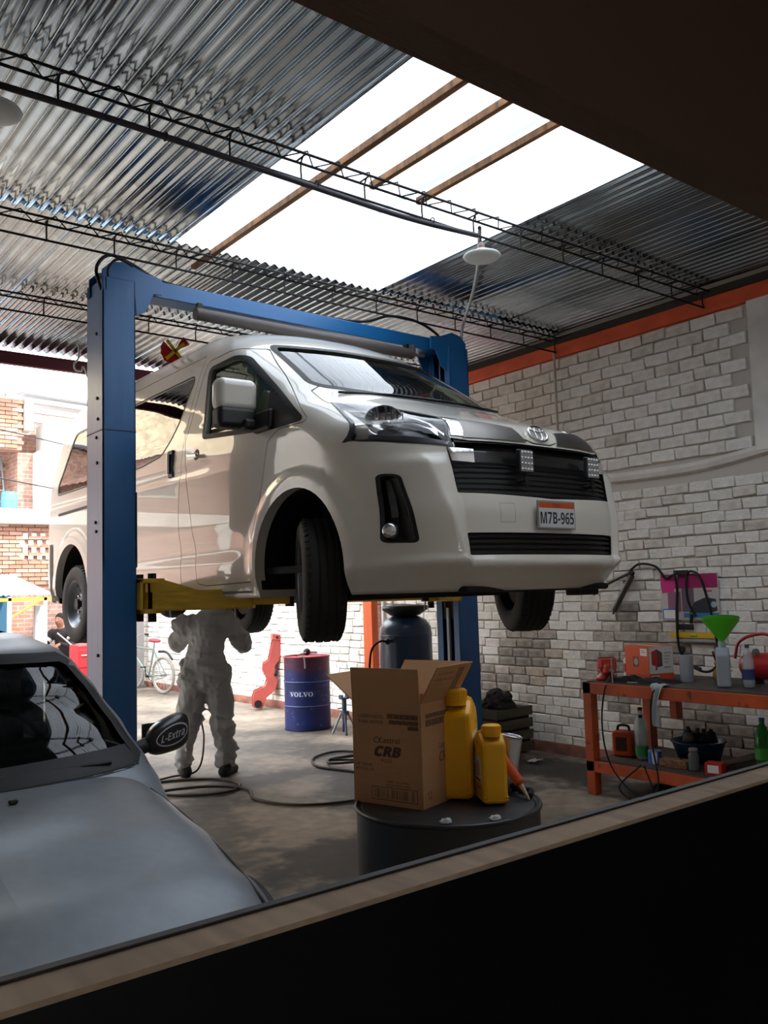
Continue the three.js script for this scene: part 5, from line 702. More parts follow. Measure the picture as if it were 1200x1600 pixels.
{ // crouching man far back beside the red box
  const P = thing('person', 'man in dark jacket crouching with a stick in the far yard', 'person', [5.5, 0, -16.9], 2.2); P.scale.setScalar(1.07);
  const hp = [[0, 0.45, 0.15], [0.02, 0.85, 0.02]], skin = phys(0xa8745a, 0.6), sh = [[-0.2, 0.98, 0], [0.2, 0.98, 0]], hL = [-0.22, 0.82, -0.36], hR = [0.2, 0.66, -0.4];
  const bones = [[[-0.13, 0.06, -0.2], [-0.15, 0.5, -0.3], 0.05, 0.07], [[-0.15, 0.5, -0.3], [-0.1, 0.42, 0.15], 0.08, 0.1], [[0.13, 0.06, -0.2], [0.15, 0.5, -0.3], 0.05, 0.07], [[0.15, 0.5, -0.3], [0.1, 0.42, 0.15], 0.08, 0.1], [hp[0], [0, 0.95, 0.0], 0.15, 0.14], [sh[0], sh[1], 0.085, 0.085], [sh[0], [-0.3, 0.75, -0.12], 0.065, 0.055], [[-0.3, 0.75, -0.12], hL, 0.05, 0.035], [sh[1], [0.3, 0.72, -0.15], 0.065, 0.055], [[0.3, 0.72, -0.15], hR, 0.05, 0.035]];
  const jacket = part('jacket_and_trousers', blob((x, y, z) => field(bones, 0.05)(x, y, z) + (fbm(x * 10, y * 8 + z * 5, 2) - 0.37) * 0.02, [-0.5, 0, -0.6], [0.5, 1.12, 0.4], 72), std(0x2b2326, 0.85), P, 'dark jacket and trousers'); part('sleeve_stripe', [cyl([0.235, 0.9, -0.06], [0.25, 0.86, -0.09], 0.082, 0.08, 14), cyl([-0.235, 0.9, -0.06], [-0.25, 0.86, -0.09], 0.082, 0.08, 14), cyl([0.26, 0.68, -0.28], [0.245, 0.67, -0.3], 0.06, 0.058, 14)], std(0xd9d6d0, 0.8), P, 'white sleeve stripes');
  const hd = (x, y, z) => { const hy = y - 1.22, hz = z + 0.06; let d = Math.hypot(x / 0.078, hy / 0.115, hz / 0.095) * 0.09 - 0.09; d = smin(d, cap(x, y, z, [0, 1.23, -0.15], [0, 1.205, -0.165], 0.011, 0.014), 0.02); for (const s of [-1, 1]) { d = Math.max(d, 0.014 - Math.hypot(x - s * 0.03, hy - 0.02, hz + 0.088)); d = smin(d, cap(x, y, z, [s * 0.078, 1.245, -0.05], [s * 0.078, 1.205, -0.05], 0.014, 0.01), 0.01); } return smin(d, cap(x, y, z, [0, 1.0, -0.02], [0, 1.15, -0.05], 0.055, 0.055), 0.03); };
  const hs = [hand(hL, [0.2, -0.3, -1], [0, -1, 0.1], 1), hand(hR, [-0.2, -0.3, -1], [0, -1, 0.1], -1)].map((b, i) => { const w = i ? hR : hL; return blob(field(b, 0.008), w.map(q => q - 0.17), w.map(q => q + 0.15), 56); });
  part('body', [blob(hd, [-0.13, 0.95, -0.22], [0.13, 1.36, 0.1], 60), ...hs], skin, P); part('hair', blob((x, y, z) => Math.max(Math.hypot(x / 0.086, (y - 1.235) / 0.118, (z + 0.05) / 0.1) * 0.095 - 0.095, 1.22 + (z + 0.06) * -0.75 - y), [-0.14, 1.1, -0.2], [0.14, 1.38, 0.1], 44), std(0x1c1715, 0.9), P);
  single('stick', cyl([5.28, 1.08, -16.5], [5.66, 0.72, -16.42], 0.014), std(0xcfc7bb, 0.6), 'pale stick held by the crouching man', 'stick');
  const rb = thing('red_cabinet', 'red metal box standing behind the left lift post', 'cabinet', [4.95, 0, -14.2]); part('cabinet_body', bb(-0.15, 0.3, 0.05, 0.95, -0.2, 0.2, 0.015), phys(0xb5222a, 0.45), rb); part('drawer_front', bb(-0.13, 0.28, 0.6, 0.88, 0.2, 0.215, 0.005), phys(0xb5222a, 0.45), rb); part('handle', bb(-0.1, 0.1, 0.78, 0.8, 0.215, 0.235, 0.004), MT.zinc, rb); part('skirting', bb(-0.14, 0.28, 0, 0.06, -0.18, 0.18, 0), MT.black, rb);
}

// ---------- things on the workshop floor ----------
const drumProfile = (r, h) => [[0, 0.012], [r - 0.012, 0.012], [r - 0.012, 0], [r, 0], [r + 0.006, 0.008], [r, 0.018], [r, h * 0.31], [r + 0.009, h * 0.335], [r, h * 0.36], [r, h * 0.64], [r + 0.009, h * 0.665], [r, h * 0.69], [r, h - 0.018], [r + 0.006, h - 0.008], [r, h], [r - 0.012, h], [r - 0.014, h - 0.016], [0, h - 0.016]];
function wrapLabel(r, w, h, y, ang, tex, m = {}) { const g = new THREE.CylinderGeometry(r, r, h, 24, 1, true, ang - w / r / 2, w / r); return [g.translate(0, y, 0), std(0xffffff, 0.5, 0, { map: tex, ...m })]; }
{ // blue lettered drum
  const d = thing('oil_drum', 'blue steel oil drum with white lettering and a red rim', 'drum', [6.02, 0, -9.25]);
  const r = 0.283, h = 0.885, paint = phys(0xffffff, 0.5, 0.1, { map: texture(256, 256, (x, y) => { const n = fbm(x * 8, y * 8, 4, 8), top = smooth(0.74, 0.86, y + (fbm(x * 14, y * 9, 3) - 0.45) * 0.14), sc = smooth(0.66, 0.72, fbm(x * 30 + 4, y * 30, 3)); const k = 0.85 + (n - 0.47) * 0.35; return [lerp(26, 92, top) * k + sc * 60, lerp(44, 42, top) * k + sc * 55, lerp(116, 78, top) * k + sc * 40]; }) });
  const g = lathe(drumProfile(r, h), 56), p = g.attributes.position, uv = g.attributes.uv; for (let i = 0; i < p.count; i++) uv.setXY(i, Math.atan2(p.getX(i), p.getZ(i)) / 6.2832 + 0.5, p.getY(i) / h); part('drum_body', g, paint, d);
  part('rim', new THREE.TorusGeometry(r + 0.002, 0.009, 8, 56).rotateX(Math.PI / 2).translate(0, h, 0), phys(0xa2262f, 0.5), d, 'red rim'); part('lid', lathe([[0, h - 0.01], [r - 0.012, h - 0.01], [r - 0.01, h - 0.004]], 40), phys(0x9c2a33, 0.6), d, 'red lid');
  for (const y of [0.335, 0.665]) part('hoop', new THREE.TorusGeometry(r + 0.004, 0.0065, 8, 56).rotateX(Math.PI / 2).translate(0, h * y, 0), phys(0x5a6ea6, 0.4, 0.2), d);
  const t = canvasTex(512, 128, (c, w, hh) => { c.fillStyle = '#1b2d74'; c.fillRect(0, 0, w, hh); c.fillStyle = '#dfe3e6'; c.font = 'bold 108px serif'; c.textAlign = 'center'; c.textBaseline = 'middle'; c.save(); c.translate(w / 2, hh / 2 + 4); c.scale(1.08, 1); c.fillText('VOLVO', 0, 0); c.restore(); });
  const [lg, lm] = wrapLabel(r + 0.0015, 0.37, 0.085, 0.445, Math.atan2(-6.02, 9.25) - 0.28, t); part('lettering', lg, lm, d, 'white lettering');
  part('drip', [tube([[-0.2, h + 0.012, 0.2], [-0.185, h + 0.01, 0.225], [-0.178, h - 0.05, 0.235], [-0.175, h - 0.13, 0.237]], 0.012, 14, 8)], std(0x8c8586, 0.7), d);
  const pm = thing('hand_pump', 'small metal drum pump lying on the blue drum lid', 'pump', [5.98, 0.89, -9.24]); part('pump_body', put(new THREE.SphereGeometry(0.045, 20, 14), [0.04, 0.045, 0]), MT.dark_steel, pm); part('handle', tube([[-0.18, 0.02, 0.1], [-0.08, 0.03, 0.06], [0.02, 0.04, 0.02]], 0.013, 14, 8), MT.steel, pm); part('spout', cyl([0.05, 0.04, 0], [0.2, 0.03, -0.02], 0.014), MT.steel, pm);
}
{ // red cast frame leaning on the wall
  const o = thing('jack_frame', 'long pink-red jack frame leaning upright against the wall', 'jack', [6.55, 0.0, -11.3]);
  const red = phys(0xffffff, 0.6, 0, { map: speck([196, 92, 84], 0.14, 5, 33) });
  const side = [[-0.13, 0.02], [-0.16, 0.16], [-0.14, 0.26], [0.0, 0.34], [0.02, 0.44], [-0.06, 0.56], [-0.07, 0.66], [0.0, 0.72], [0.02, 1.06], [0.0, 1.1], [0.12, 1.1], [0.16, 1.06], [0.15, 0.74], [0.09, 0.64], [0.1, 0.56], [0.17, 0.44], [0.15, 0.30], [0.04, 0.18], [0.0, 0.02]];
  const cheek = ext(side, 0.022, 0.004); const M = g => g.applyMatrix4(new THREE.Matrix4().makeRotationZ(-0.16)).applyMatrix4(new THREE.Matrix4().makeRotationY(-0.4));
  for (const z of [-0.09, 0.07]) part('side_plate', M(put(cheek, [0, 0, z])), red, o); part('web', M(join([box(0.1, 0.36, 0.14, [0.085, 0.88, 0], [0, 0, 0], 0.01), box(0.12, 0.18, 0.14, [0.05, 0.6, 0], [0, 0, 0.1], 0.02), box(0.1, 0.22, 0.14, [0.06, 0.36, 0], [0, 0, -0.5], 0.02)])), red, o); part('roller', M(cyl([-0.07, 0.08, -0.11], [-0.07, 0.08, 0.11], 0.055, 0.055, 20)), MT.dark_steel, o); part('clevis', M(box(0.13, 0.09, 0.2, [0.06, 1.06, 0], [0, 0, 0], 0.012)), red, o); part('pivot_bolt', M(join([cyl([0.07, 1.06, -0.12], [0.07, 1.06, 0.12], 0.02), cyl([0.12, 0.52, -0.12], [0.12, 0.52, 0.12], 0.022)])), MT.dark_steel, o);
}
{ // bicycle
  const b = thing('bicycle', 'old grey-green bicycle with a red saddle leaning by the wall', 'bicycle', [6.46, 0.0, -14.5], 0);
  const R = 0.325, wb = 1.02; b.rotation.set(0, 1.78, -0.0); const frameM = phys(0x7d8a80, 0.45, 0.3), tyreM = std(0x8b8276, 0.9), spokeM = std(0xb8b6b0, 0.4, 0.6); // own x: rear to front (away), turned to run along the wall
  const wheel = (x, turn) => { const m = new THREE.Matrix4().makeTranslation(x, R, 0).multiply(new THREE.Matrix4().makeRotationY(turn)), f = g => g.applyMatrix4(m); const w = part('wheel', f(new THREE.TorusGeometry(R - 0.024, 0.024, 12, 48)), tyreM, b, 'dusty tyre'); part('rim', f(new THREE.TorusGeometry(R - 0.05, 0.009, 8, 48)), spokeM, w); const sp = []; for (let i = 0; i < 28; i++) { const a = i / 28 * 6.2832; sp.push(cyl([0, 0, (i % 2 ? 0.03 : -0.03)], [Math.cos(a) * (R - 0.05), Math.sin(a) * (R - 0.05), 0], 0.002, 0.002, 4)); } part('spoke', f(join(sp)), spokeM, w); part('hub', f(cyl([0, 0, -0.05], [0, 0, 0.05], 0.022)), MT.steel, w); };
  wheel(0, 0); wheel(wb, 0.35);
  const bbk = [0.42, 0.29, 0], st = [0.27, 0.76, 0], hdT = [0.83, 0.80, 0], hdB = [0.87, 0.68, 0];
  part('frame', [cyl(bbk, st, 0.017), cyl(st, hdT, 0.017), cyl(bbk, hdB, 0.02), cyl(hdB, hdT, 0.02), cyl([0, R, 0.05], bbk, 0.01), cyl([0, R, -0.05], bbk, 0.01), cyl([0, R, 0.05], st, 0.009), cyl([0, R, -0.05], st, 0.009)], frameM, b); part('fork', [tube([hdB, [0.93, 0.5, 0.05], [wb, R, 0.06]], 0.012, 12, 8), tube([hdB, [0.93, 0.5, -0.05], [wb, R, -0.06]], 0.012, 12, 8)], frameM, b);
  part('seat_post', cyl(st, [0.25, 0.9, 0], 0.013), MT.steel, b); part('saddle', put(new THREE.SphereGeometry(1, 20, 12), [0.24, 0.92, 0], [0, 0, 0.08], [0.15, 0.035, 0.08]), std(0x96313a, 0.6), b, 'red saddle'); part('handlebar', tube([[0.84, 1.0, -0.3], [0.9, 1.02, -0.22], [0.86, 0.96, 0], [0.9, 1.02, 0.22], [0.84, 1.0, 0.3]], 0.012, 30, 8), MT.steel, b); part('stem', cyl(hdT, [0.86, 0.96, 0], 0.014), MT.steel, b); part('grip', [cyl([0.84, 1.0, -0.3], [0.88, 1.015, -0.24], 0.018), cyl([0.84, 1.0, 0.3], [0.88, 1.015, 0.24], 0.018)], MT.black, b);
  part('rear_mudguard', tube([[-0.26, 0.6, 0], [-0.1, 0.72, 0], [0.12, 0.73, 0]], 0.02, 12, 8), MT.black, b); part('crank', [cyl([0.42, 0.29, -0.06], [0.42, 0.29, 0.06], 0.02), cyl([0.42, 0.29, 0.06], [0.42, 0.12, 0.08], 0.01), cyl([0.42, 0.29, -0.06], [0.42, 0.46, -0.08], 0.01), new THREE.TorusGeometry(0.085, 0.006, 6, 28).translate(0.42, 0.29, 0.05)], MT.dark_steel, b); part('pedal', [box(0.09, 0.02, 0.07, [0.42, 0.12, 0.12]), box(0.09, 0.02, 0.07, [0.42, 0.46, -0.12])], MT.black, b); part('chain', tube([[0.42, 0.375, 0.05], [0.0, R + 0.03, 0.05], [-0.035, R, 0.05], [0.0, R - 0.03, 0.05], [0.42, 0.205, 0.05]], 0.005, 20, 5), MT.dark_steel, b);
  const ps = thing('wooden_post', 'grey timber post standing at the far end of the wall', 'post', [6.62, 0, -15.9]); part('post_shaft', box(0.12, 2.6, 0.12, [0, 1.3, 0], [0, 0, 0], 0.01), std(0x8d8782, 0.85), ps); part('post_foot', box(0.18, 0.06, 0.18, [0, 0.03, 0]), std(0x6d6862, 0.9), ps);
}
{ // air receiver tank and what stands by it
  const t = thing('compressor_tank', 'dark blue upright air tank standing behind the cardboard box', 'tank', [5.86, 0, -7.1]); const m = phys(0x22364d, 0.4, 0.2, { clearcoat: 0.3 });
  part('tank_body', lathe([[0, 0.12], [0.12, 0.13], [0.21, 0.17], [0.265, 0.24], [0.275, 0.32], [0.275, 1.2], [0.265, 1.28], [0.22, 1.35], [0.12, 1.4], [0, 1.41]], 48), m, t); part('weld_seam', new THREE.TorusGeometry(0.276, 0.004, 6, 48).rotateX(Math.PI / 2).translate(0, 1.2, 0), m, t); for (let i = 0; i < 3; i++) part('leg', put(box(0.06, 0.3, 0.02, [0, 0.15, 0.23]), [0, 0, 0], [0, i * 2.094, 0]), m, t); part('pump_head', [lathe([[0, 1.4], [0.15, 1.4], [0.24, 1.46], [0.24, 1.5], [0, 1.52]], 32)], MT.black, t); part('valve', [cyl([-0.27, 1.15, 0.1], [-0.36, 1.15, 0.13], 0.018), new THREE.SphereGeometry(0.03, 14, 10).translate(-0.35, 1.15, 0.13)], MT.dark_steel, t);
  single('air_hose', tube([[5.5, 1.15, -6.97], [5.4, 1.16, -6.94], [5.28, 1.1, -6.92], [5.22, 0.9, -6.9], [5.2, 0.5, -6.9], [5.24, 0.1, -6.95], [5.2, 0.015, -7.1], [5.0, 0.012, -7.3]], 0.011, 60, 8), MT.rubber, 'black air hose looping down from the tank valve', 'hose');
  const op = thing('steel_post', 'narrow orange steel post fixed to the white wall', 'post', [6.66, 0, -8.75]); part('post_shaft', bb(-0.05, 0.05, 0, 2.6, -0.09, 0.09, 0.006), phys(0xffffff, 0.55, 0, { map: speck([208, 92, 44], 0.12, 5, 9) }), op); part('post_foot', bb(-0.08, 0.08, 0, 0.02, -0.14, 0.14, 0.003), MT.dark_steel, op);
  single('drain_pipe', cyl([6.68, 0, -8.5], [6.68, 2.6, -8.5], 0.03, 0.03, 14), std(0xcfcac4, 0.6), 'white plastic pipe beside the orange post', 'pipe');
  const fw = thing('crumpled_foil', 'crumpled shiny wrapping hanging beside the dark tank', 'wrapping', [6.1, 0.55, -6.5]); const fg = new THREE.IcosahedronGeometry(0.12, 4), fp = fg.attributes.position; for (let i = 0; i < fp.count; i++) { const x = fp.getX(i), y = fp.getY(i), z = fp.getZ(i), n = 1 + (fbm(x * 40 + 9, y * 40 + z * 37, 3) - 0.45) * 1.1; fp.setXYZ(i, x * n * 0.7, y * n * 3.2, z * n * 0.7); } fg.computeVertexNormals(); part('sheet', fg.translate(0, 0.45, 0), std(0xc9c9c8, 0.25, 0.7), fw); part('tie', cyl([0, 0.8, 0], [0.1, 1.02, 0], 0.004), MT.rod, fw); part('hem', cyl([0, -0.55, 0], [0, 0.1, 0], 0.03), std(0x6f6e70, 0.5), fw);
  // axle stand
  const js = thing('axle_stand', 'small blue-grey axle stand on the floor by the drum', 'axle stand', [6.08, 0, -8.55]); const jm = phys(0x43506a, 0.5, 0.2); for (let i = 0; i < 4; i++) { const a = i / 4 * 6.2832 + 0.5; part('leg', [cyl([Math.cos(a) * 0.15, 0.005, Math.sin(a) * 0.15], [Math.cos(a) * 0.035, 0.25, Math.sin(a) * 0.035], 0.014)], i % 2 ? jm : std(0x9aa0a6, 0.5, 0.3), js); } part('column', cyl([0, 0.14, 0], [0, 0.4, 0], 0.028), jm, js); part('saddle', [box(0.1, 0.02, 0.07, [0, 0.41, 0]), box(0.02, 0.05, 0.07, [-0.045, 0.43, 0]), box(0.02, 0.05, 0.07, [0.045, 0.43, 0])], jm, js); part('collar', box(0.08, 0.05, 0.08, [0, 0.24, 0]), jm, js); part('lock_pin', cyl([-0.1, 0.3, 0], [0.02, 0.3, 0], 0.008), MT.steel, js);
  // dark crate and bucket in the gloom by the wall
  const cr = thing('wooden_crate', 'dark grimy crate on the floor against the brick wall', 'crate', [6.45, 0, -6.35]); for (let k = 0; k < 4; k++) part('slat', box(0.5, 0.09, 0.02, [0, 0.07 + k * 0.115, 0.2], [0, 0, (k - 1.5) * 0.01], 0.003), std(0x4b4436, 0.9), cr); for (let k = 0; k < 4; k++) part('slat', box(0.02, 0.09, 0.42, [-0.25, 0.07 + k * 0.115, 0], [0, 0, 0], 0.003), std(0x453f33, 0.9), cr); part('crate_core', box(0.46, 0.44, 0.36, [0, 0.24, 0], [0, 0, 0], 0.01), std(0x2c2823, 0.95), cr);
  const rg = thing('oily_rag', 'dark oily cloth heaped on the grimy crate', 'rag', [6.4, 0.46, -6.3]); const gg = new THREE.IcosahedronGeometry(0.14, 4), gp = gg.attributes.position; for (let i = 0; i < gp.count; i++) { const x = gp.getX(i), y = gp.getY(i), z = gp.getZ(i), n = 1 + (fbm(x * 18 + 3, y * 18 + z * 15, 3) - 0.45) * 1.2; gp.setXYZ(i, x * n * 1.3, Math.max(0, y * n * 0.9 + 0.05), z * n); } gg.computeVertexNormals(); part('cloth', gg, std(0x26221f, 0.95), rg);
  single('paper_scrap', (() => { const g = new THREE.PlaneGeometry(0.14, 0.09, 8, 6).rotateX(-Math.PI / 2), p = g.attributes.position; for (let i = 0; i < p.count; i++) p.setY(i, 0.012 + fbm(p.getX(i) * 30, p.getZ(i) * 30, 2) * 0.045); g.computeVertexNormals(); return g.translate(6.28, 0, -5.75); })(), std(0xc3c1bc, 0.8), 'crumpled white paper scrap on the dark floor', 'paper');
}
// hoses on the floor
single('air_hose', tube([[3.72, 0.05, -7.62], [3.86, 0.3, -7.75], [3.9, 0.55, -7.9], [3.96, 0.9, -7.9], [4.02, 1.3, -7.88]].reverse().concat([[3.5, 0.015, -7.7], [3.2, 0.013, -7.6]]), 0.009, 60, 8), std(0x4a3533, 0.8), 'thin brown hose rising behind the mechanic', 'hose');
single('air_hose', tube([[2.9, 0.014, -7.2], [3.3, 0.014, -7.55], [3.75, 0.014, -7.3], [3.8, 0.014, -6.95], [3.55, 0.016, -6.75], [3.2, 0.016, -6.95], [3.1, 0.03, -7.1], [3.5, 0.034, -7.0], [3.75, 0.014, -6.75], [3.62, 0.014, -6.35], [3.75, 0.014, -5.95], [4.1, 0.014, -5.75], [4.5, 0.014, -5.8], [4.75, 0.014, -6.1], [4.82, 0.014, -6.6], [4.72, 0.014, -7.1], [4.95, 0.016, -7.5], [5.3, 0.016, -7.6], [5.45, 0.016, -7.3], [5.1, 0.03, -6.95], [4.85, 0.03, -7.05], [5.0, 0.014, -7.3], [5.4, 0.014, -7.3]], 0.0125, 220, 8), std(0x4e4440, 0.8), 'long grey-brown air hose snaking over the concrete floor', 'hose');

// ---------- black drum used as a stand, with box and jugs ----------
const DR = [1.985, 0, -2.215], DH = 0.95;
{
  const d = thing('black_drum', 'black drum used as a stand for the cardboard box', 'drum', DR); const m = phys(0x17191c, 0.38, 0.1, { clearcoat: 0.3, clearcoatRoughness: 0.4 });
  part('drum_body', lathe(drumProfile(0.303, DH), 64), m, d); part('lid', lathe([[0, DH - 0.001], [0.285, DH - 0.001], [0.289, DH - 0.006]], 48), std(0x202225, 0.55, 0, { bumpMap: TX.bumpCoarse, bumpScale: 0.004 }), d); part('lid_ring', new THREE.TorusGeometry(0.303, 0.008, 8, 64).rotateX(Math.PI / 2).translate(0, DH - 0.004, 0), std(0x33363a, 0.4, 0.5), d); part('handle', tube([[0.22, DH - 0.02, -0.235], [0.25, DH + 0.02, -0.24], [0.285, DH + 0.02, -0.2], [0.275, DH - 0.02, -0.17]], 0.007, 20, 6), MT.black, d);
  for (const [x, z] of [[-0.18, 0.19], [-0.05, 0.27]]) single('plastic_scrap', (() => { const g = new THREE.IcosahedronGeometry(0.016, 2), p = g.attributes.position; for (let i = 0; i < p.count; i++) { const n = 0.7 + fbm(p.getX(i) * 160 + 7, p.getZ(i) * 160 + p.getY(i) * 90, 2); p.setXYZ(i, p.getX(i) * n * 1.3, Math.max(-0.004, p.getY(i) * n * 0.6), p.getZ(i) * n); } g.computeVertexNormals(); return g.translate(DR[0] + x, DH + 0.004, DR[2] + z); })(), phys(0xc6ccd0, 0.25), x < -0.1 ? 'bit of clear plastic on the drum rim by the box corner' : 'bit of clear plastic on the drum rim under the box front', 'scrap');
}
{ // cardboard box: front edge a, depth b (horizontal axes of the box)
  const W = 0.275, D = 0.225, H = 0.335, ang = Math.atan2(-0.28, 0.082), bx = thing('cardboard_box', 'open cardboard oil carton standing on the black drum', 'box', [1.925, DH, -2.352], ang); // own x along the lettered face, own z towards the viewer's side
  const card = (draw) => { const t = canvasTex(512, 640, (c, w, h) => { c.fillStyle = '#b98b62'; c.fillRect(0, 0, w, h); const r = rng(4); for (let i = 0; i < 900; i++) { c.fillStyle = `rgba(${90 + r() * 60},${60 + r() * 40},${40 + r() * 30},0.05)`; c.fillRect(r() * w, r() * h, 20 + r() * 90, 1 + r() * 3); } draw && draw(c, w, h); }); return std(0xffffff, 0.85, 0, { map: t }); };
  const ink = '#4a3428', front = card((c, w, h) => { // printed side
    c.fillStyle = ink; c.font = 'bold 30px sans-serif'; c.textAlign = 'center'; c.globalAlpha = 0.75; c.save(); c.translate(w * 0.28, 105); c.fillText('LUBRICANTES', 0, 0); c.fillText('PARA MOTOR', 0, 34); c.restore(); c.globalAlpha = 0.7; c.fillRect(w * 0.52, 72, w * 0.45, 30); c.fillRect(w * 0.55, 110, w * 0.42, 26); c.fillRect(w * 0.82, 140, w * 0.15, 26); c.fillStyle = '#b98b62'; c.globalAlpha = 0.8; for (let i = 0; i < 16; i++) c.fillRect(w * 0.53 + i * 14, 78 + (i % 3) * 24, 4, 18);
    c.globalAlpha = 0.85; c.fillStyle = ink; c.strokeStyle = ink; c.lineWidth = 6; c.beginPath(); c.ellipse(w * 0.36, 240, 20, 17, 0, 0, 7); c.stroke(); c.font = 'bold 46px sans-serif'; c.fillText('Castrol', w * 0.55, 256); c.font = 'italic bold 92px sans-serif'; c.save(); c.translate(w * 0.5, 338); c.scale(1.15, 0.9); c.lineWidth = 7; c.strokeText('CRB', 0, 0); c.fillText('CRB', 0, 0); c.restore(); c.fillStyle = '#8b3a26'; c.font = 'bold 34px sans-serif'; c.fillText('PLUS', w * 0.5, 378);
    c.fillStyle = ink; c.globalAlpha = 0.7; c.font = 'bold 24px sans-serif'; c.textAlign = 'left'; c.fillText('SAE 15W-40', 14, 408); c.fillText('API CF-4 / SF', 14, 436); c.textAlign = 'center'; c.font = 'bold 20px sans-serif'; c.fillText('CONT. 12 x 0.946 L', w * 0.66, 500); c.fillText('HECHO EN EL PERU', w * 0.66, 520); c.lineWidth = 5; c.strokeRect(w * 0.27, 530, w * 0.66, 78); const r = rng(8); for (let i = 0; i < 46; i++) if (r() > 0.35) c.fillRect(w * 0.3 + i * 6.6, 540, 4, 58); });
  const sideM = card((c, w, h) => { c.fillStyle = ink; c.globalAlpha = 0.7; c.fillRect(60, 70, 330, 28); c.fillRect(60, 106, 380, 40); c.fillStyle = '#b98b62'; for (let i = 0; i < 22; i++) c.fillRect(62 + i * 17, 74 + (i % 3) * 22, 5, 24); c.fillStyle = ink; c.font = 'bold 46px sans-serif'; c.textAlign = 'center'; c.fillText('Castrol', w * 0.6, 300); c.font = 'italic bold 84px sans-serif'; c.fillText('CRB', w * 0.6, 380); c.fillStyle = '#8b3a26'; c.font = 'bold 60px sans-serif'; c.fillText('12', 90, 590); }), plain = card(), flapPrint = card((c, w, h) => { c.fillStyle = ink; c.globalAlpha = 0.55; c.font = 'bold 60px sans-serif'; c.fillText('Castrol', 60, 150); c.fillText('CRB PLUS', 40, 260); c.font = '36px sans-serif'; c.fillText('15W-40', 60, 330); c.globalAlpha = 0.35; c.fillRect(330, 60, 90, 400); });
  const face = (w, h, m, p, r, nm) => { const g = new THREE.BoxGeometry(w, h, 0.004); return part(nm, put(g, p, r), m, bx); };
  face(W, H, front, [0, H / 2, D / 2], [0, 0, 0], 'front_panel'); face(W, H, plain, [0, H / 2, -D / 2], [0, 0, 0], 'back_panel'); face(D, H, sideM, [W / 2, H / 2, 0], [0, Math.PI / 2, 0], 'side_panel'); face(D, H, plain, [-W / 2, H / 2, 0], [0, Math.PI / 2, 0], 'side_panel'); part('base_panel', new THREE.BoxGeometry(W, 0.004, D).translate(0, 0.002, 0), plain, bx);
  const flap = (w, l, m, hinge, yaw, tilt, nm, mm) => { const g = new THREE.BoxGeometry(w, l, 0.004).translate(0, l / 2, 0); g.applyMatrix4(new THREE.Matrix4().makeRotationX(tilt)); g.applyMatrix4(new THREE.Matrix4().makeRotationY(yaw)); return part('flap', g.translate(...hinge), m, bx, nm); };
  flap(W, 0.112, plain, [0, H, D / 2], 0, 0.06, 'front flap standing up'); flap(W, 0.15, plain, [0, H, -D / 2], Math.PI, 0.75, 'back flap'); flap(D, 0.14, flapPrint, [W / 2, H, 0], Math.PI / 2, 0.55, 'printed side flap'); flap(D, 0.14, plain, [-W / 2, H, 0], -Math.PI / 2, 0.95, 'side flap leaning out');
}
function jug(name, label, pos, turn, s, cap, tall) { // oil jug with side handle; own z is the narrow side with the neck towards the viewer
  const j = thing(name, label, 'oil jug', pos, turn); const y = phys(0xffffff, 0.42, 0, { map: speck([255, 188, 4], 0.04, 4, 3) }), w = 0.105 * s, d = 0.19 * s, h = tall;
  const prof = [[-d / 2, 0.004], [-d / 2, h * 0.66], [-d * 0.36, h * 0.80], [-d * 0.1, h * 0.86], [d * 0.1, h * 0.90], [d * 0.14, h * 0.86], [d / 2, h * 0.76], [d / 2, 0.004]];
  const hole = rounded([[-d * 0.36, h * 0.55], [-d * 0.36, h * 0.68], [-d * 0.16, h * 0.78], [-d * 0.12, h * 0.60]], 0.02);
  const g = ext(rounded(prof, 0.018 * s), w, 0.016 * s, [hole]).translate(0, 0, -w / 2).rotateY(-Math.PI / 2); part('jug_body', g, y, j, 'yellow plastic body');
  part('neck', put(lathe([[0.036 * s, 0], [0.036 * s, h * 0.07], [0.033 * s, h * 0.07], [0.033 * s, 0]], 28), [0, h * 0.83, d * 0.28]), y, j); part('cap', put(lathe([[0, h * 0.11], [0.034 * s, h * 0.11], [0.038 * s, h * 0.1], [0.039 * s, 0], [0.036 * s, 0]], 30), [0, h * 0.86, d * 0.28], [0, 0, 0]), y, j); const rb = []; for (let i = 0; i < 24; i++) { const a = i / 24 * 6.2832; rb.push(box(0.003, h * 0.085, 0.003, [Math.cos(a) * 0.0392 * s, h * 0.91, d * 0.28 + Math.sin(a) * 0.0392 * s], [0, -a, 0], 0)); } part('cap_rib', rb, y, j);
  const lt = canvasTex(256, 384, (c, ww, hh) => { c.fillStyle = '#e9e6df'; c.fillRect(0, 0, ww, hh); c.fillStyle = '#e0a818'; c.fillRect(0, 250, ww, 134); c.strokeStyle = '#c03020'; c.lineWidth = 12; c.beginPath(); c.arc(128, 120, 62, 0, 7); c.stroke(); c.fillStyle = '#d9a21b'; c.beginPath(); c.arc(128, 120, 48, 0, 7); c.fill(); c.fillStyle = '#b02c22'; c.fillRect(40, 214, 176, 26); c.fillStyle = '#2a2a2e'; c.font = 'bold 40px sans-serif'; c.textAlign = 'center'; c.fillText('15W-40', 128, 310); });
  for (const q of [1, -1]) part('label', new THREE.PlaneGeometry(d * 0.62, h * 0.5).rotateY(q * Math.PI / 2).translate(q * (w / 2 + 0.0008), h * 0.33, d * 0.08), std(0xffffff, 0.5, 0, { map: lt }), j, 'printed paper label'); for (const k of [0.06, 0.1]) part('base_ridge', box(w * 1.012, 0.004, d * 1.006, [0, h * k, 0], [0, 0, 0], 0.002), y, j);
}
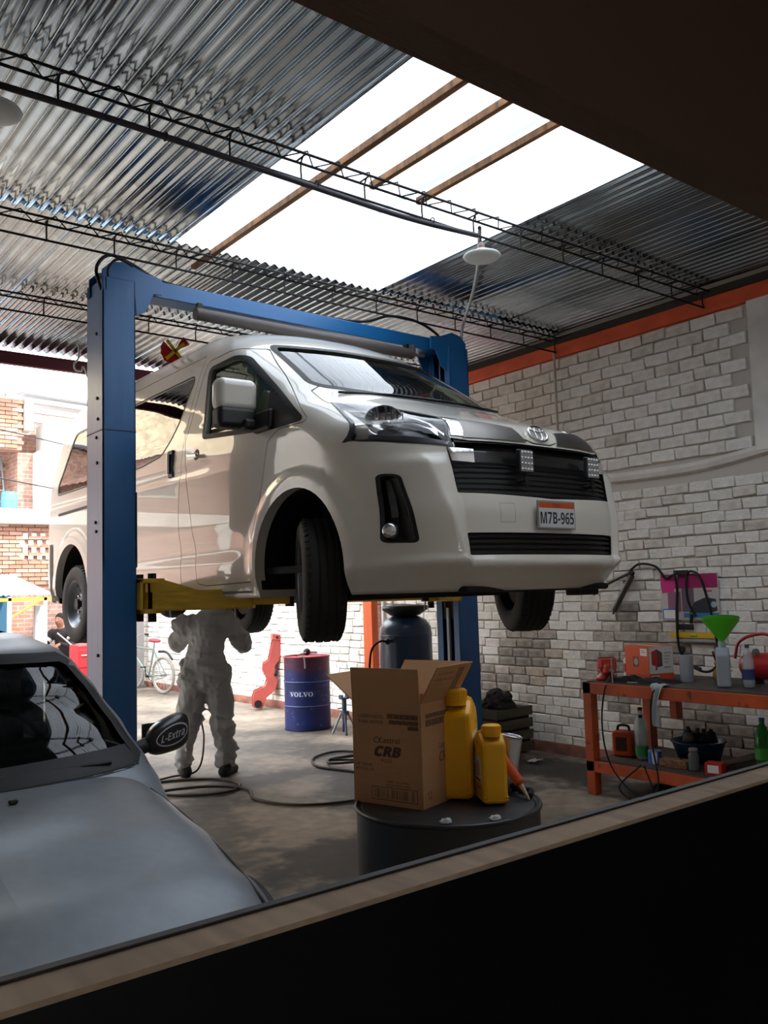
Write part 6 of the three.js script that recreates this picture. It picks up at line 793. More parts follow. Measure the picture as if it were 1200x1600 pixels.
jug('oil_jug', 'tall yellow oil jug right beside the cardboard box', [2.09, DH, -2.262], -0.9, 1.05, 1, 0.375); jug('oil_jug', 'short yellow oil jug in front of the tall one', [2.098, DH, -2.125], -0.55, 0.8, 1, 0.262);
{
  const c = thing('spray_can', 'silver can tilted behind the short yellow jug', 'can', [2.225, DH, -2.19]); const m = std(0xb9bdc1, 0.3, 0.8); part('can_body', put(lathe([[0, 0], [0.036, 0.002], [0.038, 0.01], [0.038, 0.175], [0.034, 0.185], [0, 0.187]], 30), [0, 0.006, 0], [0.12, 0, -0.16]), m, c); part('rim', put(new THREE.TorusGeometry(0.036, 0.003, 8, 30).rotateX(Math.PI / 2).translate(0, 0.185, 0), [0, 0.006, 0], [0.12, 0, -0.16]), MT.chrome, c); part('base_rim', put(new THREE.TorusGeometry(0.037, 0.003, 8, 30).rotateX(Math.PI / 2).translate(0, 0.006, 0), [0, 0.006, 0], [0.12, 0, -0.16]), MT.chrome, c);
  const o = thing('sealant_tube', 'orange sealant tube with pale nozzle leaning at the drum edge', 'tube', [0, 0, 0]); const A = [2.155, DH + 0.17, -2.16], B = [2.178, DH + 0.055, -2.07], T = [2.186, DH + 0.003, -2.035]; part('tube_body', [cyl(A, B, 0.017, 0.017, 20), cyl(B, [2.1795, DH + 0.047, -2.064], 0.017, 0.009, 20)], phys(0xd0551f, 0.4), o); part('nozzle', cyl([2.1795, DH + 0.047, -2.064], T, 0.009, 0.003, 14), std(0xe2d5b8, 0.5), o); part('band', cyl([2.151, DH + 0.19, -2.176], A, 0.019, 0.019, 20), phys(0x8f2f14, 0.4), o);
  const hc = thing('hose_coil', 'dark hose end coiled on the drum edge', 'hose', [0, 0, 0]); part('coil', tube([[2.2, DH + 0.012, -2.2], [2.245, DH + 0.012, -2.13], [2.235, DH + 0.02, -2.07], [2.2, DH + 0.014, -2.05], [2.215, DH + 0.03, -2.12], [2.25, DH + 0.012, -2.2]], 0.009, 50, 8), MT.rubber, hc); part('clip', new THREE.TorusGeometry(0.011, 0.003, 6, 14).translate(2.245, DH + 0.012, -2.13), MT.steel, hc);
}
{ // paper streamer by the far truss and the hook on the van roof line
  const f = thing('party_streamer', 'red and yellow paper decoration hanging from the far truss', 'decoration', [3.33, 3.99, -7.2]); const fan = (n, r0, r1, a0, a1, m, nm, z) => { const pos = []; for (let i = 0; i < n; i++) { const b0 = lerp(a0, a1, i / n), b1 = lerp(a0, a1, (i + 1) / n), z0 = z + (i % 2) * 0.02, z1 = z + ((i + 1) % 2) * 0.02, P = (r, b, zz) => [Math.cos(b) * r, Math.sin(b) * r - 0.12, zz]; const q = [P(r0, b0, z0), P(r1, b0, z0), P(r1, b1, z1), P(r0, b1, z1)]; for (const k of [0, 1, 2, 0, 2, 3]) pos.push(...q[k]); } const g = new THREE.BufferGeometry(); g.setAttribute('position', new THREE.Float32BufferAttribute(pos, 3)); g.computeVertexNormals(); part(nm, planarUV(g, 0, 1), m, f); };
  const red = std(0xd2271f, 0.7), yel = std(0xe8c31a, 0.7); fan(14, 0.01, 0.13, 2.4, 5.9, red, 'red_fan', 0); fan(8, 0.02, 0.17, 0.5, 1.05, red, 'red_tail', 0.01); for (const a of [0.75, 2.3, 3.9, 5.5]) part('yellow_ribbon', put(new THREE.BoxGeometry(0.12, 0.03, 0.004).translate(0.06, 0, 0), [0, -0.12, 0.035], [0, 0, a]), yel, f); part('string', cyl([0, -0.1, 0.02], [0.06, 0.02, 0], 0.003, 0.003, 5), MT.rod, f);
  const hk = thing('hook', 'pale wire hook hanging under the far roof behind the van', 'hook', [2.85, 3.9, -8.3]); part('wire', tube([[0, 0.24, 0], [0, 0.1, 0], [-0.04, 0.04, 0], [-0.03, -0.02, 0], [0.03, -0.02, 0], [0.045, 0.03, 0], [0.09, -0.08, 0]], 0.01, 40, 8), std(0xcfcdc8, 0.5, 0.3), hk); part('eye', new THREE.TorusGeometry(0.02, 0.005, 6, 16).translate(0, 0.25, 0), MT.zinc, hk);
}

// ---------- orange workbench and everything on it ----------
{
  const oran = phys(0xffffff, 0.5, 0, { map: texture(256, 256, (x, y) => { const n = fbm(x * 6, y * 6, 5, 6), s = smooth(0.62, 0.72, fbm(x * 20 + 3, y * 20, 3, 0)); const k = 0.86 + (n - 0.47) * 0.3 - s * 0.3; return [k * 208, k * 84, k * 22]; }) });
  const X0 = 5.64, X1 = 6.5, Z0 = -4.62, Z1 = -1.9, top = 0.88;
  const b = thing('workbench', 'orange steel workbench with a lower shelf along the brick wall', 'workbench', [0, 0, 0]);
  part('front_rail', boxUV(bb(X0, X0 + 0.06, top - 0.09, top, Z0, Z1, 0.005)), oran, b); part('back_rail', boxUV(bb(X1 - 0.06, X1, top - 0.09, top, Z0, Z1, 0.005)), oran, b); part('end_rail', boxUV(bb(X0, X1, top - 0.09, top, Z0, Z0 + 0.06, 0.005)), oran, b);
  part('top_plate', boxUV(bb(X0 + 0.03, X1, top - 0.004, top + 0.008, Z0 + 0.02, Z1, 0.002)), std(0xffffff, 0.6, 0.2, { map: speck([74, 66, 60], 0.35, 6, 71) }), b, 'dark oily steel top');
  for (const x of [X0, X1 - 0.08]) for (const z of [Z0, -2.4]) part('leg', boxUV(bb(x, x + 0.08, 0, top, z, z + 0.08, 0.005)), oran, b);
  part('shelf_rail', boxUV(bb(X0, X0 + 0.05, 0.18, 0.265, Z0, Z1, 0.005)), oran, b); part('shelf_end', boxUV(bb(X0, X1, 0.18, 0.265, Z0, Z0 + 0.05, 0.005)), oran, b); part('shelf_plate', boxUV(bb(X0 + 0.03, X1, 0.255, 0.268, Z0 + 0.02, Z1, 0.002)), std(0xffffff, 0.7, 0.1, { map: speck([70, 56, 48], 0.35, 6, 72) }), b); part('hanging_bracket', boxUV(bb(5.9, 5.98, 0.62, 0.8, -4.0, -3.94, 0.004)), oran, b);
  const T = top + 0.008, S = 0.268;
  { const v = thing('bench_vise', 'red cast iron vise bolted to the bench corner', 'vise', [5.8, T, -4.5], 0.9), r = phys(0xffffff, 0.5, 0, { map: speck([186, 54, 32], 0.2, 5, 15) }); part('base', lathe([[0, 0], [0.085, 0], [0.08, 0.03], [0.055, 0.05], [0.05, 0.07], [0, 0.07]], 28), r, v); part('vise_body', [box(0.15, 0.09, 0.1, [0.05, 0.1, 0], [0, 0, 0], 0.025, 4), box(0.06, 0.09, 0.13, [0.0, 0.14, 0], [0, 0, 0], 0.012)], r, v); part('moving_jaw', [box(0.1, 0.075, 0.09, [-0.1, 0.1, 0], [0, 0, 0], 0.02, 4), box(0.05, 0.08, 0.13, [-0.07, 0.14, 0], [0, 0, 0], 0.012)], r, v); part('jaw_plate', [box(0.012, 0.03, 0.12, [-0.037, 0.17, 0], [0, 0, 0], 0.002), box(0.012, 0.03, 0.12, [-0.024, 0.17, 0], [0, 0, 0], 0.002)], MT.dark_steel, v); part('anvil', box(0.09, 0.018, 0.07, [0.09, 0.15, 0], [0, 0, 0], 0.005), MT.dark_steel, v); part('screw', cyl([-0.14, 0.09, 0], [-0.2, 0.09, 0], 0.016), MT.steel, v); part('screw_handle', cyl([-0.19, 0.19, 0], [-0.19, -0.05, 0], 0.007), MT.steel, v); }
  { const c = thing('tool_carton', 'orange and white machine carton with a red machine printed on it', 'carton', [6.1, T, -4.3], -0.3);
    const A = canvasTex(384, 320, (x, w, h) => { x.fillStyle = '#d9582a'; x.fillRect(0, 0, w, h); x.fillStyle = '#e8e2da'; x.fillRect(w * 0.66, 18, 110, 70); x.fillStyle = '#777'; x.fillRect(w * 0.7, 34, 60, 6); x.fillRect(w * 0.7, 52, 76, 6); x.fillStyle = '#7a4c3a'; x.fillRect(130, 100, 96, 100); x.fillStyle = '#b9a79c'; x.beginPath(); x.arc(178, 150, 34, 0, 7); x.fill(); x.fillStyle = '#c24a22'; x.fillRect(0, 270, w, 50); });
    const B = canvasTex(384, 320, (x, w, h) => { x.fillStyle = '#c9c5c2'; x.fillRect(0, 0, w, h); x.fillStyle = '#d04a26'; x.fillRect(0, 260, w, 60); x.fillStyle = '#e9c9b8'; x.fillRect(30, 278, 120, 22); x.fillStyle = '#a8261f'; x.beginPath(); x.moveTo(40, 46); x.lineTo(130, 24); x.lineTo(130, 200); x.lineTo(40, 170); x.fill(); x.fillStyle = '#5a3a38'; x.beginPath(); x.moveTo(130, 24); x.lineTo(210, 60); x.lineTo(210, 190); x.lineTo(130, 200); x.fill(); x.fillStyle = '#8b1f1a'; x.fillRect(96, 196, 26, 30); x.fillStyle = '#777274'; for (let i = 0; i < 4; i++) x.fillRect(240, 60 + i * 30, 110 - i * 14, 8); x.fillStyle = '#c0788a'; x.fillRect(230, 196, 110, 14); });
    const w = 0.3, d = 0.24, h = 0.265, pl = std(0xc9522a, 0.7); part('carton_body', box(d, h, w, [0, h / 2, 0], [0, 0, 0], 0.003), pl, c); part('printed_face', new THREE.PlaneGeometry(w - 0.006, h - 0.006).rotateY(-Math.PI / 2).translate(-d / 2 - 0.001, h / 2, 0), std(0xffffff, 0.6, 0, { map: A }), c, 'orange printed face'); part('printed_face', new THREE.PlaneGeometry(d - 0.006, h - 0.006).translate(0, h / 2, w / 2 + 0.001), std(0xffffff, 0.6, 0, { map: B }), c, 'white face with a red machine'); part('tape', new THREE.BoxGeometry(0.05, 0.001, w).translate(0, h + 0.0006, 0), std(0xc9ae8a, 0.4), c); }
  const bottle = (name, label, pos, prof, m, capM, capAt, band) => { const o = thing(name, label, 'bottle', pos); part('bottle_body', lathe(prof, 30), m, o); const e = prof[prof.length - 1]; part('cap', lathe([[0, capAt + 0.022], [e[0] + 0.002, capAt + 0.022], [e[0] + 0.003, capAt], [0, capAt]], 18), capM, o); if (band) part('label', lathe(band[0], 30), band[1], o); return o; };
  const petClear = phys(0xe6ecec, 0.08, 0, { transmission: 0.7, thickness: 0, ior: 1.4 }), petGreen = phys(0x2fae4f, 0.08, 0, { transmission: 0.55, thickness: 0, ior: 1.4 });
  const soda = s => [[0, 0.006], [0.028 * s, 0], [0.04 * s, 0.01 * s], [0.043 * s, 0.05 * s], [0.041 * s, 0.1 * s], [0.043 * s, 0.16 * s], [0.04 * s, 0.2 * s], [0.022 * s, 0.255 * s], [0.013 * s, 0.27 * s], [0.013 * s, 0.29 * s]];
  { const j = thing('lubricant_jug', 'grey oil jug under the green funnel on the bench', 'jug', [5.9, T, -3.53], 0.55), g = phys(0x8f959b, 0.45), w = 0.095, d = 0.19, h = 0.3; const pr = rounded([[-d / 2, 0.003], [-d / 2, h * 0.8], [-d * 0.2, h * 0.93], [d * 0.22, h * 0.95], [d / 2, h * 0.72], [d / 2, 0.003]], 0.02); part('jug_body', ext(pr, w, 0.014, [rounded([[-d * 0.34, h * 0.32], [-d * 0.34, h * 0.66], [-d * 0.12, h * 0.7], [-d * 0.12, h * 0.32]], 0.02)]).translate(0, 0, -w / 2), g, j); part('neck', put(lathe([[0.026, 0], [0.026, 0.045], [0.02, 0.045]], 20), [0.03, h * 0.93, 0]), g, j); part('label', new THREE.PlaneGeometry(d * 0.4, h * 0.62).translate(d * 0.22, h * 0.4, w / 2 + 0.001), std(0xffffff, 0.5, 0, { map: canvasTex(128, 256, (c, ww, hh) => { c.fillStyle = '#d9b53a'; c.fillRect(0, 0, ww, hh); c.fillStyle = '#e9e4da'; c.fillRect(0, 0, ww, 90); c.fillStyle = '#3a3a3a'; c.fillRect(20, 120, 80, 16); c.fillRect(20, 150, 60, 16); c.fillStyle = '#a83222'; c.fillRect(20, 190, 88, 30); }) }), j, 'yellow and white label'); part('rib', [box(0.004, h * 0.5, 0.012, [d / 2, h * 0.35, 0.02], [0, 0, 0], 0.001), box(0.004, h * 0.5, 0.012, [d / 2, h * 0.35, -0.02], [0, 0, 0], 0.001)], g, j);
    const f = thing('funnel', 'bright green plastic funnel stuck in the grey oil jug', 'funnel', [5.93, T + 0.325, -3.545]); const gr = phys(0x4fbf1d, 0.4); f.rotation.z = -0.16; f.rotation.x = -0.1; part('cone', lathe([[0.012, -0.05], [0.014, 0.0], [0.03, 0.02], [0.128, 0.15], [0.131, 0.17], [0.134, 0.17], [0.134, 0.175], [0.129, 0.175], [0.125, 0.152], [0.026, 0.022], [0.01, 0.0], [0.009, -0.05]], 44), gr, f); part('rim', new THREE.TorusGeometry(0.131, 0.004, 8, 44).rotateX(Math.PI / 2).translate(0, 0.173, 0), phys(0x2f8f18, 0.45), f); part('hang_tab', box(0.03, 0.004, 0.02, [0.145, 0.173, 0]), gr, f); }
  bottle('drink_bottle', 'clear plastic bottle with a dark blue label on the bench', [5.94, T, -3.36], soda(1.0), petClear, std(0x30303a, 0.5), 0.285, [[[0.0435, 0.06], [0.0435, 0.135]], std(0x2a3566, 0.5)]);
  { const o = thing('measuring_can', 'plain grey plastic cylinder beside the carton', 'canister', [6.05, T, -3.93]); part('can_body', lathe([[0, 0], [0.05, 0], [0.053, 0.2], [0.049, 0.2], [0.046, 0.01], [0, 0.01]], 30), phys(0x9aa0a6, 0.5), o); part('lip', new THREE.TorusGeometry(0.052, 0.003, 6, 30).rotateX(Math.PI / 2).translate(0, 0.2, 0), phys(0x9aa0a6, 0.5), o); }
  { const o = thing('grease_bottle', 'small white bottle with red label left of the carton', 'bottle', [6.12, T, -4.53]); part('bottle_body', lathe([[0, 0], [0.028, 0.002], [0.03, 0.01], [0.03, 0.14], [0.012, 0.16], [0.012, 0.18]], 24), std(0xd5d3ce, 0.5), o); part('label', lathe([[0.0305, 0.04], [0.0305, 0.11]], 24), std(0xb23a3a, 0.5), o); part('cap', lathe([[0, 0.205], [0.013, 0.2], [0.014, 0.178], [0, 0.178]], 16), MT.black, o); }
  { // red portable compressor with tube handle
    const o = thing('red_machine', 'red portable machine with a tube handle at the bench end', 'machine', [6.22, T, -3.4]), m = phys(0xb01c22, 0.4, 0, { clearcoat: 0.4 }); part('tank', [put(new THREE.CapsuleGeometry(0.1, 0.36, 8, 24).rotateX(Math.PI / 2), [0, 0.13, 0.1])], m, o); part('motor_housing', [box(0.15, 0.13, 0.2, [0, 0.2, 0.24], [0, 0, 0], 0.03, 4)], m, o); part('carry_handle', tube([[0, 0.18, -0.22], [0, 0.3, -0.18], [0, 0.36, -0.05], [0, 0.36, 0.06], [0, 0.28, 0.16], [0, 0.22, 0.2]], 0.012, 40, 8), m, o); part('foot', [box(0.14, 0.03, 0.03, [0, 0.015, -0.05]), box(0.14, 0.03, 0.03, [0, 0.015, 0.28])], MT.black, o); part('gauge', cyl([-0.08, 0.24, 0.0], [-0.1, 0.24, 0.0], 0.025), MT.steel, o);
    const rt = thing('ratchet_straps', 'spiky red strap bundle behind the grey jug', 'strap', [6.1, T, -3.68]); const q = rng(12), sp = []; for (let i = 0; i < 12; i++) { const a = q() * 6.28, l = 0.06 + q() * 0.1; sp.push(put(new THREE.ConeGeometry(0.022, l, 5).translate(0, l / 2, 0), [0, 0.05 + q() * 0.08, 0], [Math.cos(a) * 1.2, a, Math.sin(a) * 1.2])); } part('strap_end', sp, phys(0xa8202a, 0.6), rt); part('core', put(new THREE.IcosahedronGeometry(0.06, 2), [0, 0.06, 0], [0, 0, 0], [0.9, 1, 0.9]), std(0x8a6a2e, 0.8), rt); part('rod', cyl([0.02, 0.05, 0], [-0.05, 0.24, -0.02], 0.008), phys(0xa8202a, 0.6), rt); }
  { const o = thing('green_pouch', 'dark green plastic bottle lying at the bench edge', 'bottle', [5.82, T + 0.035, -3.05]); part('bottle_body', put(new THREE.CapsuleGeometry(0.035, 0.12, 8, 20).rotateX(Math.PI / 2), [0, 0, 0]), phys(0x2c6b52, 0.4), o); part('cap', cyl([0, 0, 0.09], [0, 0, 0.12], 0.014), MT.black, o); }
  { const tools = [['wrench', 0], ['wrench', 1], ['pliers', 2]]; const w = (x, z, a, lb) => { const o = thing('wrench', lb, 'wrench', [x, T + 0.006, z], a); part('shank', box(0.16, 0.007, 0.016, [0, 0, 0], [0, 0, 0], 0.003), MT.steel, o); part('jaw', ext([[0.07, -0.018], [0.1, -0.022], [0.12, -0.012], [0.1, -0.007], [0.1, 0.007], [0.12, 0.012], [0.1, 0.022], [0.07, 0.018]], 0.008, 0.001).rotateX(-Math.PI / 2).translate(0, -0.004, 0), MT.steel, o); part('ring', new THREE.TorusGeometry(0.014, 0.005, 6, 18).rotateX(Math.PI / 2).translate(-0.09, 0, 0), MT.steel, o); }; w(5.78, -4.28, 0.7, 'steel wrench lying nearest to the red vise'); w(5.76, -4.12, 2.2, 'steel wrench lying in front of the carton');
    const ch = thing('oily_cloth', 'black oily cloth spread under the carton edge', 'cloth', [5.86, T, -4.2]); const g = new THREE.PlaneGeometry(0.28, 0.55, 28, 40).rotateX(-Math.PI / 2), p = g.attributes.position; for (let i = 0; i < p.count; i++) { const x = p.getX(i), z = p.getZ(i), e = Math.max(Math.abs(x) / 0.14, Math.abs(z) / 0.275); p.setXYZ(i, x * (1 + (fbm(z * 9, 3, 2) - 0.4) * 0.5), 0.004 + fbm(x * 16 + 2, z * 16, 3) * 0.05 * smooth(1.02, 0.7, e), z); } g.computeVertexNormals(); part('cloth_sheet', g, std(0x141314, 0.95), ch);
    const rg = thing('grey_rag', 'pale grey rag hanging over the bench front rail', 'rag', [X0 - 0.004, T, -3.93]); const rgG = (() => { const pos = [], idx = []; const nu = 10, nv = 26; for (let j = 0; j <= nv; j++) for (let i = 0; i <= nu; i++) { const t = j / nv, wv = lerp(0.15, 0.055, smooth(0, 0.5, t)) * (i / nu - 0.5); let x, y; if (t < 0.25) { x = lerp(0.1, 0, t / 0.25); y = 0.012; } else { x = -0.012 - 0.012 * Math.sin(t * 9 + i); y = 0.008 - (t - 0.25) / 0.75 * 0.3; } pos.push(x + Math.sin(i * 1.9 + t * 3) * 0.006, y + Math.sin(i * 1.4 + t * 7) * 0.004, wv + Math.sin(t * 6) * 0.01); } for (let j = 0; j < nv; j++) for (let i = 0; i < nu; i++) { const a = j * (nu + 1) + i; idx.push(a, a + 1, a + nu + 1, a + 1, a + nu + 2, a + nu + 1); } const g2 = new THREE.BufferGeometry(); g2.setAttribute('position', new THREE.Float32BufferAttribute(pos, 3)); g2.setIndex(idx); g2.computeVertexNormals(); return planarUV(g2, 2, 1); })(); part('cloth_sheet', rgG, std(0xaeb2b4, 0.9), rg); }
  // lower shelf
  { const o = thing('battery_charger', 'small orange battery charger on the lower shelf', 'charger', [5.98, S, -4.5], 0.3), m = phys(0xc4491f, 0.5); part('case', [box(0.13, 0.2, 0.16, [0, 0.1, 0], [0, 0, 0], 0.02, 4)], m, o); part('front_panel', box(0.004, 0.11, 0.09, [-0.066, 0.1, 0], [0, 0, 0], 0.001), std(0x3a2a26, 0.5), o); part('handle', tube([[0, 0.19, -0.05], [0, 0.235, -0.04], [0, 0.235, 0.04], [0, 0.19, 0.05]], 0.011, 20, 8), MT.black, o); }
  bottle('drink_bottle', 'clear bottle with a green label on the lower shelf', [5.94, S, -4.3], soda(1.15), petClear, MT.black, 0.325, [[[0.05, 0.03], [0.05, 0.11]], std(0x2f8a4a, 0.5)]); bottle('drink_bottle', 'clear thin bottle behind the green-labelled one', [6.02, S, -4.36], soda(1.3), petClear, std(0x7a1f1f, 0.5), 0.37);
  bottle('drink_bottle', 'green soda bottle at the right end of the lower shelf', [6.0, S, -3.32], soda(1.35), petGreen, std(0x2b58a8, 0.5), 0.385, [[[0.0585, 0.12], [0.0585, 0.2]], std(0x3fae3e, 0.5)]);
  { const o = thing('paint_tin', 'small blue and white tin on the lower shelf', 'tin', [5.86, S, -4.13]); part('tin_body', lathe([[0, 0], [0.048, 0], [0.05, 0.005], [0.05, 0.095], [0.046, 0.1], [0, 0.098]], 30), std(0xffffff, 0.35, 0, { map: canvasTex(256, 64, (c, w, h) => { c.fillStyle = '#2468b4'; c.fillRect(0, 0, w, h); c.fillStyle = '#d9dde0'; for (let i = 0; i < 3; i++) { c.beginPath(); c.arc(40 + i * 88, 26, 18, 0, 7); c.fill(); } }) }), o); part('rim', new THREE.TorusGeometry(0.049, 0.003, 6, 30).rotateX(Math.PI / 2).translate(0, 0.098, 0), MT.steel, o); }
  { const o = thing('blue_basin', 'dark blue plastic basin full of parts on the lower shelf', 'basin', [6.18, S, -3.95]); part('basin_body', lathe([[0, 0.004], [0.15, 0.004], [0.2, 0.15], [0.21, 0.15], [0.205, 0.158], [0.19, 0.155], [0.14, 0.014], [0, 0.014]], 36), phys(0x1c2f52, 0.45), o); part('rim', new THREE.TorusGeometry(0.203, 0.006, 6, 36).rotateX(Math.PI / 2).translate(0, 0.155, 0), phys(0x1c2f52, 0.45), o); const q = rng(3); for (let i = 0; i < 5; i++) { const t = thing('machine_part', ['black machine part leftmost in the blue basin', 'grey round machine part in the blue basin middle', 'black cap on top of the parts in the blue basin', 'dark flange at the back of the blue basin', 'dark ring rightmost in the blue basin'][i], 'machine part', [6.18 + (q() - 0.5) * 0.1, S + 0.15, -4.05 + i * 0.05]); part('core', lathe([[0, 0], [0.04 + q() * 0.02, 0], [0.045, 0.03], [0.03, 0.05 + q() * 0.04], [0, 0.06]], 20), std(i === 1 ? 0x6d6b68 : 0x1d1c1c, 0.7, 0.2), t); part('bore', cyl([0, 0.05, 0], [0, 0.1, 0], 0.015), MT.dark_steel, t); } }
  { const o = thing('glass_jar', 'grey lidded jar standing on the lower shelf', 'jar', [5.84, S, -3.78]); part('jar_body', lathe([[0, 0], [0.036, 0.002], [0.04, 0.01], [0.04, 0.11], [0.03, 0.13], [0.03, 0.14]], 28), phys(0x565b5c, 0.25), o); part('lid', lathe([[0, 0.165], [0.03, 0.163], [0.033, 0.155], [0.033, 0.135], [0, 0.135]], 24), std(0x8d8a86, 0.5), o); }
  { const o = thing('red_carton', 'small red and white carton on the lower shelf', 'carton', [5.83, S, -3.6], 0.2); part('carton_body', box(0.1, 0.085, 0.12, [0, 0.043, 0], [0, 0, 0], 0.002), std(0xb8281f, 0.6), o); part('label', new THREE.PlaneGeometry(0.08, 0.055).rotateY(-Math.PI / 2).translate(-0.0512, 0.043, 0), std(0xdcd8d0, 0.6), o); }
  { const o = thing('rubber_belt', 'pale worn fan belt coiled on the lower shelf', 'belt', [6.1, S + 0.02, -3.5]); const pts = []; for (let i = 0; i < 20; i++) { const a = i / 20 * 6.2832; pts.push([Math.cos(a) * 0.13, 0.05 + Math.sin(a) * 0.06 + 0.02, Math.sin(a) * 0.17]); } part('belt_loop', tube(pts, 0.022, 60, 8, true), std(0x6b6258, 0.9), o); part('joint', box(0.05, 0.03, 0.05, [0.13, 0.07, 0]), std(0x4a4038, 0.9), o); const w = thing('wooden_block', 'brown oily wood block lying on the lower shelf', 'wood', [5.86, S, -3.95]); part('block', box(0.1, 0.06, 0.22, [0, 0.03, 0], [0, 0.1, 0], 0.006), MT.wood, w); part('nail', cyl([0, 0.06, 0.05], [0, 0.07, 0.05], 0.004), MT.dark_steel, w); }
  { const o = thing('power_cable', 'black cable looping down over the lower shelf edge', 'cable', [0, 0, 0]); part('cable', tube([[5.7, T, -4.4], [5.62, 0.85, -4.38], [5.61, 0.6, -4.42], [5.62, 0.35, -4.4], [5.6, 0.2, -4.3], [5.6, 0.08, -4.12], [5.61, 0.14, -3.95], [5.61, 0.5, -3.97], [5.61, 0.84, -3.94], [5.7, T + 0.01, -3.93]], 0.007, 120, 6), MT.rubber, o); part('cable_loop', tube([[5.61, 0.3, -4.08], [5.6, 0.1, -4.28], [5.62, 0.02, -4.15], [5.62, 0.1, -4.0], [5.61, 0.3, -4.05]], 0.006, 60, 6), MT.rubber, o); part('plug', box(0.03, 0.05, 0.03, [5.72, T + 0.02, -4.4]), MT.black, o); }
  { const o = thing('tyre_tube', 'dark inner tube lying under the bench', 'tube', [5.98, 0.05, -3.95]); part('ring', new THREE.TorusGeometry(0.22, 0.05, 12, 40).rotateX(Math.PI / 2), MT.rubber, o); part('valve', cyl([-0.17, 0.02, 0], [-0.17, 0.08, 0], 0.006), MT.steel, o); }
  // on the wall above the bench
  const wx = WX - 0.036;
  { const t = canvasTex(512, 384, (c, w, h) => { c.fillStyle = '#bdb6b4'; c.fillRect(0, 0, w, h); c.fillStyle = '#a3165f'; c.fillRect(0, 0, w, 120); c.fillStyle = '#d02a7c'; c.beginPath(); c.moveTo(0, 20); c.lineTo(150, 20); c.lineTo(120, 150); c.lineTo(10, 160); c.fill(); c.fillStyle = '#8c5a74'; c.fillRect(60, 150, 120, 170); c.fillStyle = '#6e6068'; c.fillRect(190, 120, 110, 200); c.fillStyle = '#2c3038'; c.beginPath(); c.moveTo(250, 330); c.lineTo(300, 240); c.lineTo(400, 200); c.lineTo(490, 215); c.lineTo(500, 310); c.lineTo(420, 340); c.fill(); c.fillStyle = '#9fb4c4'; c.beginPath(); c.arc(470, 260, 26, 0, 7); c.fill(); c.fillStyle = '#2a7fae'; c.fillRect(200, 330, 312, 40); c.fillStyle = '#c04030'; c.fillRect(400, 140, 60, 14); c.fillStyle = '#e4e2dc'; c.fillRect(10, 300, 120, 84); c.strokeStyle = '#2f74b8'; c.lineWidth = 10; c.strokeRect(10, 300, 120, 84); });
    const p = thing('poster', 'pink and grey vehicle poster pinned above the bench', 'poster', [wx - 0.006, 1.53, -4.32]); part('sheet', new THREE.BoxGeometry(0.004, 0.40, 0.56), std(0xd8d2cc, 0.7), p); part('print', new THREE.PlaneGeometry(0.55, 0.39).rotateY(-Math.PI / 2).translate(-0.0035, 0, 0), std(0xffffff, 0.55, 0, { map: t }), p); for (const z of [-0.26, 0.26]) part('pin', new THREE.SphereGeometry(0.006, 8, 6).translate(-0.005, 0.19, z), MT.steel, p);
    const lv = thing('spirit_level', 'yellow spirit level hung under the poster', 'level', [wx - 0.02, 1.2, -4.28]); part('bar', box(0.024, 0.05, 0.46, [0, 0, 0], [0, 0, 0], 0.003), phys(0xd0a91f, 0.5), lv); part('foot_rail', box(0.03, 0.022, 0.46, [0, -0.045, 0], [0, 0, 0], 0.003), MT.zinc, lv); part('vial', cyl([-0.014, 0, -0.03], [-0.014, 0, 0.03], 0.009), phys(0x8bc34a, 0.2), lv);
    const cp = thing('bar_clamp', 'dark clamp hanging over the poster and level', 'clamp', [wx - 0.035, 1.5, -4.42]); part('bar', box(0.014, 0.5, 0.02, [0, 0, 0], [0.05, 0, 0], 0.003), MT.steel, cp); part('jaw', box(0.02, 0.04, 0.14, [0, 0.24, 0.05], [0, 0, 0], 0.006), MT.black, cp); part('jaw', box(0.02, 0.05, 0.16, [0, -0.23, 0.06], [0, 0, 0], 0.006), MT.black, cp); part('handle', cyl([0, -0.2, 0.12], [0, -0.12, 0.13], 0.014), MT.black, cp); }
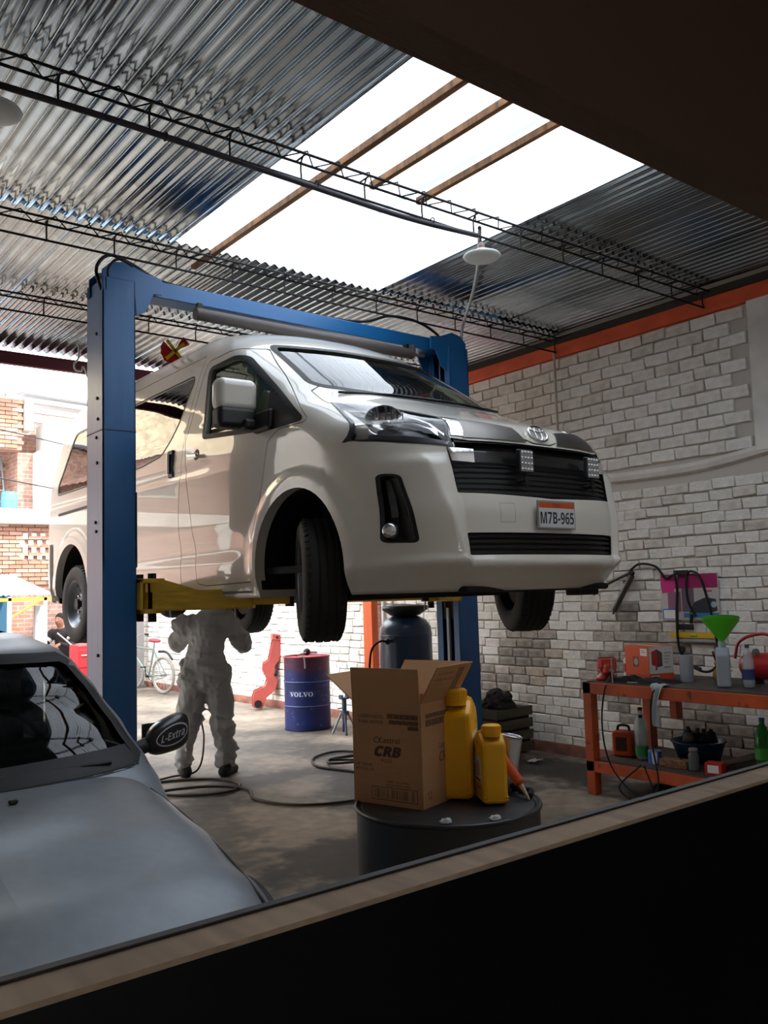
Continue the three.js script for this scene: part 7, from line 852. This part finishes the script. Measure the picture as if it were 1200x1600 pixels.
  { const h = thing('air_hose', 'dark air hose hanging in a loop over the wall poster', 'hose', [0, 0, 0]); part('hose_loop', tube([[wx - 0.02, 1.78, -4.9], [wx - 0.03, 1.83, -4.8], [wx - 0.03, 1.80, -4.62], [wx - 0.03, 1.69, -4.52], [wx - 0.04, 1.72, -4.44], [wx - 0.06, 1.62, -4.4], [wx - 0.06, 1.35, -4.42], [wx - 0.06, 1.05, -4.4], [wx - 0.06, 0.93, -4.28], [wx - 0.06, 0.9, -4.15], [wx - 0.06, 0.98, -4.05], [wx - 0.06, 1.2, -4.06], [wx - 0.05, 1.5, -4.12], [wx - 0.05, 1.72, -4.2], [wx - 0.03, 1.74, -4.3], [wx - 0.06, 1.5, -4.3], [wx - 0.05, 1.36, -4.24]], 0.011, 140, 8), MT.rubber, h); part('nail', cyl([wx, 1.74, -4.42], [wx - 0.07, 1.74, -4.42], 0.006), MT.steel, h); part('connector', cyl([wx - 0.06, 0.93, -4.27], [wx - 0.06, 0.915, -4.22], 0.018), MT.dark_steel, h);
    const bg = thing('grease_gun', 'steel grease gun hanging on the wall beside the van', 'grease gun', [0, 0, 0]); part('barrel', cyl([wx - 0.03, 1.73, -4.88], [wx - 0.03, 1.41, -5.1], 0.026, 0.026, 16), std(0x5a5550, 0.45, 0.6), bg); part('lever', cyl([wx - 0.03, 1.75, -4.92], [wx - 0.03, 1.65, -5.2], 0.014, 0.018, 10), std(0x5a5550, 0.45, 0.6), bg); part('head', box(0.04, 0.07, 0.05, [wx - 0.03, 1.74, -4.89], [0.5, 0, 0], 0.01), MT.dark_steel, bg); part('tip', cyl([wx - 0.03, 1.41, -5.1], [wx - 0.03, 1.38, -5.11], 0.008), MT.dark_steel, bg);
    const sb = thing('wall_clip', 'small black clip on the wall above the carton', 'clip', [wx - 0.01, 1.07, -4.42]); part('plate', box(0.02, 0.06, 0.04, [0, 0, 0], [0.4, 0, 0], 0.004), MT.black, sb); part('screw', cyl([-0.01, 0, 0], [-0.016, 0, 0], 0.006), MT.steel, sb); }
}

renderer.render(scene, camera);
